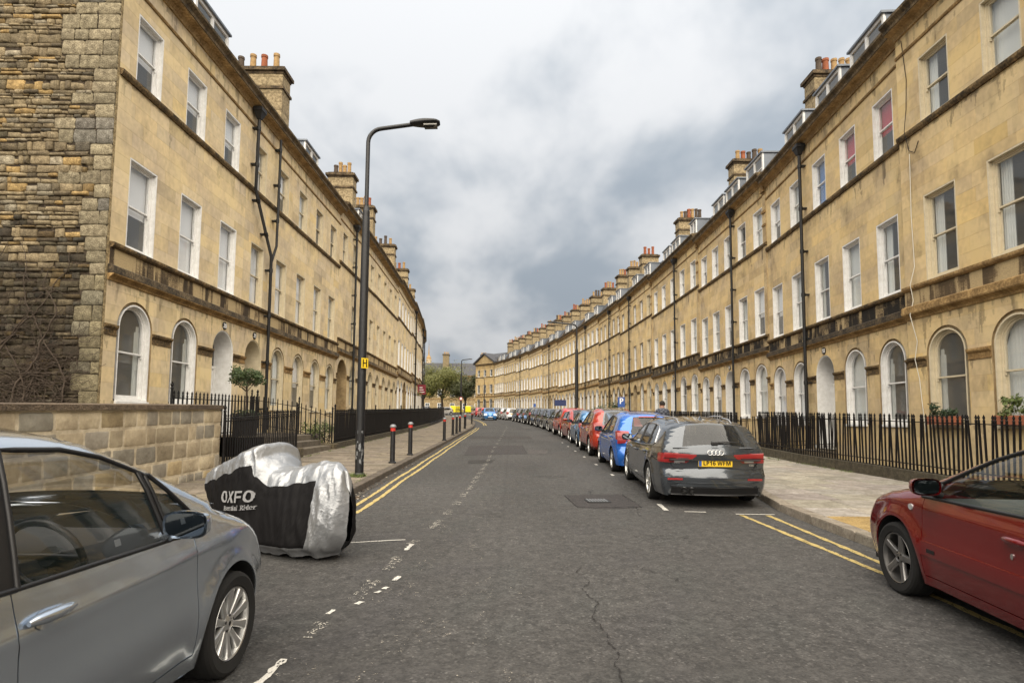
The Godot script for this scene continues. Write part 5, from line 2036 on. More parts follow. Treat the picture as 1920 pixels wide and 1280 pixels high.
func build_street_things() -> void:
	var t := street_lamp("tall black lamp post in the foreground with a yellow plate", -3.25, 12.74, 7.72, 0.98, 1.0, 0.092)
	var pl := node("hydrant_plate", t, Vector3(0.078, 2.42, 0.085))
	pl.rotation.y = 0.85
	var b := MB.new()
	b.box(Vector3(-0.085, -0.11, -0.004), Vector3(0.085, 0.11, 0.004))
	part("plate", b, M.sign_yellow, pl)
	b = MB.new()
	b.box(Vector3(-0.055, -0.085, 0.004), Vector3(-0.03, 0.085, 0.006))
	b.box(Vector3(0.03, -0.085, 0.004), Vector3(0.055, 0.085, 0.006))
	b.box(Vector3(-0.03, -0.012, 0.004), Vector3(0.03, 0.012, 0.006))
	part("letter", b, M.iron, pl)
	b = MB.new()
	for k in 46:
		var a := rr(0, TAU)
		var y := rr(0.25, 1.0)
		var w := rr(0.01, 0.045)
		var r := 0.0945
		b.quad(Vector3(cos(a) * r, y, sin(a) * r), Vector3(cos(a - w / r) * r, y + rr(-0.02, 0.02), sin(a - w / r) * r), Vector3(cos(a - w / r) * r, y + rr(0.02, 0.12), sin(a - w / r) * r), Vector3(cos(a) * r, y + rr(0.02, 0.1), sin(a) * r))
	part("paint_scuffs", b, M.dome_grey, t)
	street_lamp("black street lamp on the right pavement, arm over the parked cars", 4.62, 42.0, 7.5, 1.5, -1.0, 0.12)
	street_lamp("thin far street lamp in front of the pedimented pavilion", -6.0, 128.0, 7.8, 1.5, -1.0, 0.11)
	street_lamp("far street lamp with a round sign, in front of the trees", -8.6, 100.0, 9.6, 1.2, 1.0, 0.15)
	var bl := [[-3.15, 15.76, true, "nearest bollard, black with a red band, beside the lamp post"], [-3.13, 18.37, true, "second nearest black bollard with a red band"], [-2.98, 26.3, true, "third black bollard from the camera, alone at the kerb"], [-3.11, 31.4, true, "fourth black bollard, first of a group of three"],
		[-3.07, 33.1, false, "plain black bollard without a red band, middle of a group of three"], [-3.09, 35.4, true, "sixth black bollard, last of a group of three"], [-3.20, 40.6, true, "seventh bollard, at the corner of the kerb"], [-3.42, 43.2, true, "eighth bollard, close behind the seventh"], [-3.7, 47.5, true, "ninth bollard, beyond the kerb corner"], [-3.5, 52.0, true, "farthest black bollard, beyond the kerb corner"]]
	for q in bl: bollard(q[3], q[0], q[1], q[2])
	# parking sign
	var s := thing("parking_sign", "blue parking sign above the dark red crossover's roof", "sign", Vector3(5.0, gy(27.0) + 0.12, -27.0), 0.0)
	b = MB.new()
	b.lathe([Vector2(0.03, 0), Vector2(0.03, 2.0)], 8)
	part("post", b, M.dome_grey, s)
	b = MB.new()
	b.cbox(Vector3(-0.16, 1.55, 0.03), Vector3(0.16, 2.0, 0.045), 0.005)
	part("plate", b, M.sign_blue, s)
	part("letter", text_mesh("P", 0.26, 0.006), M.sign_white, s, Vector3(0, 1.82, 0.05))
	s = thing("notice_board", "dark blue notice board above the far navy car", "sign", Vector3(4.1, gy(50.0) + 0.12, -50.0), 0.0)
	b = MB.new()
	b.box(Vector3(-0.04, 0, -0.03), Vector3(0.04, 2.2, 0.03))
	part("post", b, M.dome_grey, s)
	b = MB.new()
	b.cbox(Vector3(-0.5, 1.65, 0.03), Vector3(0.5, 2.15, 0.06), 0.005)
	part("board", b, M.sign_navy, s)
	s = thing("parking_sign", "tiny blue parking sign among the farthest parked cars", "sign", Vector3(4.3, gy(80.0) + 0.12, -80.0), 0.0)
	s.position.x = 3.1
	b = MB.new()
	b.lathe([Vector2(0.03, 0), Vector2(0.03, 2.0)], 8)
	part("post", b, M.dome_grey, s)
	b = MB.new()
	b.box(Vector3(-0.16, 1.55, 0.03), Vector3(0.16, 2.0, 0.045))
	part("plate", b, M.sign_blue, s)
	# round sign on the far lamp
	s = thing("speed_sign", "small round white sign fixed to the far lamp post", "sign", Vector3(-8.6, gy(100) + 3.0, -99.8), 0.0)
	b = MB.new()
	var c := PackedVector2Array()
	for k in 20: c.append(Vector2(cos(TAU * k / 20.0), sin(TAU * k / 20.0)) * 0.28)
	b.poly(c, 0.0)
	b.skirt(c, 0.0, -0.03)
	part("rim", b, M.band_red, s)
	c = PackedVector2Array()
	for k in 20: c.append(Vector2(cos(TAU * k / 20.0), sin(TAU * k / 20.0)) * 0.2)
	b = MB.new()
	b.poly(c, 0.004)
	part("face", b, M.sign_white, s)
	# maroon hanging sign with flower baskets on the left terrace
	var d := 66.0
	s = thing("hanging_sign", "maroon hanging sign on a black bracket on the left terrace", "sign", Vector3(face_left(d), gy(d) + 2.6, -d), 0.0)
	b = MB.new()
	b.tube([Vector3(0, 1.5, 0), Vector3(1.6, 1.5, 0)], 0.025, 6)
	part("bracket", b, M.iron, s)
	b = MB.new()
	b.cbox(Vector3(0.35, 0.35, -0.03), Vector3(1.25, 1.45, 0.03), 0.01)
	part("board", b, M.sign_maroon, s)
	b = MB.new()
	for k in 3: b.box(Vector3(0.5, 0.60 + k * 0.25, 0.031), Vector3(1.1 - 0.1 * k, 0.68 + k * 0.25, 0.034))
	part("lettering", b, M.sign_white, s)
	for q in [[64.0, 0.7, "nearer"], [69.0, 1.3, "farther"]]:
		s = thing("flower_basket", "hanging basket of yellow flowers, %s one by the maroon sign" % q[2], "flower basket", Vector3(face_left(q[0]) + q[1], gy(q[0]) + 3.0, -q[0]), 0.0, "hanging flower baskets")
		b = MB.new()
		leaves(b, Vector3(0, 0, 0), Vector3(0.35, 0.3, 0.35), 120, 0.12)
		part("foliage", b, M.leaf_bay, s)
		b = MB.new()
		leaves(b, Vector3(0, 0.05, 0), Vector3(0.38, 0.3, 0.38), 60, 0.10)
		part("flowers", b, M.flower_yellow, s)
		b = MB.new()
		b.tube([Vector3(0, 0.2, 0), Vector3(0, 1.0, 0)], 0.012, 5)
		part("chain", b, M.iron, s)

# ---------------------------------------------------------------- plants
func leaves(b: MB, at: Vector3, rad: Vector3, n: int, size: float, shell := 0.45) -> void:
	for k in n:
		var dir := Vector3(rng.randfn(), rng.randfn(), rng.randfn()).normalized()
		var r := lerpf(shell, 1.0, pow(rng.randf(), 0.6))
		var p := at + dir * rad * r
		var a := Vector3(rng.randfn(), rng.randfn(), rng.randfn()).normalized()
		var c := a.cross(dir + Vector3(0.1, 0.3, 0.2))
		if c.length() < 0.1: c = a.cross(Vector3.UP)
		c = c.normalized()
		var s := size * rr(0.6, 1.25)
		var t := rr(0.55, 1.35)
		b.col = Color(t * rr(0.9, 1.12), t, t * rr(0.7, 1.1))
		b.quad(p - a * s * 0.5, p + c * s * 0.24, p + a * s * 0.5, p - c * s * 0.24)

func tree(label: String, at: Vector3, hgt: float, spread: float, leafm: Material, n: int, sd: int) -> void:
	rng.seed = sd
	var t := thing("street_tree", label, "tree", at, 0.0, "street trees")
	var b := MB.new()
	var crown := []
	b.tube([Vector3(0, -0.5, 0), Vector3(0.1, hgt * 0.15, 0), Vector3(0.0, hgt * 0.28, 0.1), Vector3(0.1, hgt * 0.5, 0.1)], [0.42, 0.33, 0.27, 0.16], 9)
	for k in 13:
		var a := TAU * k / 13.0 + rr(-0.3, 0.3)
		var y0 := hgt * rr(0.22, 0.42)
		var out := spread * rr(0.5, 1.0)
		var tip := Vector3(cos(a) * out, hgt * rr(0.45, 0.95), sin(a) * out)
		var m1 := Vector3(cos(a) * out * 0.4, lerpf(y0, tip.y, 0.5) + 0.3, sin(a) * out * 0.4)
		b.tube([Vector3(0, y0, 0), m1, tip], [0.13, 0.08, 0.03], 5, false)
		crown.append(tip)
		crown.append(m1.lerp(tip, 0.55))
		for q in 4:
			var c := m1.lerp(tip, rr(0.2, 1.0)) + Vector3(rr(-1, 1), rr(-0.6, 0.9), rr(-1, 1)) * spread * 0.28
			b.tube([m1.lerp(tip, 0.4), c], [0.04, 0.015], 4, false)
			crown.append(c)
	crown.append(Vector3(0, hgt * 0.9, 0))
	part("trunk", b, M.bark, t)
	b = MB.new()
	for c in crown:
		var r := spread * rr(0.26, 0.46)
		leaves(b, c, Vector3(r, r * 0.8, r), int(n / crown.size()), 0.42, 0.05)
	part("crown", b, leafm, t)

func build_plants() -> void:
	tree("broad olive-green tree left of centre at the end of the street", Vector3(-19.5, gy(165), -165), 12.6, 8.0, M.leaf_tree, 22000, 11)
	tree("darker tree beside the pedimented pavilion at the street's end", Vector3(-12.6, gy(160), -160), 10.5, 4.2, M.leaf_tree_dark, 13000, 12)
	tree("smaller tree partly hidden by the left terrace at the street's end", Vector3(-25.5, gy(168), -168), 10.0, 4.5, M.leaf_tree, 12000, 13)
	tree("tree behind the camera, mirrored in the silver car's door mirror", Vector3(-8.5, gy(-16), 16), 11.0, 5.5, M.leaf_tree_dark, 5000, 14)
	tree("tree behind the camera, mirrored in the red car's door mirror", Vector3(7.5, gy(-22), 22), 10.0, 4.5, M.leaf_tree_dark, 4000, 15)
	rng.seed = 501
	# clipped bay tree in a tub
	var at := Vector3(-8.05, gy(17.5) + 0.66, -17.9)
	var t := thing("potted_bay_tree", "clipped round bay tree in a dark tub on the landing", "plant", at)
	var b := MB.new()
	b.lathe([Vector2(0.0, 0.0), Vector2(0.28, 0.0), Vector2(0.36, 0.55), Vector2(0.38, 0.56), Vector2(0.38, 0.62), Vector2(0.33, 0.62), Vector2(0.33, 0.55), Vector2(0.0, 0.55)], 18)
	part("tub", b, M.iron_dull, t)
	b = MB.new()
	b.tube([Vector3(0, 0.5, 0), Vector3(0.02, 1.0, 0), Vector3(0, 1.7, 0.01)], [0.035, 0.03, 0.025], 7)
	for k in 9:
		var a := TAU * k / 9.0
		b.tube([Vector3(0, rr(1.35, 1.6), 0), Vector3(cos(a) * 0.38, rr(1.6, 2.1), sin(a) * 0.38)], [0.016, 0.006], 4, false)
	part("trunk", b, M.bark, t)
	b = MB.new()
	for k in 46:
		var dir := Vector3(rng.randfn(), rng.randfn() * 0.75, rng.randfn()).normalized()
		leaves(b, Vector3(0, 1.82, 0) + dir * Vector3(0.48, 0.34, 0.48) * rr(0.5, 1.0), Vector3(0.17, 0.13, 0.17), 46, 0.085, 0.1)
	part("crown", b, M.leaf_bay, t)
	b = MB.new()
	leaves(b, Vector3(0, 0.7, 0), Vector3(0.42, 0.16, 0.42), 500, 0.085, 0.05)
	part("underplanting", b, M.leaf_dark, t)
	# shrubs inside the left railings
	for q in [[-7.2, 22.0, "low pale-green shrub behind the left railing beside the steps", 0.5], [-7.4, 23.6, "second low shrub behind the left railing near the archway", 0.45]]:
		t = thing("garden_shrub", q[2], "shrub", Vector3(q[0], gy(q[1]) + 0.2, -q[1]), 0.0, "shrubs behind the left railing")
		b = MB.new()
		for k in 9: b.tube([Vector3(rr(-0.2, 0.2), -0.2, rr(-0.2, 0.2)), Vector3(rr(-0.5, 0.5), rr(0.3, 0.7), rr(-0.5, 0.5))], [0.014, 0.006], 4, false)
		part("stems", b, M.bark, t)
		b = MB.new()
		for k in 14: leaves(b, Vector3(rr(-0.6, 0.6), rr(0.1, 0.75), rr(-0.6, 0.6)), Vector3(0.25, 0.2, 0.25), 60, 0.075, 0.1)
		part("foliage", b, M.leaf_lime if q[3] > 0.46 else M.leaf_bay, t)
	# window boxes on the nearest right-hand house
	var ho: Node3D
	for ch in get_children():
		if ch.has_meta("label") and str(ch.get_meta("label")).begins_with("nearest right-hand"): ho = ch
	for q in [[0, "terracotta window box of dark plants on the nearest house's first arched window", 0.95], [1, "taller lime-green plant in a trough on the nearest house's second window", 0.9]]:
		var lx: float = 0.35 + 10.35 / 5.0 * (q[0] + 0.5)
		var pos := ho.transform * Vector3(lx, 0.01, 0.16)
		t = thing("window_box", q[1], "window box", pos, 0.0, "window boxes")
		t.basis = ho.basis
		b = MB.new()
		b.cbox(Vector3(-0.48, 0, -0.10), Vector3(0.48, 0.2, 0.10), 0.012)
		part("trough", b, M.terracotta, t)
		b = MB.new()
		for k in 12:
			var c := Vector3(rr(-0.42, 0.42), rr(0.2, 0.34), rr(-0.06, 0.08))
			leaves(b, c, Vector3(0.13, 0.11, 0.1), 40, 0.08, 0.1)
		if q[0] == 1:
			for k in 5: leaves(b, Vector3(rr(-0.35, 0.1), rr(0.35, 0.6), rr(-0.05, 0.08)), Vector3(0.14, 0.12, 0.1), 36, 0.1, 0.1)
		else:
			for k in 3: leaves(b, Vector3(rr(-0.42, -0.25), rr(0.35, 0.5), 0.0), Vector3(0.12, 0.12, 0.1), 40, 0.09, 0.1)
		part("foliage", b, M.leaf_dark if q[0] == 0 else M.leaf_lime, t)
	# clipped shrub behind the parked cars, right
	t = thing("garden_shrub", "dark rounded shrub above the light blue car's roof", "shrub", Vector3(5.6, gy(34.0) + 0.9, -34.0), 0.0)
	b = MB.new()
	for k in 24: leaves(b, Vector3(rr(-0.8, 0.8), rr(0.0, 0.95), rr(-0.6, 0.6)), Vector3(0.35, 0.3, 0.35), 50, 0.12, 0.1)
	part("foliage", b, M.leaf_dark, t)
	b = MB.new()
	b.tube([Vector3(0, -0.85, 0), Vector3(0, 0.4, 0)], [0.06, 0.03], 6)
	part("stem", b, M.bark, t)
	# grass tufts and moss along joints
	b = MB.new()
	var spots := []
	for k in 60: spots.append([-3.25 + rr(-0.28, 0.1), 12.74 + rr(-0.22, 0.1), 0.09])
	for k in 10:
		var dd := rr(9.6, 14.0)
		spots.append([kerb_left(dd) - rr(0.15, 0.5), dd, 0.03])
	for k in 120:
		var dd := rr(14.0, 30.0)
		spots.append([rail_right(dd) - 0.2 - rr(0, 0.08), dd, 0.06])
	for k in 160:
		var dd := rr(13.0, 45.0)
		spots.append([rail_left(dd) + 0.2 + rr(0, 0.1), dd, 0.05])
	for s in spots:
		for q in 6:
			var p := Vector3(s[0] + rr(-0.05, 0.05), gy(s[1]) + 0.11, -s[1] + rr(-0.05, 0.05))
			var tip := p + Vector3(rr(-0.04, 0.04), s[2] * rr(0.5, 1.3), rr(-0.04, 0.04))
			var t2 := rr(0.6, 1.3)
			b.col = Color(t2, t2, t2)
			b.tri(p + Vector3(-0.006, 0, 0), p + Vector3(0.006, 0, 0.004), tip)
	var gr := part("grass_tufts", b, M.leaf_lime, self)
	gr.set_meta("kind", "stuff")
	tag(gr, "small grass tufts and weeds at the foot of lamp post, plinths and kerb", "grass")

# ---------------------------------------------------------------- cars
# A car is described by its side view: local +x forward, y up, z to its right; the origin is on the ground midway between the axles.
class Body:
	var s: Dictionary
	var curve: Array = []        # points of the whole upper outline, front bumper foot to rear bumper foot
	var seg: Array = []          # [name, first, last] into curve
	var x0: float
	var x1: float
	var ytab := PackedFloat32Array()
	var ftab := PackedFloat32Array()
	var rtab := PackedFloat32Array()
	var belt: Array
	var hw: float
	var wb: float
	func _init(spec: Dictionary) -> void:
		s = spec
		hw = s.hw
		wb = s.wb
		belt = s.belt
		var chain := []
		for q in s.top:
			for p in q[1]: chain.append(Vector2(p[0], p[1]))
		var at := 0
		var dense := []
		var starts := []
		for q in s.top:
			starts.append(dense.size())
			for k in q[1].size():
				var i: int = at + k
				if i >= chain.size() - 1: break
				var p0: Vector2 = chain[maxi(i - 1, 0)]
				var p1: Vector2 = chain[i]
				var p2: Vector2 = chain[i + 1]
				var p3: Vector2 = chain[mini(i + 2, chain.size() - 1)]
				for t in 5:
					dense.append(p1.cubic_interpolate(p2, p0, p3, t / 5.0).lerp(p1.lerp(p2, t / 5.0), 0.35))
			at += q[1].size()
		dense.append(chain[chain.size() - 1])
		curve = dense
		for k in s.top.size():
			seg.append([s.top[k][0], starts[k], starts[k + 1] if k + 1 < starts.size() else dense.size() - 1])
		x1 = -9.0
		x0 = 9.0
		for p in curve:
			x1 = maxf(x1, p.x)
			x0 = minf(x0, p.x)
		# tables: top height over x, front and rear edge over y
		for k in 320:
			var x := -3.2 + k * 0.02
			var best := -1.0
			for i in curve.size() - 1:
				var a: Vector2 = curve[i]
				var b: Vector2 = curve[i + 1]
				if (a.x - x) * (b.x - x) <= 0.0 and absf(a.x - b.x) > 1e-5:
					best = maxf(best, lerpf(a.y, b.y, (x - a.x) / (b.x - a.x)))
			ytab.append(best)
		for k in 100:
			var y := k * 0.02
			var f := -9.0
			var r := 9.0
			for i in curve.size() - 1:
				var a: Vector2 = curve[i]
				var b: Vector2 = curve[i + 1]
				if (a.y - y) * (b.y - y) <= 0.0 and absf(a.y - b.y) > 1e-5:
					var x := lerpf(a.x, b.x, (y - a.y) / (b.y - a.y))
					f = maxf(f, x)
					r = minf(r, x)
			ftab.append(f)
			rtab.append(r)
		for t in [ftab, rtab]:
			for k in 100:
				if absf(t[k]) > 8.0: t[k] = t[maxi(k - 1, 0)] if k > 10 else t[12]
		for k in 12:
			if absf(ftab[k]) > 8.0: ftab[k] = ftab[13]
			if absf(rtab[k]) > 8.0: rtab[k] = rtab[13]
	func tab(t: PackedFloat32Array, u: float) -> float:
		var k := clampi(int(u), 0, t.size() - 2)
		return lerpf(t[k], t[k + 1], clampf(u - k, 0.0, 1.0))
	func ytop(x: float) -> float:
		return tab(ytab, (x + 3.2) / 0.02)
	func belt_y(x: float) -> float:
		for k in belt.size() - 1:
			if x <= belt[k][0] and x >= belt[k + 1][0]:
				return lerpf(belt[k][1], belt[k + 1][1], (x - belt[k][0]) / (belt[k + 1][0] - belt[k][0]))
		return belt[0][1] if x > belt[0][0] else belt[belt.size() - 1][1]
	func ro(d: float, r: float) -> float:
		if d >= r: return 0.0
		var q := (r - maxf(d, 0.0)) / r
		return r * (1.0 - sqrt(maxf(0.0, 1.0 - q * q)))
	func w(x: float, y: float) -> float:
		var by := belt_y(x)
		var v := hw
		var yy := minf(y, by)
		v -= s.get("tuck", 0.06) * pow(maxf(0.0, (0.55 - yy) / 0.35), 2.0)
		v -= s.get("shoulder", 0.05) * pow(maxf(0.0, (yy - 0.55) / maxf(0.1, by - 0.55)), 2.0)
		# a crease along the flank
		var cy: float = s.get("crease", 0.72) + 0.02 * x
		v += 0.008 * exp(-pow((y - cy) / 0.035, 2.0))
		v -= 0.010 * exp(-pow((y - cy + 0.16) / 0.10, 2.0))
		# flared arches
		for ax in [wb * 0.5, -wb * 0.5]:
			var dd := sqrt((x - ax) * (x - ax) + (y - s.wr) * (y - s.wr))
			v += s.get("flare", 0.018) * exp(-pow((dd - s.arch - 0.02) / 0.07, 2.0))
		if y > by: v -= s.get("tumble", 0.36) * (y - by) + 0.10 * (y - by) * (y - by)
		var xs := wb * 0.5 - 0.15
		if x > xs: v -= s.get("taper_f", 0.13) * pow((x - xs) / (x1 - xs), 2.0)
		xs = -wb * 0.5 + 0.1
		if x < xs: v -= s.get("taper_r", 0.09) * pow((xs - x) / (xs - x0), 2.0)
		var sl := absf(ytop(x + 0.06) - ytop(x - 0.06)) / 0.12
		var rt: float = s.get("r_top", 0.10) if y > by + 0.1 else s.get("r_hood", 0.09)
		v -= ro((ytop(x) - y) / sqrt(1.0 + sl * sl), rt)
		if y < 1.0: v -= ro(tab(ftab, y / 0.02) - x, s.get("r_front", 0.20))
		v -= ro(x - tab(rtab, y / 0.02), s.get("r_rear", 0.12))
		return maxf(v, 0.02)
	func side(x: float, y: float, sg: float, off: float) -> Vector3:
		return Vector3(x, y, sg * (w(x, y) + off))
	func side_n(x: float, y: float, sg: float) -> Vector3:
		var e := 0.012
		var dx := Vector3(2.0 * e, 0, sg * (w(x + e, y) - w(x - e, y)))
		var dy := Vector3(0, 2.0 * e, sg * (w(x, y + e) - w(x, y - e)))
		var n := dx.cross(dy).normalized()
		return n if n.z * sg > 0.0 else -n
	# point on the rear (or front) of the car at height y, sideways z, pushed out by off
	func rear(z: float, y: float, off: float) -> Vector3:
		var x := tab(rtab, y / 0.02)
		var we := w(x, y)
		var t := clampf(z / we, -1.0, 1.0)
		return Vector3(x - s.get("bow_rear", 0.07) * (1.0 - t * t) - off, y, z)
	func front(z: float, y: float, off: float) -> Vector3:
		var x := tab(ftab, y / 0.02)
		var we := w(x, y)
		var t := clampf(z / we, -1.0, 1.0)
		return Vector3(x + s.get("bow_front", 0.14) * (1.0 - t * t) + off, y, z)

func to_poly(a: Array) -> PackedVector2Array:
	var p := PackedVector2Array()
	for q in a: p.append(q if q is Vector2 else Vector2(q[0], q[1]))
	return p

func intersect_all(polys: Array, q: PackedVector2Array) -> Array:
	var o := []
	for p in polys:
		for r in Geometry2D.intersect_polygons(p, q):
			if not Geometry2D.is_polygon_clockwise(r): o.append(r)
	return o

func clip_all(polys: Array, q: PackedVector2Array) -> Array:
	var o := []
	for p in polys:
		for r in Geometry2D.clip_polygons(p, q):
			if not Geometry2D.is_polygon_clockwise(r): o.append(r)
	return o

# lay flat polygons of the side view onto the curved flank; mode 0 side, 1 rear, 2 front
func lay_on(b: MB, bd: Body, polys: Array, mode: int, sg: float, off: float, cell: float, skirt := 0.0) -> void:
	for p in polys:
		var box := Rect2(p[0], Vector2.ZERO)
		for q in p: box = box.expand(q)
		var nx := maxi(1, int(ceil(box.size.x / cell)))
		var ny := maxi(1, int(ceil(box.size.y / cell)))
		var cache_v := {}
		for i in nx:
			for j in ny:
				var a := box.position + Vector2(box.size.x * i / nx, box.size.y * j / ny)
				var e := box.position + Vector2(box.size.x * (i + 1) / nx, box.size.y * (j + 1) / ny)
				for r in Geometry2D.intersect_polygons(p, rect(a.x, a.y, e.x, e.y)):
					var t := Geometry2D.triangulate_polygon(r)
					if t.is_empty(): continue
					var ids := []
					for q in r:
						var key := Vector2i(int(round(q.x * 5000.0)), int(round(q.y * 5000.0)))
						if not cache_v.has(key): cache_v[key] = wrap_v(b, bd, q, mode, sg, off)
						ids.append(cache_v[key])
					var k := 0
					while k < t.size():
						var ia: int = ids[t[k]]
						var ib: int = ids[t[k + 1]]
						var ic: int = ids[t[k + 2]]
						var fn := (b.v[ib] - b.v[ia]).cross(b.v[ic] - b.v[ia])
						if fn.dot(b.n[ia]) > 0.0: b.ix.append_array([ia, ic, ib])
						else: b.ix.append_array([ia, ib, ic])
						k += 3
		if skirt > 0.0:
			for k in p.size():
				var qa: Vector2 = p[k]
				var qb: Vector2 = p[(k + 1) % p.size()]
				var m := maxi(1, int(qa.distance_to(qb) / (cell * 1.5)))
				for z in m:
					var u0 := qa.lerp(qb, float(z) / m)
					var u1 := qa.lerp(qb, float(z + 1) / m)
					var o0 := wrap_p(bd, u0, mode, sg, off)
					var o1 := wrap_p(bd, u1, mode, sg, off)
					var i0 := wrap_p(bd, u0, mode, sg, off - skirt)
					var i1 := wrap_p(bd, u1, mode, sg, off - skirt)
					if o0.distance_to(o1) > 1e-4: b.quad(o0, o1, i1, i0)

func wrap_p(bd: Body, q: Vector2, mode: int, sg: float, off: float) -> Vector3:
	if mode == 0: return bd.side(q.x, q.y, sg, off)
	if mode == 1: return bd.rear(q.x, q.y, off)
	return bd.front(q.x, q.y, off)

func wrap_v(b: MB, bd: Body, q: Vector2, mode: int, sg: float, off: float) -> int:
	var n: Vector3
	if mode == 0:
		n = bd.side_n(q.x, q.y, sg)
	else:
		var e := 0.012
		var a := wrap_p(bd, q + Vector2(e, 0), mode, sg, off) - wrap_p(bd, q - Vector2(e, 0), mode, sg, off)
		var c := wrap_p(bd, q + Vector2(0, e), mode, sg, off) - wrap_p(bd, q - Vector2(0, e), mode, sg, off)
		n = a.cross(c).normalized()
		if n.x * (-1.0 if mode == 1 else 1.0) < 0.0: n = -n
	return b.vert(wrap_p(bd, q, mode, sg, off), n, q)

func strip(b: MB, bd: Body, i0: int, i1: int, t0: float, t1: float, cols: int, bow: float, off := 0.0) -> void:
	var rows := []
	for i in range(i0, i1 + 1):
		var p: Vector2 = bd.curve[i]
		var tg: Vector2 = (bd.curve[mini(i + 1, bd.curve.size() - 1)] - bd.curve[maxi(i - 1, 0)]).normalized()
		var nn := Vector2(-tg.y, tg.x)
		if nn.y < 0.0 and absf(tg.x) > 0.3: nn = -nn
		if absf(tg.x) <= 0.3: nn = Vector2(1, 0) if p.x > 0 else Vector2(-1, 0)
		var we := bd.w(p.x, p.y)
		var row := []
		for j in cols + 1:
			var t := lerpf(t0, t1, float(j) / cols)
			var q := p + nn * (bow * (1.0 - t * t) + off)
			row.append(Vector3(q.x, q.y, t * we))
		rows.append(row)
	b.grid(rows, false, true)

func arc_pts(cx: float, cy: float, r: float, n := 22) -> PackedVector2Array:
	var p := PackedVector2Array()
	for k in n + 1:
		var a := PI * k / n
		p.append(Vector2(cx + cos(a) * r, cy + sin(a) * r))
	p.append(Vector2(cx - r, cy - 1.0))
	p.append(Vector2(cx + r, cy - 1.0))
	return p

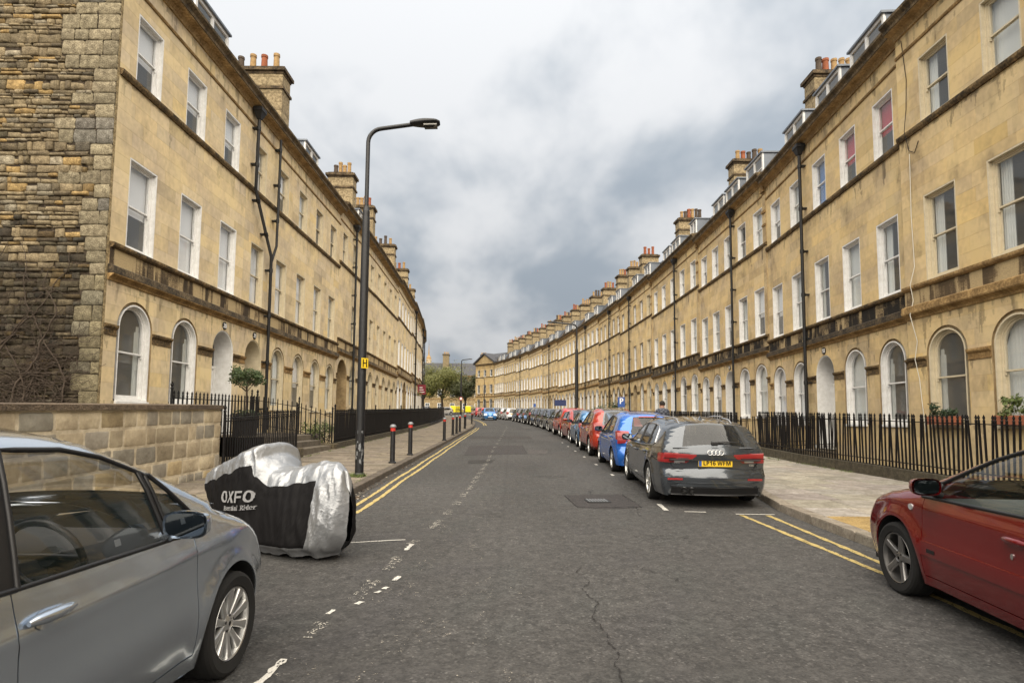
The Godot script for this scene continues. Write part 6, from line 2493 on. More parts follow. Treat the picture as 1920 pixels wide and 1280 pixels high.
# list of [part name, parent part or "", mesh, material key]; material keys "body", "glass" ... are resolved per car
func car_parts(key: String, spec: Dictionary, cell: float) -> Array:
	if cache.has(key): return cache[key]
	var bd := Body.new(spec)
	var out := []
	var outline := PackedVector2Array()
	for p in bd.curve: outline.append(p)
	var low: float = spec.get("floor", 0.20)
	outline.append(Vector2(bd.curve[bd.curve.size() - 1].x, low))
	outline.append(Vector2(bd.curve[0].x, low))
	if Geometry2D.is_polygon_clockwise(outline): outline.reverse()
	var bp := PackedVector2Array()
	bp.append(Vector2(4, -1))
	bp.append(Vector2(4, bd.belt[0][1]))
	for q in bd.belt: bp.append(Vector2(q[0], q[1]))
	bp.append(Vector2(-4, bd.belt[bd.belt.size() - 1][1]))
	bp.append(Vector2(-4, -1))
	var lower := intersect_all([outline], bp)
	var upper := clip_all([outline], bp)
	for ax in [bd.wb * 0.5, -bd.wb * 0.5]: lower = clip_all(lower, arc_pts(ax, spec.wr + 0.01, spec.arch))
	for pn in spec.panes: upper = clip_all(upper, to_poly(pn[1]))
	for pn in spec.panes: lower = clip_all(lower, to_poly(pn[1]))
	# lamps that wrap round the corners are cut out of the flank
	for lp in spec.get("side_lamps", []):
		lower = clip_all(lower, to_poly(lp[2]))
		upper = clip_all(upper, to_poly(lp[2]))
	var sides := [1.0, -1.0]
	for sg in sides:
		# flank panels between the shut lines
		var cuts: Array = spec.cuts
		for k in cuts.size() - 1:
			var a = cuts[k]
			var c = cuts[k + 1]
			var g := 0.0025
			var reg := to_poly([[a[1] - g, 0.0], [a[2] - g, 2.0], [c[2] + g, 2.0], [c[1] + g, 0.0]])
			var ps := intersect_all(lower, reg)
			if ps.is_empty(): continue
			var b := MB.new()
			var nm: String = a[0]
			var sill: float = spec.get("sill", 0.0)
			if nm.ends_with("door") and sill > 0.0:
				var sp := intersect_all(ps, rect(-4, 0, 4, sill - 0.003))
				ps = intersect_all(ps, rect(-4, sill + 0.003, 4, 3))
				var sb := MB.new()
				lay_on(sb, bd, sp, 0, sg, 0.004, cell, 0.02)
				out.append(["sill", "", sb.mesh(), spec.get("sill_mat", "body")])
			lay_on(b, bd, ps, 0, sg, 0.0, cell, 0.014)
			out.append([nm, "", b.mesh(), "body"])
			if nm.ends_with("door") and cell < 0.15:
				var hx: float = lerpf(c[1], c[2], 0.4) + 0.14
				var hy: float = bd.belt_y(hx) - spec.get("handle_drop", 0.12)
				b = MB.new()
				var hp := []
				for z in 9:
					var u := z / 8.0
					hp.append(bd.side(hx - 0.11 + u * 0.22, hy + 0.004 * sin(PI * u), sg, 0.012 + 0.022 * sin(PI * clampf(u, 0.08, 0.92))))
				b.tube(hp, [0.010, 0.018, 0.021, 0.022, 0.022, 0.022, 0.021, 0.018, 0.010], 8)
				out.append(["door_handle", nm, b.mesh(), spec.get("handle_mat", "body")])
				b = MB.new()
				var cup := PackedVector2Array()
				for z in 14: cup.append(Vector2(hx - 0.01 + cos(TAU * z / 14.0) * 0.062, hy - 0.012 + sin(TAU * z / 14.0) * 0.038))
				lay_on(b, bd, [cup], 0, sg, 0.0025, 0.1)
				out.append(["handle_recess", nm, b.mesh(), "body_dark"])
				if spec.has("strip_y"):
					b = MB.new()
					var sy: float = spec.strip_y
					var sp2 := intersect_all(ps, rect(minf(c[1], c[2]) + 0.02, sy - 0.055, maxf(a[1], a[2]) - 0.02, sy + 0.055))
					lay_on(b, bd, sp2, 0, sg, 0.016, cell, 0.016)
					out.append(["rubbing_strip", nm, b.mesh(), "body"])
		# pillars and roof side
		var b := MB.new()
		lay_on(b, bd, upper, 0, sg, 0.0, cell, 0.012)
		out.append(["pillars", "", b.mesh(), "body"])
		for pn in spec.panes:
			b = MB.new()
			var solid: bool = pn[0] == "pillar_trim"
			lay_on(b, bd, [to_poly(pn[1])] if not Geometry2D.is_polygon_clockwise(to_poly(pn[1])) else [rev(to_poly(pn[1]))], 0, sg, -0.002 if solid else -0.007, maxf(cell, 0.08))
			out.append([pn[0], "", b.mesh(), "trim" if solid else pn[2]])
			# rubber round each pane
			if cell < 0.15:
				b = MB.new()
				var pp := to_poly(pn[1])
				var path := []
				for z in pp.size() + 1:
					var q0 := pp[z % pp.size()]
					var q1 := pp[(z + 1) % pp.size()]
					for m in 4:
						if z < pp.size(): path.append(bd.side(lerpf(q0.x, q1.x, m / 4.0), lerpf(q0.y, q1.y, m / 4.0), sg, 0.0))
				path.append(path[0])
				b.tube(path, spec.get("seal", 0.011), 6, false)
				out.append(["window_seal", pn[0], b.mesh(), spec.get("seal_mat", "trim")])
		# wheel arch linings
		for ax in [bd.wb * 0.5, -bd.wb * 0.5]:
			b = MB.new()
			var rows := []
			for z in [0.0, 0.38]:
				var row := []
				for k in 17:
					var a := PI * (k / 16.0) * 1.2 - 0.1 * PI
					var r: float = spec.arch - 0.002
					var yy: float = spec.wr + 0.01 + sin(a) * r
					var xx: float = ax + cos(a) * r
					row.append(Vector3(xx, yy, sg * (minf(bd.w(xx, maxf(yy, 0.25)), bd.hw + 0.02) - 0.008 - z)))
				rows.append(row)
			b.grid(rows, false, sg > 0)
			out.append(["arch_lining", "", b.mesh(), "black"])
		for lp in spec.get("side_lamps", []):
			b = MB.new()
			var reg := to_poly(lp[2])
			if Geometry2D.is_polygon_clockwise(reg): reg.reverse()
			lay_on(b, bd, intersect_all([outline], reg), 0, sg, 0.001, minf(cell, 0.06), 0.01)
			if lp.size() > 3:
				var pr := []
				for q in lp[3]: pr.append([q[0] * sg, q[1]])
				var pz := to_poly(pr)
				if Geometry2D.is_polygon_clockwise(pz): pz.reverse()
				lay_on(b, bd, [pz], 1 if lp[2][0][0] < 0 else 2, sg, 0.006, 0.06, 0.012)
			out.append([lp[0], "", b.mesh(), lp[1]])
	# shells across the car
	for sgm in bd.seg:
		var nm: String = sgm[0]
		var b := MB.new()
		var cols := 14 if cell < 0.15 else 8
		match nm:
			"windscreen", "rear_window":
				var g: float = spec.get("ws_edge", 0.90) if nm == "windscreen" else spec.get("rw_edge", 0.88)
				var bow: float = 0.06 if nm == "windscreen" else spec.get("bow_rear", 0.07) * 0.8
				strip(b, bd, sgm[1], sgm[2], -g, g, cols, bow, -0.004)
				out.append([nm, "", b.mesh(), "glass" if nm == "windscreen" else spec.get("rear_glass", "glass_dark")])
				b = MB.new()
				strip(b, bd, sgm[1], sgm[2], -1.0, -g, 2, bow)
				strip(b, bd, sgm[1], sgm[2], g, 1.0, 2, bow)
				out.append(["screen_pillar", "", b.mesh(), spec.get("pillar_mat", "body")])
			_:
				var bow: float = 0.035
				if nm == "front_bumper": bow = spec.get("bow_front", 0.14)
				if nm == "tailgate" or nm == "rear_bumper": bow = spec.get("bow_rear", 0.07)
				strip(b, bd, sgm[1], sgm[2], -1.0, 1.0, cols, bow)
				out.append([nm, "", b.mesh(), spec.get("roof_mat", "body") if nm == "roof" else "body"])
				if nm == "roof" and cell < 0.15:
					b = MB.new()
					strip(b, bd, sgm[1], sgm[2], -0.96, 0.96, cols, bow, -0.035)
					out.append(["headliner", "", b.mesh(), "lining"])
	# dark floor and cabin
	var b := MB.new()
	b.box(Vector3(bd.x0 + 0.25, low - 0.01, -bd.hw + 0.14), Vector3(bd.x1 - 0.25, low + 0.06, bd.hw - 0.14))
	b.box(Vector3(-bd.wb * 0.5 + spec.arch, low, -bd.hw + 0.09), Vector3(bd.wb * 0.5 - spec.arch, low + 0.1, bd.hw - 0.09))
	out.append(["underbody", "", b.mesh(), "black"])
	var cf: float = spec.cabin[0]
	var cr: float = spec.cabin[1]
	b = MB.new()
	var by := bd.belt_y(0.0) - 0.03
	for z in [-1, 1]:
		b.box(Vector3(cr, low + 0.1, z * (bd.hw - 0.12) - 0.02), Vector3(cf, by - 0.02, z * (bd.hw - 0.12) + 0.02))
	b.box(Vector3(cr, low + 0.1, -bd.hw + 0.12), Vector3(cf, low + 0.14, bd.hw - 0.12))
	b.box(Vector3(cf - 0.02, low + 0.1, -bd.hw + 0.12), Vector3(cf + 0.02, by - 0.12, bd.hw - 0.12))
	b.box(Vector3(cr - 0.55, by - 0.12, -bd.hw + 0.2), Vector3(cr, by - 0.1, bd.hw - 0.2))
	out.append(["cabin_lining", "", b.mesh(), "lining"])
	b = MB.new()
	var dash := []
	for z in [-1.0, 1.0]:
		var row := []
		for q in [[cf, by - 0.02], [cf - 0.18, by + 0.02], [cf - 0.42, by - 0.01], [cf - 0.50, by - 0.07], [cf - 0.48, by - 0.3], [cf - 0.3, low + 0.3]]: row.append(Vector3(q[0], q[1], z * (bd.hw - 0.13)))
		dash.append(row)
	b.grid(dash, false, false)
	out.append(["dashboard", "", b.mesh(), "dash"])
	if cell < 0.15:
		for sx in [cf - 0.95, cf - 1.75]:
			for z in [-0.36, 0.36]:
				if sx - 0.2 < cr: continue
				b = MB.new()
				b.cbox(Vector3(sx - 0.2, low + 0.14, z - 0.24), Vector3(sx + 0.3, low + 0.42, z + 0.24), 0.05)
				b.tf = Transform3D(Basis(Vector3(0, 0, 1), 0.22), Vector3(sx - 0.2, low + 0.38, z))
				b.cbox(Vector3(-0.1, 0, -0.22), Vector3(0.06, 0.56, 0.22), 0.06)
				b.cbox(Vector3(-0.06, 0.60, -0.12), Vector3(0.05, 0.80, 0.12), 0.04)
				b.tf = Transform3D()
				out.append(["seat", "", b.mesh(), "seat"])
		b = MB.new()
		var ring := []
		for k in 25:
			var a := TAU * k / 24.0
			ring.append(Vector3(-0.05 - 0.06 * sin(a), sin(a) * 0.17, cos(a) * 0.18))
		b.tube(ring, 0.016, 7, false)
		b.tube([Vector3(0.08, -0.06, 0), Vector3(-0.03, 0, 0)], 0.05, 8)
		for a in [0.0, PI, -PI * 0.5]: b.tube([Vector3(-0.03, 0, 0), Vector3(-0.05 - 0.06 * sin(a), sin(a) * 0.17, cos(a) * 0.18)], 0.014, 6)
		var st := MB.new()
		st.tf = Transform3D(Basis(), Vector3(cf - 0.60, by - 0.04, 0.36))
		for k in b.v.size():
			st.v.append(b.v[k] + Vector3(cf - 0.60, by - 0.02, 0.36))
		st.n = b.n
		st.uv = b.uv
		st.c = b.c
		st.ix = b.ix
		out.append(["steering_wheel", "", st.mesh(), "trim"])
	# door mirrors
	for sg in sides:
		var mx: float = spec.mirror[0]
		var my: float = spec.mirror[1]
		var base := bd.side(mx, my - 0.05, sg, 0.0)
		b = MB.new()
		var c0 := Vector3(mx - 0.03, my + 0.03, sg * (absf(base.z) + 0.135))
		var rows := []
		for k in 8:
			var u := k / 7.0
			var row := []
			var rx := 0.085 * sin(PI * 0.5 * minf(1.0, u * 1.15))
			for q in 17:
				var a := TAU * q / 16.0
				var cy := signf(sin(a)) * pow(absf(sin(a)), 0.6)
				var cz := signf(cos(a)) * pow(absf(cos(a)), 0.6)
				var f := sqrt(maxf(0.0, u * (2.0 - u)))
				row.append(c0 + Vector3(0.10 - u * 0.14, cy * 0.068 * f, cz * 0.112 * f))
			rows.append(row)
		b.grid(rows, true, true)
		out.append(["door_mirror", "", b.mesh(), spec.get("mirror_mat", "body")])
		b = MB.new()
		b.tube([base + Vector3(0.02, 0.0, -sg * 0.02), Vector3(mx + 0.01, my - 0.015, sg * (absf(base.z) + 0.05)), c0 + Vector3(0.02, -0.035, -sg * 0.04)], [0.035, 0.03, 0.03], 8)
		out.append(["mirror_stalk", "door_mirror", b.mesh(), spec.get("stalk_mat", "trim")])
		b = MB.new()
		var gl := PackedVector2Array()
		for q in 16:
			var a := TAU * q / 16.0
			gl.append(Vector2(signf(cos(a)) * pow(absf(cos(a)), 0.6) * 0.098, signf(sin(a)) * pow(absf(sin(a)), 0.6) * 0.056))
		b.tf = Transform3D(Basis(Vector3(0, 0, 1), Vector3(0, 1, 0), Vector3(-1, 0, 0)), c0 + Vector3(-0.042, 0, 0))
		b.poly(gl, 0.0)
		out.append(["mirror_glass", "door_mirror", b.mesh(), "mirror"])
	cache[key] = out
	return out

func rev(p: PackedVector2Array) -> PackedVector2Array:
	p.reverse()
	return p

func wheel_parts(r: float, wd: float, style: String, fine: bool) -> Array:
	var key := "wheel%.3f%s%s" % [r, style, fine]
	if cache.has(key): return cache[key]
	var out := []
	var n := 40 if fine else 20
	var rr0: float = r * (0.70 if style != "steel" else 0.66)
	var b := MB.new()
	# lathed round y, later turned onto the axle; y points outwards
	b.lathe([Vector2(rr0 * 0.985, wd * 0.36), Vector2(rr0 * 1.03, wd * 0.47), Vector2(r * 0.90, wd * 0.52), Vector2(r * 0.965, wd * 0.47), Vector2(r * 0.993, wd * 0.38), Vector2(r, wd * 0.2), Vector2(r, -wd * 0.3), Vector2(r * 0.96, -wd * 0.48), Vector2(rr0, -wd * 0.45)].map(func(q): return q), n)
	if fine:
		for k in [0.28, 0.02, -0.24]:
			b.lathe([Vector2(r + 0.0035, wd * k), Vector2(r + 0.0035, wd * (k - 0.2))], n)
	out.append(["tyre", b.mesh(), "rubber"])
	b = MB.new()
	b.lathe([Vector2(rr0 * 1.01, wd * 0.40), Vector2(rr0 * 0.985, wd * 0.46), Vector2(rr0 * 0.95, wd * 0.44), Vector2(rr0 * 0.93, wd * 0.30), Vector2(rr0 * 0.90, -wd * 0.3)], n)
	out.append(["rim", b.mesh(), "alloy" if style != "dark" else "alloy_dull"])
	b = MB.new()
	b.lathe([Vector2(rr0 * 0.92, -wd * 0.05), Vector2(0.0, -wd * 0.02)], n)
	out.append(["brake", b.mesh(), "black"])
	b = MB.new()
	var spokes := 5
	var pairs := 1
	if style == "ten": spokes = 10
	if style == "multi": spokes = 7
	for k in spokes:
		var a := TAU * k / spokes
		var w0: float = rr0 * (0.085 if style == "ten" else 0.17)
		var w1: float = rr0 * (0.155 if style == "ten" else 0.15)
		if style == "multi":
			w0 = rr0 * 0.13
			w1 = rr0 * 0.12
		b.tf = Transform3D(Basis(Vector3(0, 1, 0), a), Vector3.ZERO)
		var rows := []
		for q in 6:
			var u := q / 5.0
			var x := lerpf(rr0 * 0.16, rr0 * 0.955, u)
			var hw2 := lerpf(w0, w1, u) * (1.0 - 0.22 * sin(PI * u))
			var y := wd * (0.33 + 0.10 * u * u + 0.02 * sin(PI * u))
			rows.append([Vector3(x, y - wd * 0.16, -hw2), Vector3(x, y - wd * 0.02, -hw2), Vector3(x, y, -hw2 * 0.55), Vector3(x, y, hw2 * 0.55), Vector3(x, y - wd * 0.02, hw2), Vector3(x, y - wd * 0.16, hw2)])
		b.grid(rows, false, true)
	b.tf = Transform3D()
	out.append(["spokes", b.mesh(), "alloy" if style != "dark" else "alloy_dull"])
	b = MB.new()
	b.lathe([Vector2(rr0 * 0.27, wd * 0.22), Vector2(rr0 * 0.26, wd * 0.34), Vector2(rr0 * 0.15, wd * 0.38), Vector2(rr0 * 0.13, wd * 0.36), Vector2(0.0, wd * 0.37)], 20)
	out.append(["hub", b.mesh(), "alloy" if style != "dark" else "alloy_dull"])
	if fine:
		b = MB.new()
		for k in 5:
			var a := TAU * (k + 0.5) / 5.0
			b.lathe([Vector2(rr0 * 0.045, wd * 0.3), Vector2(rr0 * 0.045, wd * 0.365), Vector2(0, wd * 0.367)], 8, Vector3(cos(a) * rr0 * 0.205, 0, sin(a) * rr0 * 0.205))
		out.append(["wheel_nuts", b.mesh(), "trim"])
	cache[key] = out
	return out

func car_materials() -> void:
	var m: StandardMaterial3D
	for q in [["paint_silver", 0.50, 0.56, 0.635, 0.9], ["paint_red", 0.145, 0.001, 0.002, 0.25], ["paint_grey", 0.065, 0.075, 0.088, 0.6], ["paint_blue", 0.015, 0.13, 0.52, 0.3], ["paint_orange_red", 0.36, 0.03, 0.015, 0.15], ["paint_light_blue", 0.05, 0.17, 0.36, 0.3], ["paint_bright_red", 0.50, 0.015, 0.015, 0.1], ["paint_brown", 0.10, 0.065, 0.055, 0.4], ["paint_navy", 0.010, 0.014, 0.035, 0.3], ["paint_black", 0.008, 0.008, 0.010, 0.2], ["paint_car_white", 0.72, 0.72, 0.72, 0.0], ["paint_sky", 0.05, 0.22, 0.55, 0.3], ["paint_dark_grey", 0.03, 0.032, 0.036, 0.4], ["paint_pale_silver", 0.5, 0.5, 0.5, 0.5], ["paint_yellow", 0.72, 0.62, 0.02, 0.0]]:
		m = mat(q[0], lin(q[1], q[2], q[3]), 0.2, q[4])
		m.clearcoat_enabled = true
		m.clearcoat = 1.0
		m.clearcoat_roughness = 0.04
	m = mat("car_glass", lin(0.02, 0.035, 0.032, 0.16), 0.02)
	m.transparency = BaseMaterial3D.TRANSPARENCY_ALPHA
	m = mat("car_glass_dark", lin(0.02, 0.022, 0.024, 0.55), 0.02)
	m.transparency = BaseMaterial3D.TRANSPARENCY_ALPHA
	mat("car_trim", lin(0.008, 0.008, 0.009), 0.45)
	mat("car_lining", lin(0.018, 0.018, 0.019), 0.9)
	mat("car_lining_grey", lin(0.07, 0.085, 0.085), 0.9)
	mat("car_rubber", lin(0.009, 0.0088, 0.0085), 0.9).albedo_texture = M.iron_dull.albedo_texture
	mat("car_alloy", lin(0.56, 0.56, 0.55), 0.28, 0.85)
	mat("car_alloy_dull", lin(0.24, 0.235, 0.23), 0.35, 0.85)
	mat("car_mirror", lin(0.22, 0.25, 0.28), 0.02, 1.0)
	mat("car_chrome", lin(0.75, 0.75, 0.75), 0.12, 1.0)
	mat("lamp_red", lin(0.26, 0.004, 0.006), 0.12).clearcoat_enabled = true
	mat("lamp_clear", lin(0.55, 0.56, 0.57), 0.12, 0.5).clearcoat_enabled = true
	mat("lamp_amber", lin(0.6, 0.22, 0.02), 0.2)
	mat("plate_yellow", lin(0.72, 0.47, 0.015), 0.45)
	mat("plate_white", lin(0.7, 0.7, 0.68), 0.45)

func car(called: String, label: String, key: String, spec: Dictionary, at: Vector2, slope: float, toward: bool, paint: String, cell: float, o := {}) -> Node3D:
	var t := thing(called, label, o.get("category", "car"), Vector3(at.x, gy(at.y), -at.y), 0.0, o.get("group", "cars parked along the street"))
	var yaw := PI * 0.5 - atan(slope)
	if toward: yaw = -PI * 0.5 - atan(slope)
	t.basis = Basis(Vector3.UP, yaw) * Basis(Vector3(0, 0, 1), -SLOPE if toward else SLOPE)
	var mats := {"body": M[paint], "body_dark": M[paint], "glass": M.car_glass, "glass_dark": M.car_glass_dark, "trim": M.car_trim, "lining": M.car_lining, "dash": M.car_lining, "seat": M.car_lining, "black": M.black, "mirror": M.car_mirror, "rubber": M.car_rubber, "alloy": M.car_alloy, "alloy_dull": M.car_alloy_dull, "chrome": M.car_chrome, "red": M.lamp_red, "clear": M.lamp_clear, "amber": M.lamp_amber, "grey": M.paint_grey}
	for k in o.get("mats", {}): mats[k] = M[o.mats[k]]
	var last := {}
	for p in car_parts(key, spec, cell):
		var host: Node = t
		if p[1] != "" and last.has(p[1]): host = last[p[1]]
		var n := part(p[0], p[2], mats[p[3]], host)
		if p[1] == "": last[p[0]] = n
	for sx in [1, -1]:
		for sz in [1.0, -1.0]:
			var wn := node("wheel", t, Vector3(sx * spec.wb * 0.5, spec.wr, sz * (spec.hw - 0.105 - spec.get("wheel_in", 0.0))))
			var bs := Basis(Vector3(1, 0, 0), Vector3(0, 0, 1), Vector3(0, -1, 0)) if sz > 0 else Basis(Vector3(-1, 0, 0), Vector3(0, 0, -1), Vector3(0, -1, 0))
			wn.basis = bs * Basis(Vector3(0, 1, 0), rr(0, TAU))
			for q in wheel_parts(spec.wr, 0.20, o.get("rims", "five"), cell < 0.07):
				part(q[0], q[1], mats[q[2]], wn)
	return t

func pane_front(a: Array) -> Array:
	return ["front_window", a, "glass"]

func spec_jazz() -> Dictionary:
	return {"hw": 0.84, "wb": 2.45, "wr": 0.302, "arch": 0.355, "sill": 0.285, "floor": 0.19, "tumble": 0.30, "taper_f": 0.15, "r_hood": 0.13, "r_front": 0.28, "crease": 0.80, "handle_drop": 0.125, "handle_mat": "body", "stalk_mat": "body",
		"top": [["front_bumper", [[1.96, 0.20], [2.0, 0.36], [2.0, 0.52], [1.97, 0.64]]], ["bonnet", [[1.90, 0.74], [1.70, 0.86], [1.42, 0.965], [1.20, 1.035]]], ["windscreen", [[1.10, 1.075], [0.70, 1.27], [0.34, 1.42]]], ["roof", [[0.16, 1.475], [-0.2, 1.52], [-0.8, 1.515], [-1.35, 1.46]]], ["rear_window", [[-1.56, 1.41], [-1.68, 1.2]]], ["tailgate", [[-1.76, 1.02], [-1.82, 0.8]]], ["rear_bumper", [[-1.86, 0.66], [-1.87, 0.42], [-1.82, 0.20]]]],
		"belt": [[1.3, 0.90], [0.95, 0.92], [-0.2, 0.965], [-1.2, 1.02], [-1.8, 1.06]],
		"panes": [["quarter_light", [[0.97, 0.915], [0.62, 0.932], [0.56, 1.262], [0.60, 1.262]], "glass"], ["pillar_trim", [[0.62, 0.932], [0.585, 0.934], [0.52, 1.285], [0.56, 1.262]], ""], ["front_window", [[0.585, 0.934], [-0.30, 0.962], [-0.22, 1.445], [0.08, 1.425], [0.30, 1.375], [0.52, 1.285]], "glass"],
			["pillar_trim", [[-0.30, 0.962], [-0.42, 0.968], [-0.35, 1.448], [-0.22, 1.445]], ""], ["rear_window_side", [[-0.42, 0.968], [-1.12, 1.008], [-1.08, 1.405], [-0.35, 1.448]], "glass"], ["pillar_trim", [[-1.12, 1.008], [-1.17, 1.01], [-1.13, 1.40], [-1.08, 1.405]], ""]],
		"cuts": [["front_wing", 2.2, 2.2], ["front_door", 0.80, 0.84], ["rear_door", -0.30, -0.36], ["rear_wing", -1.20, -1.25], ["end", -2.4, -2.4]],
		"side_lamps": [["headlamp", "clear", [[2.1, 0.60], [2.1, 0.78], [1.78, 0.86], [1.60, 0.90], [1.66, 0.80], [1.85, 0.63]]]], "cabin": [1.0, -1.2], "mirror": [0.58, 1.0]}

func spec_leon() -> Dictionary:
	return {"hw": 0.87, "wb": 2.51, "wr": 0.312, "arch": 0.36, "sill": 0.27, "floor": 0.19, "tumble": 0.42, "taper_f": 0.15, "r_hood": 0.13, "r_front": 0.30, "crease": 0.80, "strip_y": 0.50, "handle_drop": 0.16, "seal": 0.014,
		"top": [["front_bumper", [[2.06, 0.20], [2.10, 0.36], [2.10, 0.52], [2.06, 0.64]]], ["bonnet", [[1.97, 0.745], [1.75, 0.845], [1.4, 0.925], [1.08, 0.98]]], ["windscreen", [[0.96, 1.01], [0.5, 1.225], [0.15, 1.36]]], ["roof", [[-0.05, 1.405], [-0.45, 1.435], [-0.9, 1.42], [-1.25, 1.37]]], ["rear_window", [[-1.42, 1.335], [-1.7, 1.15]]], ["tailgate", [[-1.92, 1.0], [-2.03, 0.82]]], ["rear_bumper", [[-2.07, 0.66], [-2.08, 0.42], [-2.04, 0.20]]]],
		"belt": [[1.3, 0.90], [0.9, 0.905], [-0.3, 0.93], [-1.4, 0.96], [-2.0, 0.98]],
		"panes": [["pillar_trim", [[0.90, 0.905], [0.74, 0.908], [0.72, 1.035], [0.735, 1.04]], ""], ["front_window", [[0.74, 0.908], [-0.24, 0.928], [-0.10, 1.36], [0.05, 1.345], [0.28, 1.265], [0.72, 1.035]], "glass"], ["pillar_trim", [[-0.24, 0.928], [-0.40, 0.932], [-0.24, 1.372], [-0.10, 1.36]], ""], ["rear_window_side", [[-0.40, 0.932], [-1.15, 0.952], [-1.22, 1.0], [-0.98, 1.325], [-0.70, 1.37], [-0.24, 1.372]], "glass"]],
		"cuts": [["front_wing", 2.3, 2.3], ["front_door", 0.84, 0.90], ["rear_door", -0.28, -0.36], ["rear_wing", -1.10, -1.30], ["end", -2.5, -2.5]],
		"side_lamps": [["headlamp", "clear", [[2.2, 0.60], [2.2, 0.76], [1.95, 0.80], [1.86, 0.76], [1.95, 0.62]]]], "cabin": [0.92, -1.2], "mirror": [0.70, 0.985]}

func spec_estate() -> Dictionary:
	return {"hw": 0.921, "wb": 2.82, "wr": 0.33, "arch": 0.372, "sill": 0.30, "floor": 0.19, "tumble": 0.46, "taper_f": 0.13, "taper_r": 0.085, "r_rear": 0.13, "r_hood": 0.11, "crease": 0.80, "mirror_mat": "trim", "seal": 0.009, "bow_rear": 0.10, "rw_edge": 0.90, "pillar_mat": "body",
		"top": [["front_bumper", [[2.24, 0.20], [2.28, 0.38], [2.28, 0.54], [2.24, 0.66]]], ["bonnet", [[2.12, 0.76], [1.85, 0.86], [1.4, 0.95], [1.12, 0.99]]], ["windscreen", [[1.0, 1.02], [0.55, 1.22], [0.22, 1.35]]], ["roof", [[0.0, 1.405], [-0.5, 1.434], [-1.1, 1.425], [-1.7, 1.385], [-1.98, 1.345]]], ["rear_window", [[-2.06, 1.325], [-2.18, 1.19], [-2.28, 1.05]]], ["tailgate", [[-2.325, 0.985], [-2.345, 0.93], [-2.355, 0.86], [-2.325, 0.72], [-2.32, 0.62]]], ["rear_bumper", [[-2.36, 0.585], [-2.39, 0.50], [-2.38, 0.36], [-2.34, 0.24], [-2.30, 0.20]]]],
		"belt": [[1.4, 0.90], [0.9, 0.91], [-0.3, 0.93], [-1.4, 0.965], [-2.3, 1.0]],
		"panes": [["front_window", [[0.80, 0.912], [-0.18, 0.928], [-0.06, 1.335], [0.14, 1.305], [0.72, 0.985]], "glass"], ["pillar_trim", [[-0.18, 0.928], [-0.28, 0.93], [-0.17, 1.342], [-0.06, 1.335]], ""], ["rear_window_side", [[-0.28, 0.93], [-1.10, 0.955], [-1.02, 1.335], [-0.17, 1.342]], "glass_dark"], ["pillar_trim", [[-1.10, 0.955], [-1.16, 0.957], [-1.08, 1.332], [-1.02, 1.335]], ""], ["quarter_window", [[-1.16, 0.957], [-1.66, 0.985], [-1.74, 1.03], [-1.60, 1.25], [-1.48, 1.31], [-1.08, 1.332]], "glass_dark"]],
		"cuts": [["front_wing", 2.5, 2.5], ["front_door", 0.95, 0.95], ["rear_door", -0.20, -0.26], ["rear_wing", -1.16, -1.16], ["end", -2.8, -2.8]],
		"side_lamps": [["tail_lamp", "red", [[-2.6, 0.735], [-2.6, 0.90], [-2.12, 0.885], [-2.05, 0.86], [-2.12, 0.735]], [[0.45, 0.735], [0.80, 0.735], [0.80, 0.90], [0.30, 0.87], [0.30, 0.845]]]], "cabin": [1.0, -1.9], "mirror": [0.70, 0.98]}

func spec_hatch() -> Dictionary:
	return {"hw": 0.85, "wb": 2.51, "wr": 0.305, "arch": 0.35, "sill": 0.28, "floor": 0.20, "tumble": 0.36, "r_hood": 0.12, "r_rear": 0.14, "crease": 0.78, "bow_rear": 0.09, "rw_edge": 0.90,
		"top": [["front_bumper", [[1.98, 0.20], [2.02, 0.36], [2.02, 0.54], [1.98, 0.66]]], ["bonnet", [[1.88, 0.77], [1.65, 0.88], [1.35, 0.97], [1.15, 1.02]]], ["windscreen", [[1.05, 1.06], [0.6, 1.28], [0.25, 1.42]]], ["roof", [[0.05, 1.465], [-0.35, 1.505], [-0.9, 1.495], [-1.4, 1.45], [-1.58, 1.425]]], ["rear_window", [[-1.62, 1.39], [-1.74, 1.2], [-1.80, 1.05]]], ["tailgate", [[-1.84, 0.96], [-1.85, 0.80], [-1.83, 0.66]]], ["rear_bumper", [[-1.89, 0.60], [-1.92, 0.50], [-1.91, 0.36], [-1.86, 0.20]]]],
		"belt": [[1.3, 0.90], [0.9, 0.92], [-0.3, 0.96], [-1.2, 1.02], [-1.9, 1.06]],
		"panes": [["front_window", [[0.86, 0.92], [-0.20, 0.955], [-0.12, 1.41], [0.10, 1.385], [0.75, 1.03]], "glass"], ["pillar_trim", [[-0.20, 0.955], [-0.32, 0.96], [-0.24, 1.415], [-0.12, 1.41]], ""], ["rear_window_side", [[-0.32, 0.96], [-1.10, 1.01], [-1.25, 1.09], [-1.12, 1.36], [-0.24, 1.415]], "glass_dark"]],
		"cuts": [["front_wing", 2.3, 2.3], ["front_door", 0.88, 0.92], ["rear_door", -0.24, -0.30], ["rear_wing", -1.12, -1.2], ["end", -2.4, -2.4]],
		"side_lamps": [["tail_lamp", "red", [[-2.2, 0.80], [-2.2, 1.02], [-1.72, 1.06], [-1.52, 1.04], [-1.66, 0.84]], [[0.58, 0.76], [0.78, 0.74], [0.78, 1.02], [0.52, 0.98]]], ["headlamp", "clear", [[2.2, 0.62], [2.2, 0.76], [1.75, 0.85], [1.60, 0.86], [1.85, 0.64]], [[0.42, 0.60], [0.78, 0.60], [0.78, 0.70], [0.48, 0.68]]]], "cabin": [1.0, -1.3], "mirror": [0.74, 1.0]}

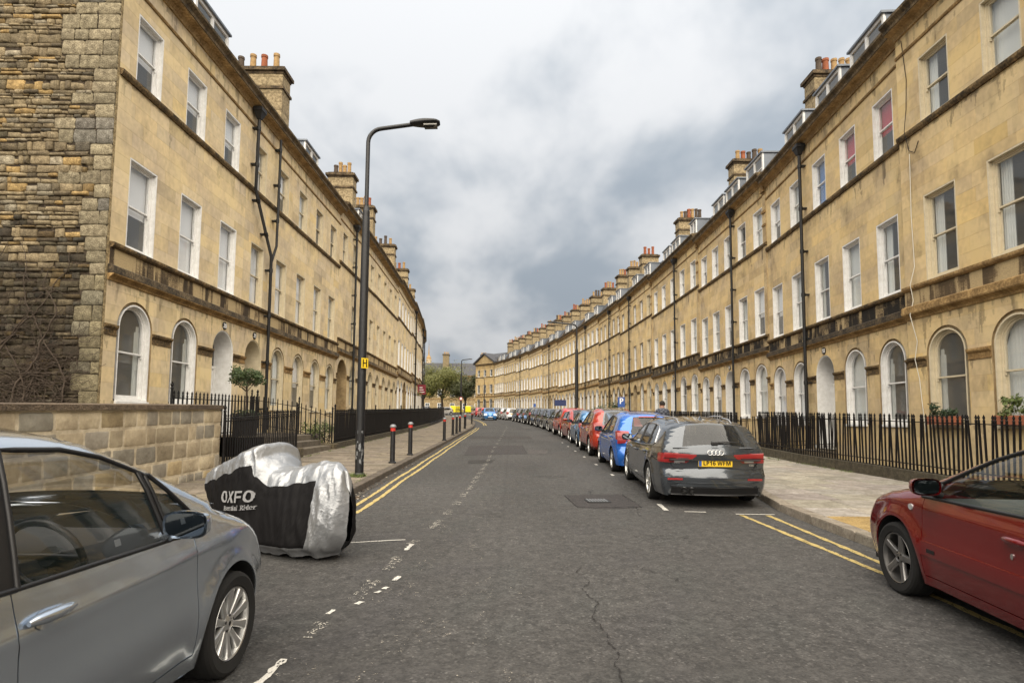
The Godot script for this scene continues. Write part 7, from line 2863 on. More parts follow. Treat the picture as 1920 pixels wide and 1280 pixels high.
func spec_suv() -> Dictionary:
	return {"hw": 0.89, "wb": 2.61, "wr": 0.335, "arch": 0.385, "sill": 0.36, "floor": 0.26, "tumble": 0.36, "sill_mat": "trim", "r_hood": 0.12, "r_rear": 0.15, "crease": 0.86, "bow_rear": 0.09, "flare": 0.025, "mirror_mat": "trim",
		"top": [["front_bumper", [[2.06, 0.26], [2.11, 0.42], [2.11, 0.62], [2.06, 0.78]]], ["bonnet", [[1.95, 0.90], [1.7, 0.99], [1.35, 1.06], [1.12, 1.10]]], ["windscreen", [[1.02, 1.13], [0.58, 1.36], [0.22, 1.50]]], ["roof", [[0.05, 1.545], [-0.35, 1.585], [-0.9, 1.58], [-1.45, 1.535], [-1.68, 1.51]]], ["rear_window", [[-1.74, 1.47], [-1.88, 1.28], [-1.96, 1.12]]], ["tailgate", [[-2.0, 1.04], [-2.02, 0.90], [-2.0, 0.76]]], ["rear_bumper", [[-2.06, 0.70], [-2.09, 0.58], [-2.08, 0.42], [-2.02, 0.26]]]],
		"belt": [[1.3, 0.98], [0.9, 1.0], [-0.3, 1.04], [-1.3, 1.10], [-2.0, 1.15]],
		"panes": [["front_window", [[0.86, 1.0], [-0.22, 1.035], [-0.14, 1.49], [0.10, 1.47], [0.76, 1.11]], "glass"], ["pillar_trim", [[-0.22, 1.035], [-0.34, 1.04], [-0.26, 1.495], [-0.14, 1.49]], ""], ["rear_window_side", [[-0.34, 1.04], [-1.20, 1.09], [-1.52, 1.18], [-1.36, 1.42], [-0.26, 1.495]], "glass_dark"]],
		"cuts": [["front_wing", 2.4, 2.4], ["front_door", 0.90, 0.94], ["rear_door", -0.26, -0.32], ["rear_wing", -1.16, -1.3], ["end", -2.5, -2.5]],
		"side_lamps": [["tail_lamp", "red", [[-2.3, 0.92], [-2.3, 1.10], [-1.86, 1.14], [-1.66, 1.12], [-1.80, 0.96]], [[0.45, 0.92], [0.80, 0.90], [0.80, 1.09], [0.40, 1.04]]], ["headlamp", "clear", [[2.3, 0.74], [2.3, 0.86], [1.80, 0.96], [1.66, 0.96], [1.92, 0.76]], [[0.42, 0.72], [0.80, 0.72], [0.80, 0.82], [0.48, 0.80]]]], "cabin": [1.0, -1.5], "mirror": [0.76, 1.08]}

func plate(t: Node3D, bd: Body, rear_side: bool, y: float, text: String, w := 0.52) -> void:
	var at := bd.rear(0.0, y, 0.012) if rear_side else bd.front(0.0, y, 0.012)
	var n := node("number_plate", t, at)
	n.basis = Basis(Vector3(0, 0, 1), Vector3(0, 1, 0), Vector3(-1, 0, 0)) if rear_side else Basis(Vector3(0, 0, -1), Vector3(0, 1, 0), Vector3(1, 0, 0))
	var b := MB.new()
	b.box(Vector3(-w * 0.5, -0.055, -0.03), Vector3(w * 0.5, 0.055, 0.0))
	part("plate", b, M.plate_yellow if rear_side else M.plate_white, n)
	if text == "": return
	var tm := text_mesh(text, 0.066, 0.003)
	part("characters", tm, M.iron, n, Vector3(0.025, 0.0, 0.003))
	b = MB.new()
	b.box(Vector3(-w * 0.5 + 0.005, -0.05, 0.0), Vector3(-w * 0.5 + 0.05, 0.05, 0.002))
	part("country_band", b, M.sign_blue, n)

func rear_rect(bd: Body, z0: float, y0: float, z1: float, y1: float, off: float, thick := 0.01) -> MB:
	var b := MB.new()
	lay_on(b, bd, [rect(z0, y0, z1, y1)], 1, 1.0, off, 0.06, thick)
	return b

func build_cars() -> void:
	car_materials()
	# silver hatchback, front left
	var sp := spec_jazz()
	var t := car("silver_hatchback", "silver hatchback filling the lower left corner", "jazz", sp, Vector2(-2.53, 2.48), 0.02, false, "paint_silver", 0.05, {"rims": "ten", "mats": {}})
	var bd := Body.new(sp)
	var b := MB.new()
	var c := PackedVector2Array()
	lay_on(b, bd, [to_poly([[0.275, 0.985], [0.235, 0.985], [0.235, 1.015], [0.275, 1.015]])], 0, 1.0, -0.009, 0.1)
	lay_on(b, bd, [rev(to_poly([[0.275, 0.985], [0.235, 0.985], [0.235, 1.015], [0.275, 1.015]]))], 0, 1.0, -0.009, 0.1)
	part("window_sticker", b, M.dome_grey, t)
	# dark red car, right
	sp = spec_leon()
	t = car("red_hatchback", "dark red car cut off by the right edge of the frame", "leon", sp, Vector2(4.19, 4.06), 0.085, false, "paint_red", 0.05, {"rims": "dark", "mats": {"lining": "car_lining_grey", "seat": "car_lining_grey", "dash": "car_lining_grey"}})
	bd = Body.new(sp)
	b = MB.new()
	c = PackedVector2Array()
	for k in 16: c.append(Vector2(1.02 + cos(TAU * k / 16.0) * 0.032, 0.80 + sin(TAU * k / 16.0) * 0.026))
	lay_on(b, bd, [c], 0, -1.0, 0.008, 0.1, 0.01)
	part("side_repeater", b, M.lamp_clear, t)
	b = MB.new()
	c = PackedVector2Array()
	for k in 12: c.append(Vector2(-0.13 + cos(TAU * k / 12.0) * 0.014, 0.66 + sin(TAU * k / 12.0) * 0.02))
	lay_on(b, bd, [c], 0, -1.0, 0.006, 0.1, 0.01)
	part("door_lock", b, M.car_chrome, t)
	b = MB.new()
	lay_on(b, bd, [rect(0.66, 0.475, 0.76, 0.505)], 0, -1.0, 0.019, 0.1, 0.004)
	part("badge", b, M.car_trim, t)
	# dark grey estate
	sp = spec_estate()
	t = car("grey_estate_car", "dark grey estate car with yellow number plate, nearest on the right", "estate", sp, Vector2(3.46, 12.15), 0.055, false, "paint_grey", 0.06, {"rims": "multi"})
	bd = Body.new(sp)
	estate_details(t, bd)
	# blue hatchback
	sp = spec_hatch()
	t = car("blue_hatchback", "bright blue hatchback parked behind the grey estate car", "hatch", sp, Vector2(3.44, 16.55), 0.02, false, "paint_blue", 0.08, {"rims": "five"})
	bd = Body.new(sp)
	plate(t, bd, true, 0.74, "")
	part("brake_light", rear_rect(bd, -0.22, 1.395, 0.22, 1.42, 0.02), M.lamp_red, t)
	b = MB.new()
	b.tube([bd.rear(0.0, 1.09, 0.03), bd.rear(-0.25, 1.12, 0.03)], [0.016, 0.008], 6)
	part("rear_wiper", b, M.car_trim, t)
	part("bumper_lower", rear_rect(bd, -0.62, 0.22, 0.62, 0.40, 0.006), M.car_trim, t)
	# the row beyond
	var rows := [
		["red_crossover", "dark red crossover with black roof ahead of the blue hatchback", "suv", 21.55, 0.0, false, "paint_orange_red", {"mats": {}, "roof": "paint_black"}],
		["light_blue_hatchback", "light blue hatchback between two red cars", "hatch", 26.1, 0.0, false, "paint_light_blue", {}],
		["small_red_hatchback", "small red hatchback facing the camera behind the light blue car", "hatch", 30.2, -0.05, true, "paint_orange_red", {}],
		["red_suv", "bright red off-roader with tall tail lights", "suv", 34.6, -0.06, false, "paint_bright_red", {}],
		["brown_hatchback", "dark brown hatchback tucked in beyond the red off-roader", "hatch", 39.0, -0.07, false, "paint_brown", {}],
		["navy_hatchback", "navy blue hatchback facing the camera, first of the dark cars", "hatch", 43.4, -0.08, true, "paint_navy", {}],
		["black_hatchback", "black hatchback just beyond the navy car, low roof", "hatch", 47.9, -0.09, true, "paint_black", {}],
		["dark_blue_hatchback", "dark blue hatchback facing the camera further along", "hatch", 52.3, -0.11, true, "paint_navy", {}],
		["black_suv", "tall black car with red tail lights in the far row", "suv", 57.0, -0.12, false, "paint_black", {}],
		["silver_estate", "dark silver hatchback beyond the tall black car", "hatch", 62.0, -0.13, false, "paint_dark_grey", {}],
		["dark_grey_hatchback", "dark grey hatchback before the white car in the far row", "hatch", 67.0, -0.15, false, "paint_black", {}],
		["white_hatchback", "white hatchback with yellow plate far along the right kerb", "hatch", 75.5, -0.17, false, "paint_car_white", {}],
		["far_silver_car", "silver car beyond the white hatchback", "hatch", 80.5, -0.18, false, "paint_pale_silver", {}],
		["far_black_car", "small black car beyond the white hatchback", "hatch", 85.5, -0.2, false, "paint_black", {}],
		["far_blue_car", "pale blue car showing above the far row", "hatch", 90.5, -0.21, false, "paint_light_blue", {}],
		["far_red_car", "small red car at the far bend, nearer of two", "hatch", 97.0, -0.24, false, "paint_bright_red", {}],
		["far_red_car", "small red car at the far bend, farther of two", "hatch", 102.0, -0.25, false, "paint_bright_red", {}]]
	for q in rows:
		var d: float = q[3]
		var spc := spec_suv() if q[2] == "suv" else spec_hatch()
		var key: String = q[2] + "_mid"
		if q[7].has("roof"):
			spc.roof_mat = "grey"
			spc.pillar_mat = "grey"
			key = "suv_two_tone"
		var x: float = kerb_right(d) - 0.22 - spc.hw
		var n := car(q[0], q[1], key, spc, Vector2(x, d), q[4], q[5], q[6], 0.13, {"rims": "five", "group": "cars parked along the right kerb"})
		var bdx := Body.new(spc)
		plate(n, bdx, not q[5], 0.78 if q[2] == "suv" and not q[5] else (0.74 if not q[5] else 0.42), "")
		if q[5]:
			b = MB.new()
			lay_on(b, bdx, [rect(-0.42, 0.24, 0.42, 0.36)], 2, 1.0, 0.008, 0.08)
			lay_on(b, bdx, [rect(-0.35, 0.58, 0.35, 0.64)], 2, 1.0, 0.008, 0.08)
			part("grille", b, M.car_trim, n)
		else:
			part("bumper_lower", rear_rect(bdx, -0.6, 0.22 if q[2] != "suv" else 0.27, 0.6, 0.42, 0.006), M.car_trim, n)
	# blue hatchback driving towards the camera
	var spb := spec_hatch()
	t = car("oncoming_blue_car", "mid-blue hatchback driving towards the camera in mid-road", "hatch_mid", spb, Vector2(-2.85, 74.0), -0.13, true, "paint_sky", 0.13, {"rims": "steel", "group": ""})
	bd = Body.new(spb)
	plate(t, bd, false, 0.42, "")
	b = MB.new()
	lay_on(b, bd, [rect(-0.45, 0.24, 0.45, 0.34)], 2, 1.0, 0.008, 0.08)
	part("grille", b, M.car_trim, t)
	# vehicles at the far junction on the left
	for q in [["far_dark_car", "dark saloon at the far junction, left of the lamp", "hatch", Vector2(-17.0, 112.0), 1.4, "paint_black"], ["far_pale_car", "pale silver car at the far junction beside the dark saloon", "hatch", Vector2(-13.2, 114.0), 1.2, "paint_pale_silver"]]:
		var sq := spec_hatch()
		car(q[0], q[1], "hatch_mid", sq, q[3], q[4], true, q[5], 0.13, {"group": "cars at the far junction"})
	for q in [["nearer", Vector2(-13.6, 146.0), 1.15], ["farther", Vector2(-10.6, 152.0), 1.3]]:
		van("yellow emergency vehicle with chequered side at the far junction, %s of two" % q[0], q[1], q[2])

func estate_details(t: Node3D, bd: Body) -> void:
	# number plate recess, rings, letters, lamps, exhausts, wiper, rails
	plate(t, bd, true, 0.735, "LP16 WFM", 0.54)
	var n := node("badge_rings", t)
	for k in 4:
		var b := MB.new()
		var p := []
		for q in 25:
			var a := TAU * q / 24.0
			p.append(bd.rear(-0.09 + k * 0.06 + cos(a) * 0.037, 0.905 + sin(a) * 0.037, 0.012))
		b.tube(p, 0.005, 6, false)
		part("ring", b, M.car_chrome, n)
	var at := bd.rear(-0.60, 0.745, 0.006)
	var m := text_mesh("A4", 0.055, 0.004)
	var o := part("model_letters", m, M.car_chrome, t, at)
	o.basis = Basis(Vector3(0, 0, 1), Vector3(0, 1, 0), Vector3(-1, 0, 0)) * Basis(Vector3.UP, -0.08)
	o = part("engine_letters", text_mesh("TDI", 0.035, 0.004), M.car_chrome, t, bd.rear(0.60, 0.70, 0.006))
	o.basis = Basis(Vector3(0, 0, 1), Vector3(0, 1, 0), Vector3(-1, 0, 0)) * Basis(Vector3.UP, 0.08)
	# lip under the rear window and the shut line of the tailgate
	var b := MB.new()
	b.tube([bd.rear(-0.66, 0.975, 0.0), bd.rear(0.0, 0.985, 0.006), bd.rear(0.66, 0.975, 0.0)], 0.012, 8)
	part("tailgate_edge", b, M.paint_grey, t)
	for e in [[[-0.62, 0.97], [-0.70, 0.62]], [[0.62, 0.97], [0.70, 0.62]]]:
		pass
	b = MB.new()
	var path := []
	for q in [[-0.735, 0.90], [-0.70, 0.72], [-0.64, 0.64], [-0.50, 0.622], [0.0, 0.615], [0.50, 0.622], [0.64, 0.64], [0.70, 0.72], [0.735, 0.90]]: path.append(bd.rear(q[0], q[1], 0.001))
	b.tube(path, 0.0045, 5, false)
	part("tailgate_shut_line", b, M.black, t)
	# white reversing lamps inside the tail lamps
	for s in [-1.0, 1.0]:
		b = MB.new()
		lay_on(b, bd, [rect(minf(s * 0.48, s * 0.64), 0.742, maxf(s * 0.48, s * 0.64), 0.79)], 1, 1.0, 0.014, 0.05, 0.006)
		part("reversing_lamp", b, M.lamp_clear, t)
		b = MB.new()
		lay_on(b, bd, [rect(minf(s * 0.52, s * 0.76), 0.455, maxf(s * 0.52, s * 0.76), 0.485)], 1, 1.0, 0.006, 0.05, 0.006)
		part("reflector", b, M.lamp_red, t)
		b = MB.new()
		lay_on(b, bd, [rect(minf(s * 0.42, s * 0.82), 0.80, maxf(s * 0.42, s * 0.82), 0.812)], 1, 1.0, 0.0085, 0.05)
		part("lamp_line", b, M.car_trim, t)
	# lower diffuser and bright line
	part("diffuser", rear_rect(bd, -0.70, 0.21, 0.70, 0.335, 0.006), M.car_trim, t)
	part("diffuser_trim", rear_rect(bd, -0.72, 0.335, 0.72, 0.352, 0.016), M.paint_dark_grey, t)
	part("bumper_crease", rear_rect(bd, -0.78, 0.405, 0.78, 0.418, 0.012), M.paint_grey, t)
	for z in [-0.50, -0.385]:
		b = MB.new()
		var p := bd.rear(z, 0.285, 0.0)
		b.tube([p + Vector3(0.08, 0, 0), p + Vector3(-0.05, 0, 0)], 0.05, 16, false)
		b.tube([p + Vector3(0.08, 0, 0), p + Vector3(-0.05, 0, 0)], 0.044, 16, false)
		var ex := part("exhaust_pipe", b, M.car_chrome, t)
		b = MB.new()
		b.tube([p + Vector3(-0.005, 0, 0), p + Vector3(0.0, 0, 0)], 0.043, 16)
		part("exhaust_core", b, M.black, ex)
	b = MB.new()
	var w0: Vector3 = bd.rear(0.0, 1.06, 0.035)
	b.tube([w0, bd.rear(0.18, 1.075, 0.035), bd.rear(0.42, 1.065, 0.03)], [0.022, 0.014, 0.007], 6)
	b.cbox(w0 + Vector3(-0.03, -0.03, -0.05), w0 + Vector3(0.02, 0.025, 0.05), 0.01)
	part("rear_wiper", b, M.car_trim, t)
	# bright line round the side windows
	for s in [-1.0, 1.0]:
		b = MB.new()
		var line := []
		var ol := [[0.80, 0.912], [-0.18, 0.928], [-1.10, 0.955], [-1.66, 0.985], [-1.74, 1.03], [-1.60, 1.25], [-1.48, 1.31], [-1.02, 1.335], [-0.06, 1.335], [0.14, 1.305], [0.72, 0.985]]
		for k in ol.size() - 1:
			for z in 5: line.append(bd.side(lerpf(ol[k][0], ol[k + 1][0], z / 5.0), lerpf(ol[k][1], ol[k + 1][1], z / 5.0), s, 0.004))
		b.tube(line, 0.010, 6, false)
		part("window_chrome", b, M.car_chrome, t)
	# roof rails and aerial
	for s in [-1.0, 1.0]:
		b = MB.new()
		var p := []
		for k in 12:
			var x := lerpf(0.0, -1.85, k / 11.0)
			var yy := bd.ytop(x)
			p.append(Vector3(x, yy + (0.045 if k > 0 and k < 11 else 0.0), s * (bd.w(x, yy) + 0.02)))
		b.tube(p, 0.013, 7)
		part("roof_rail", b, M.car_chrome, t)
	b = MB.new()
	b.hexa([Vector3(-1.55, 1.42, 0.03), Vector3(-1.40, 1.42, 0.03), Vector3(-1.40, 1.42, -0.03), Vector3(-1.55, 1.42, -0.03)], [Vector3(-1.55, 1.49, 0.006), Vector3(-1.50, 1.485, 0.006), Vector3(-1.50, 1.485, -0.006), Vector3(-1.55, 1.49, -0.006)])
	part("shark_fin_aerial", b, M.paint_grey, t)

func van(label: String, at: Vector2, turn: float) -> void:
	var t := thing("emergency_van", label, "van", Vector3(at.x, gy(at.y), -at.y), turn, "emergency vehicles")
	t.scale = Vector3(0.72, 0.72, 0.72)
	var b := MB.new()
	b.cbox(Vector3(-2.6, 0.4, -1.0), Vector3(1.7, 2.5, 1.0), 0.12)
	part("body", b, M.paint_yellow, t)
	b = MB.new()
	b.hexa([Vector3(1.7, 0.4, 0.98), Vector3(2.7, 0.4, 0.9), Vector3(2.7, 0.4, -0.9), Vector3(1.7, 0.4, -0.98)], [Vector3(1.7, 2.3, 0.9), Vector3(2.1, 1.35, 0.88), Vector3(2.1, 1.35, -0.88), Vector3(1.7, 2.3, -0.9)])
	part("cab", b, M.paint_yellow, t)
	for k in 7:
		b = MB.new()
		b.box(Vector3(-2.5 + k * 0.6, 1.0 + 0.3 * (k % 2), 1.0), Vector3(-1.9 + k * 0.6, 1.3 + 0.3 * (k % 2), 1.006))
		part("chequer", b, M.leaf_dark, t)
	b = MB.new()
	b.box(Vector3(-0.5, 2.5, -0.7), Vector3(0.2, 2.65, 0.7))
	part("light_bar", b, M.sign_blue, t)
	for x in [-1.7, 1.7]:
		for z in [-0.9, 0.9]:
			var wn := node("wheel", t, Vector3(x, 0.36, z))
			wn.basis = Basis(Vector3(1, 0, 0), Vector3(0, 0, 1), Vector3(0, -1, 0)) if z > 0 else Basis(Vector3(-1, 0, 0), Vector3(0, 0, -1), Vector3(0, -1, 0))
			for q in wheel_parts(0.36, 0.2, "steel", false):
				part(q[0], q[1], M[{"rubber": "car_rubber", "alloy": "car_alloy", "black": "black"}[q[2]]], wn)

# ---------------------------------------------------------------- covered motorbike
func prof(tab: Array, u: float) -> float:
	for k in tab.size() - 1:
		if u <= tab[k + 1][0]:
			var t: float = (u - tab[k][0]) / (tab[k + 1][0] - tab[k][0])
			t = t * t * (3.0 - 2.0 * t)
			return lerpf(tab[k][1], tab[k + 1][1], t)
	return tab[tab.size() - 1][1]

func build_motorbike() -> void:
	mat("cover_silver", lin(0.31, 0.32, 0.335), 0.36, 0.65)
	var rg := FastNoiseLite.new()
	rg.seed = 3
	rg.frequency = 0.012
	rg.fractal_type = FastNoiseLite.FRACTAL_RIDGED
	rg.fractal_octaves = 4
	var ri := rg.get_seamless_image(512, 512, false, false, 0.15, true)
	ri.convert(Image.FORMAT_RGBA8)
	ri.bump_map_to_normal_map(9.0)
	M.cover_silver.normal_enabled = true
	M.cover_silver.normal_texture = ImageTexture.create_from_image(ri)
	M.cover_silver.normal_scale = 0.32
	tri_planar(M.cover_silver, 0.75)
	mat("cover_black", lin(0.004, 0.0035, 0.004), 0.7).metallic_specular = 0.3
	mat("cover_print", lin(0.30, 0.30, 0.31), 0.5)
	var p0 := Vector2(-3.72, 7.45)
	var p1 := Vector2(-1.72, 6.30)
	var t := thing("covered_motorbike", "motorbike under a silver and black rain cover beside the silver car", "motorbike", Vector3(p0.x, gy(6.9), -p0.y))
	var ax := Vector3(p1.x - p0.x, 0, -(p1.y - p0.y))
	var L := ax.length()
	ax = ax.normalized()
	t.basis = Basis(ax, Vector3.UP, ax.cross(Vector3.UP))
	var H := [[0.0, 0.74], [0.06, 0.86], [0.2, 0.96], [0.34, 1.07], [0.45, 1.17], [0.505, 1.20], [0.535, 1.05], [0.60, 0.93], [0.68, 0.93], [0.78, 0.98], [0.86, 1.015], [0.93, 1.0], [0.97, 0.93], [1.0, 0.72]]
	var TW := [[0.0, 0.005], [0.1, 0.22], [0.3, 0.30], [0.45, 0.34], [0.52, 0.30], [0.6, 0.20], [0.75, 0.14], [0.86, 0.10], [0.95, 0.09], [0.985, 0.06], [1.0, 0.004]]
	var BW := [[0.0, 0.005], [0.12, 0.34], [0.5, 0.40], [0.75, 0.36], [0.9, 0.27], [0.97, 0.18], [1.0, 0.004]]
	var nu := 120
	var nv := 72
	var pts := []
	var n := FastNoiseLite.new()
	n.seed = 8
	n.frequency = 1.0
	n.fractal_octaves = 3
	for i in nu + 1:
		var u := float(i) / nu
		var h := prof(H, u)
		var tw := prof(TW, u)
		var bw := prof(BW, u)
		# the cover hangs in from the left end and bellies out over the wheel on the right
		var row := []
		for j in nv + 1:
			var s := float(j) / nv            # 0 hem on the camera side, 0.5 ridge, 1 hem behind
			var a := absf(s - 0.5) * 2.0      # 0 at the ridge, 1 at the hem
			var side := 1.0 if s < 0.5 else -1.0
			var y: float
			var z: float
			if a < 0.28:
				var q := a / 0.28
				y = h - 0.10 * q * q * (0.5 + tw)
				z = tw * q
			else:
				var q := (a - 0.28) / 0.72
				y = lerpf(h - 0.10 * (0.5 + tw), 0.02, q)
				z = lerpf(tw, bw, pow(q, 0.75)) + 0.03 * sin(PI * q)
				z -= 0.10 * smoothstep(0.86, 1.0, q)
			var x := u * L
			# slack at both ends
			var low := smoothstep(0.3, 1.0, a)
			if u < 0.4: x += (0.62 * low) * (1.0 - u / 0.4)
			if u > 0.8: x += 0.05 * sin(PI * clampf(a, 0.0, 1.0)) * (u - 0.8) / 0.2 - 0.10 * smoothstep(0.75, 1.0, a) * (u - 0.8) / 0.2
			var fold := n.get_noise_3d(x * 3.2 + y * 1.5, y * 0.9, side * 2.0) * 0.020 + (0.35 - absf(n.get_noise_3d(x * 7.0 + y * 1.0, y * 1.3, side * 5.0))) * 0.045 * (1.0 if u > 0.72 or a < 0.45 else 0.45)
			fold += 0.008 * sin(x * 11.0 + y * 3.0 + side) * low
			fold += 0.016 * (0.3 - absf(n.get_noise_3d(x * 11.0 - y * 9.0, y * 4.0 + x * 3.0, side * 9.0))) * (1.0 if u > 0.72 or a < 0.45 else 0.4)
			z += side * fold * clampf(a * 3.0, 0.15, 1.0)
			y += n.get_noise_3d(x * 5.0, s * 9.0, 3.0) * 0.02 * (1.0 - low) + (0.03 * n.get_noise_2d(x * 4.0, side) + 0.01 if a > 0.97 else 0.0)
			row.append(Vector3(x, maxf(y, 0.012), side * maxf(z, 0.0)))
		pts.append(row)
	var full := MB.new()
	full.grid(pts, false, true)
	var silver := MB.new()
	var black := MB.new()
	for b in [silver, black]:
		b.v = full.v
		b.n = full.n
		b.uv = full.uv
		b.c = full.c
	for i in nu:
		for j in nv:
			var u := (i + 0.5) / nu
			var s := (j + 0.5) / nv
			var a := absf(s - 0.5) * 2.0
			var edge := 0.375
			var dark := a > edge and a < 0.93 and u > 0.03 and u < 0.865
			if s > 0.5 and u > 0.7 and a > 0.3 and a < 0.93: dark = true
			var k := i * (nv + 1) + j
			var m := k + nv + 1
			(black if dark else silver).ix.append_array([k, m, m + 1, k, m + 1, k + 1])
	part("silver_cover", silver, M.cover_silver, t)
	part("black_panel", black, M.cover_black, t)
	# printed name on the camera side, following the cloth
	for q in [["OXFO", 0.125, 0.47, 0.60], ["Essential Rider", 0.05, 0.49, 0.485]]:
		var tm := text_mesh(q[0], q[1], 0.002, q[0] != "OXFO")
		var arr := tm.get_mesh_arrays()
		var vv: PackedVector3Array = arr[Mesh.ARRAY_VERTEX]
		var b := MB.new()
		for k in vv.size():
			var x: float = q[2] * L + vv[k].x * (1.25 if q[0] == "OXFO" else 1.0) - 0.08
			var y: float = q[3] + vv[k].y + vv[k].x * 0.10
			b.vert(Vector3(x, y, cover_z(pts, x, y, L, nu, nv) + 0.016 + vv[k].z), Vector3(0, 0, 1), Vector2.ZERO)
		b.ix = arr[Mesh.ARRAY_INDEX]
		part("print", b, M.cover_print, t)
	# tyres just showing under the hem
	for xx in [0.45, L - 0.34]:
		var b := MB.new()
		b.tf = Transform3D(Basis(Vector3(1, 0, 0), PI * 0.5), Vector3(xx, 0.30, 0))
		b.lathe([Vector2(0.20, -0.05), Vector2(0.285, -0.055), Vector2(0.30, 0.0), Vector2(0.285, 0.055), Vector2(0.20, 0.05)], 28)
		part("tyre", b, M.car_rubber, t)

func cover_z(pts: Array, x: float, y: float, _L: float, nu: int, nv: int) -> float:
	var best := 9.0
	var z := 0.3
	var near := int(x / _L * nu)
	for i in range(maxi(0, near - 45), mini(nu + 1, near + 3)):
		for j in int(nv * 0.5):
			var p: Vector3 = pts[i][j]
			var d := absf(p.x - x) + absf(p.y - y)
			if d < best:
				best = d
				z = p.z
	return z

# ---------------------------------------------------------------- person: one continuous body from tapered bones
func build_person() -> void:
	var m := mat("person_cloth", Color.WHITE, 0.85)
	m.vertex_color_use_as_albedo = true
	var t := thing("person", "person in a dark checked jacket walking on the right pavement behind the cars", "person", Vector3(5.25, gy(20.6) + 0.12, -20.6), 0.15)
	# bones: from, to, radius at each end, kind
	var bones := [
		[Vector3(0, 1.00, 0), Vector3(0, 1.18, 0.0), 0.135, 0.14, "jacket"], [Vector3(-0.10, 1.36, 0), Vector3(0.10, 1.36, 0), 0.125, 0.125, "jacket"], [Vector3(0, 1.15, 0), Vector3(0, 1.38, 0), 0.15, 0.13, "jacket"],
		[Vector3(0, 1.44, 0), Vector3(0, 1.52, -0.015), 0.062, 0.055, "skin"], [Vector3(0, 1.60, -0.02), Vector3(0, 1.68, -0.01), 0.076, 0.088, "skin"], [Vector3(0, 1.60, -0.09), Vector3(0, 1.575, -0.112), 0.020, 0.014, "skin"],
		[Vector3(-0.18, 1.40, 0), Vector3(-0.25, 1.14, 0.03), 0.068, 0.052, "jacket"], [Vector3(-0.25, 1.14, 0.03), Vector3(-0.25, 0.90, -0.07), 0.05, 0.04, "jacket"],
		[Vector3(0.18, 1.40, 0), Vector3(0.25, 1.14, -0.01), 0.068, 0.052, "jacket"], [Vector3(0.25, 1.14, -0.01), Vector3(0.25, 0.89, 0.06), 0.05, 0.04, "jacket"],
		[Vector3(-0.25, 0.90, -0.07), Vector3(-0.25, 0.80, -0.10), 0.036, 0.026, "skin"], [Vector3(0.25, 0.89, 0.06), Vector3(0.25, 0.79, 0.05), 0.036, 0.026, "skin"],
		[Vector3(-0.09, 0.96, 0), Vector3(-0.10, 0.52, -0.16), 0.10, 0.066, "trouser"], [Vector3(-0.10, 0.52, -0.16), Vector3(-0.10, 0.10, -0.12), 0.066, 0.046, "trouser"],
		[Vector3(0.09, 0.96, 0), Vector3(0.10, 0.52, 0.06), 0.10, 0.066, "trouser"], [Vector3(0.10, 0.52, 0.06), Vector3(0.10, 0.13, 0.28), 0.066, 0.046, "trouser"],
		[Vector3(-0.10, 0.06, -0.08), Vector3(-0.10, 0.045, -0.26), 0.05, 0.042, "shoe"], [Vector3(0.10, 0.09, 0.30), Vector3(0.10, 0.05, 0.14), 0.05, 0.042, "shoe"]]
	var b := MB.new()
	field_mesh(b, bones, 0.021, Vector3(-0.36, -0.01, -0.36), Vector3(0.36, 1.80, 0.42))
	# fingers
	for s in [[-0.25, 0.80, -0.10], [0.25, 0.79, 0.05]]:
		b.col = Color(0.42, 0.24, 0.17)
		for k in 4:
			var z: float = s[2] + (k - 1.5) * 0.02
			b.tube([Vector3(s[0], s[1] - 0.005, z), Vector3(s[0] - signf(s[0]) * 0.008, s[1] - 0.045, z), Vector3(s[0] - signf(s[0]) * 0.025, s[1] - 0.075 + 0.006 * absf(k - 1.5), z)], [0.0095, 0.009, 0.0075], 6)
		b.tube([Vector3(s[0], s[1] + 0.05, s[2] - 0.03), Vector3(s[0] - signf(s[0]) * 0.01, s[1] + 0.015, s[2] - 0.05), Vector3(s[0] - signf(s[0]) * 0.02, s[1] - 0.01, s[2] - 0.05)], [0.011, 0.010, 0.008], 6)
	# ears
	for s in [-1.0, 1.0]:
		b.tube([Vector3(s * 0.082, 1.60, -0.01), Vector3(s * 0.094, 1.635, 0.0), Vector3(s * 0.088, 1.66, -0.01)], [0.010, 0.014, 0.010], 6)
	part("body", b, m, t)
	b = MB.new()
	b.col = Color(0.018, 0.013, 0.010)
	var rows := []
	for i in 13:
		var th := PI * 0.66 * i / 12.0
		var row := []
		for j in 25:
			var a := TAU * j / 24.0
			var r := 1.0 + 0.05 * nz.get_noise_3d(cos(a) * 6.0, th * 5.0, sin(a) * 6.0)
			var back := 1.0 if sin(a) > -0.2 else 0.72
			row.append(Vector3(0, 1.665, -0.005) + Vector3(cos(a) * sin(th * back), cos(th * back), sin(a) * sin(th * back)) * Vector3(0.099, 0.108, 0.112) * r)
		rows.append(row)
	b.grid(rows, true, true)
	part("hair", b, m, t)

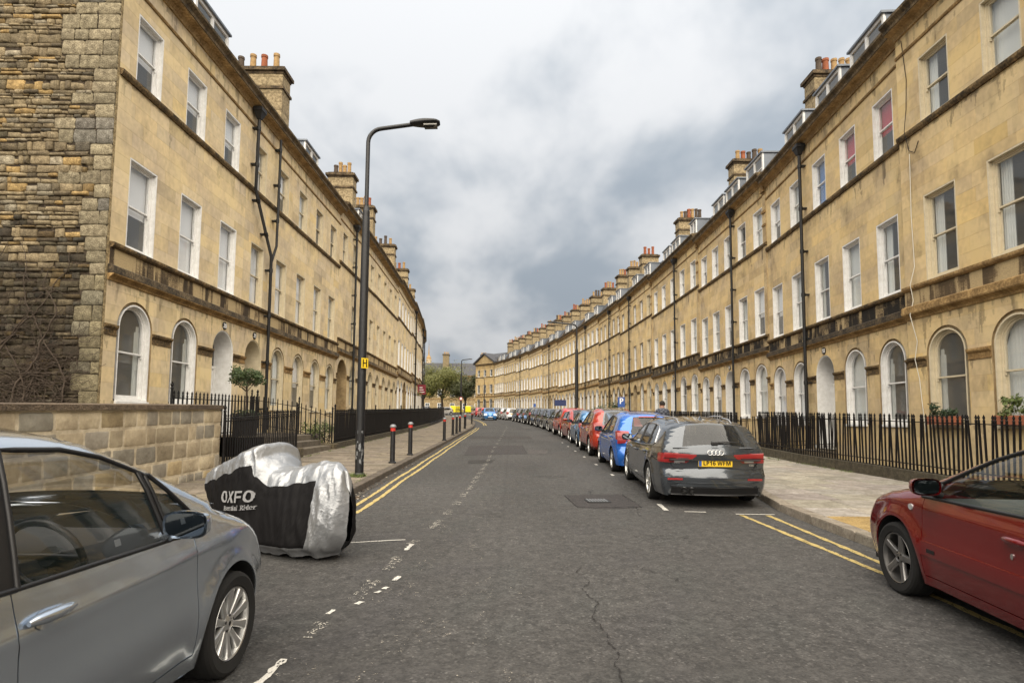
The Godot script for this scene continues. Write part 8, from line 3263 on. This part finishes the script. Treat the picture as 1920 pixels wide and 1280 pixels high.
func field_mesh(b: MB, bones: Array, cell: float, lo: Vector3, hi: Vector3) -> void:
	var nx := int((hi.x - lo.x) / cell) + 2
	var ny := int((hi.y - lo.y) / cell) + 2
	var nzz := int((hi.z - lo.z) / cell) + 2
	var f := PackedFloat32Array()
	f.resize(nx * ny * nzz)
	f.fill(1.0)
	# smooth minimum accumulated as a sum of exponentials, near each bone only
	var acc := PackedFloat32Array()
	acc.resize(nx * ny * nzz)
	var sharp := 42.0
	for q in bones:
		var a: Vector3 = q[0]
		var e: Vector3 = q[1]
		var r := maxf(q[2], q[3]) + 0.10
		var mn := (a.min(e) - Vector3.ONE * r - lo) / cell
		var mx := (a.max(e) + Vector3.ONE * r - lo) / cell
		var ab := e - a
		var l2 := maxf(ab.length_squared(), 1e-6)
		for i in range(maxi(0, int(mn.x)), mini(nx, int(mx.x) + 1)):
			for j in range(maxi(0, int(mn.y)), mini(ny, int(mx.y) + 1)):
				for k in range(maxi(0, int(mn.z)), mini(nzz, int(mx.z) + 1)):
					var p := lo + Vector3(i, j, k) * cell
					var u := clampf((p - a).dot(ab) / l2, 0.0, 1.0)
					var d := p.distance_to(a + ab * u) - lerpf(q[2], q[3], u)
					acc[(i * ny + j) * nzz + k] += exp(-sharp * d)
	for k in acc.size():
		if acc[k] > 0.0: f[k] = -log(acc[k]) / sharp
	var ids := {}
	for i in nx - 1:
		for j in ny - 1:
			for k in nzz - 1:
				var c := []
				var inside := 0
				for dx in 2:
					for dy in 2:
						for dz in 2:
							var v := f[((i + dx) * ny + j + dy) * nzz + k + dz]
							c.append(v)
							if v < 0.0: inside += 1
				if inside == 0 or inside == 8: continue
				var sum := Vector3.ZERO
				var cnt := 0
				for ea in 8:
					for bit in [1, 2, 4]:
						var eb: int = ea | bit
						if eb == ea or (c[ea] < 0.0) == (c[eb] < 0.0): continue
						var u: float = c[ea] / (c[ea] - c[eb])
						var pa := Vector3((ea >> 2) & 1, (ea >> 1) & 1, ea & 1)
						var pb := Vector3((eb >> 2) & 1, (eb >> 1) & 1, eb & 1)
						sum += pa.lerp(pb, u)
						cnt += 1
				var pos := lo + (Vector3(i, j, k) + sum / cnt) * cell
				var g := Vector3(c[4] + c[5] + c[6] + c[7] - c[0] - c[1] - c[2] - c[3], c[2] + c[3] + c[6] + c[7] - c[0] - c[1] - c[4] - c[5], c[1] + c[3] + c[5] + c[7] - c[0] - c[2] - c[4] - c[6])
				var kind := ""
				var bd := 9.0
				for q in bones:
					var ab: Vector3 = q[1] - q[0]
					var u := clampf((pos - q[0]).dot(ab) / maxf(ab.length_squared(), 1e-6), 0.0, 1.0)
					var d := pos.distance_to(q[0] + ab * u) - lerpf(q[2], q[3], u)
					if d < bd:
						bd = d
						kind = q[4]
				match kind:
					"skin": b.col = Color(0.42, 0.24, 0.17)
					"trouser": b.col = Color(0.02, 0.022, 0.03)
					"shoe": b.col = Color(0.015, 0.013, 0.012)
					_:
						var chk := (int(floor(pos.y / 0.075)) + int(floor((pos.x + 5.0) / 0.075)) + int(floor((pos.z + 5.0) / 0.075))) % 2
						b.col = Color(0.02, 0.024, 0.04) if chk == 0 else Color(0.10, 0.11, 0.14)
				ids[Vector3i(i, j, k)] = b.vert(pos, g, Vector2.ZERO)
	for i in range(1, nx - 1):
		for j in range(1, ny - 1):
			for k in range(1, nzz - 1):
				var v0 := f[(i * ny + j) * nzz + k]
				for axis in 3:
					var o := [Vector3i(1, 0, 0), Vector3i(0, 1, 0), Vector3i(0, 0, 1)]
					var w: Vector3i = Vector3i(i, j, k) + o[axis]
					var v1 := f[(w.x * ny + w.y) * nzz + w.z]
					if (v0 < 0.0) == (v1 < 0.0): continue
					var p: Vector3i = o[(axis + 1) % 3]
					var q: Vector3i = o[(axis + 2) % 3]
					var base := Vector3i(i, j, k)
					var quad := [base - p - q, base - q, base, base - p]
					var ok := true
					for z in quad:
						if not ids.has(z): ok = false
					if not ok: continue
					var a: int = ids[quad[0]]
					var c2: int = ids[quad[1]]
					var d2: int = ids[quad[2]]
					var e2: int = ids[quad[3]]
					if v0 < 0.0: b.ix.append_array([a, d2, c2, a, e2, d2])
					else: b.ix.append_array([a, c2, d2, a, d2, e2])
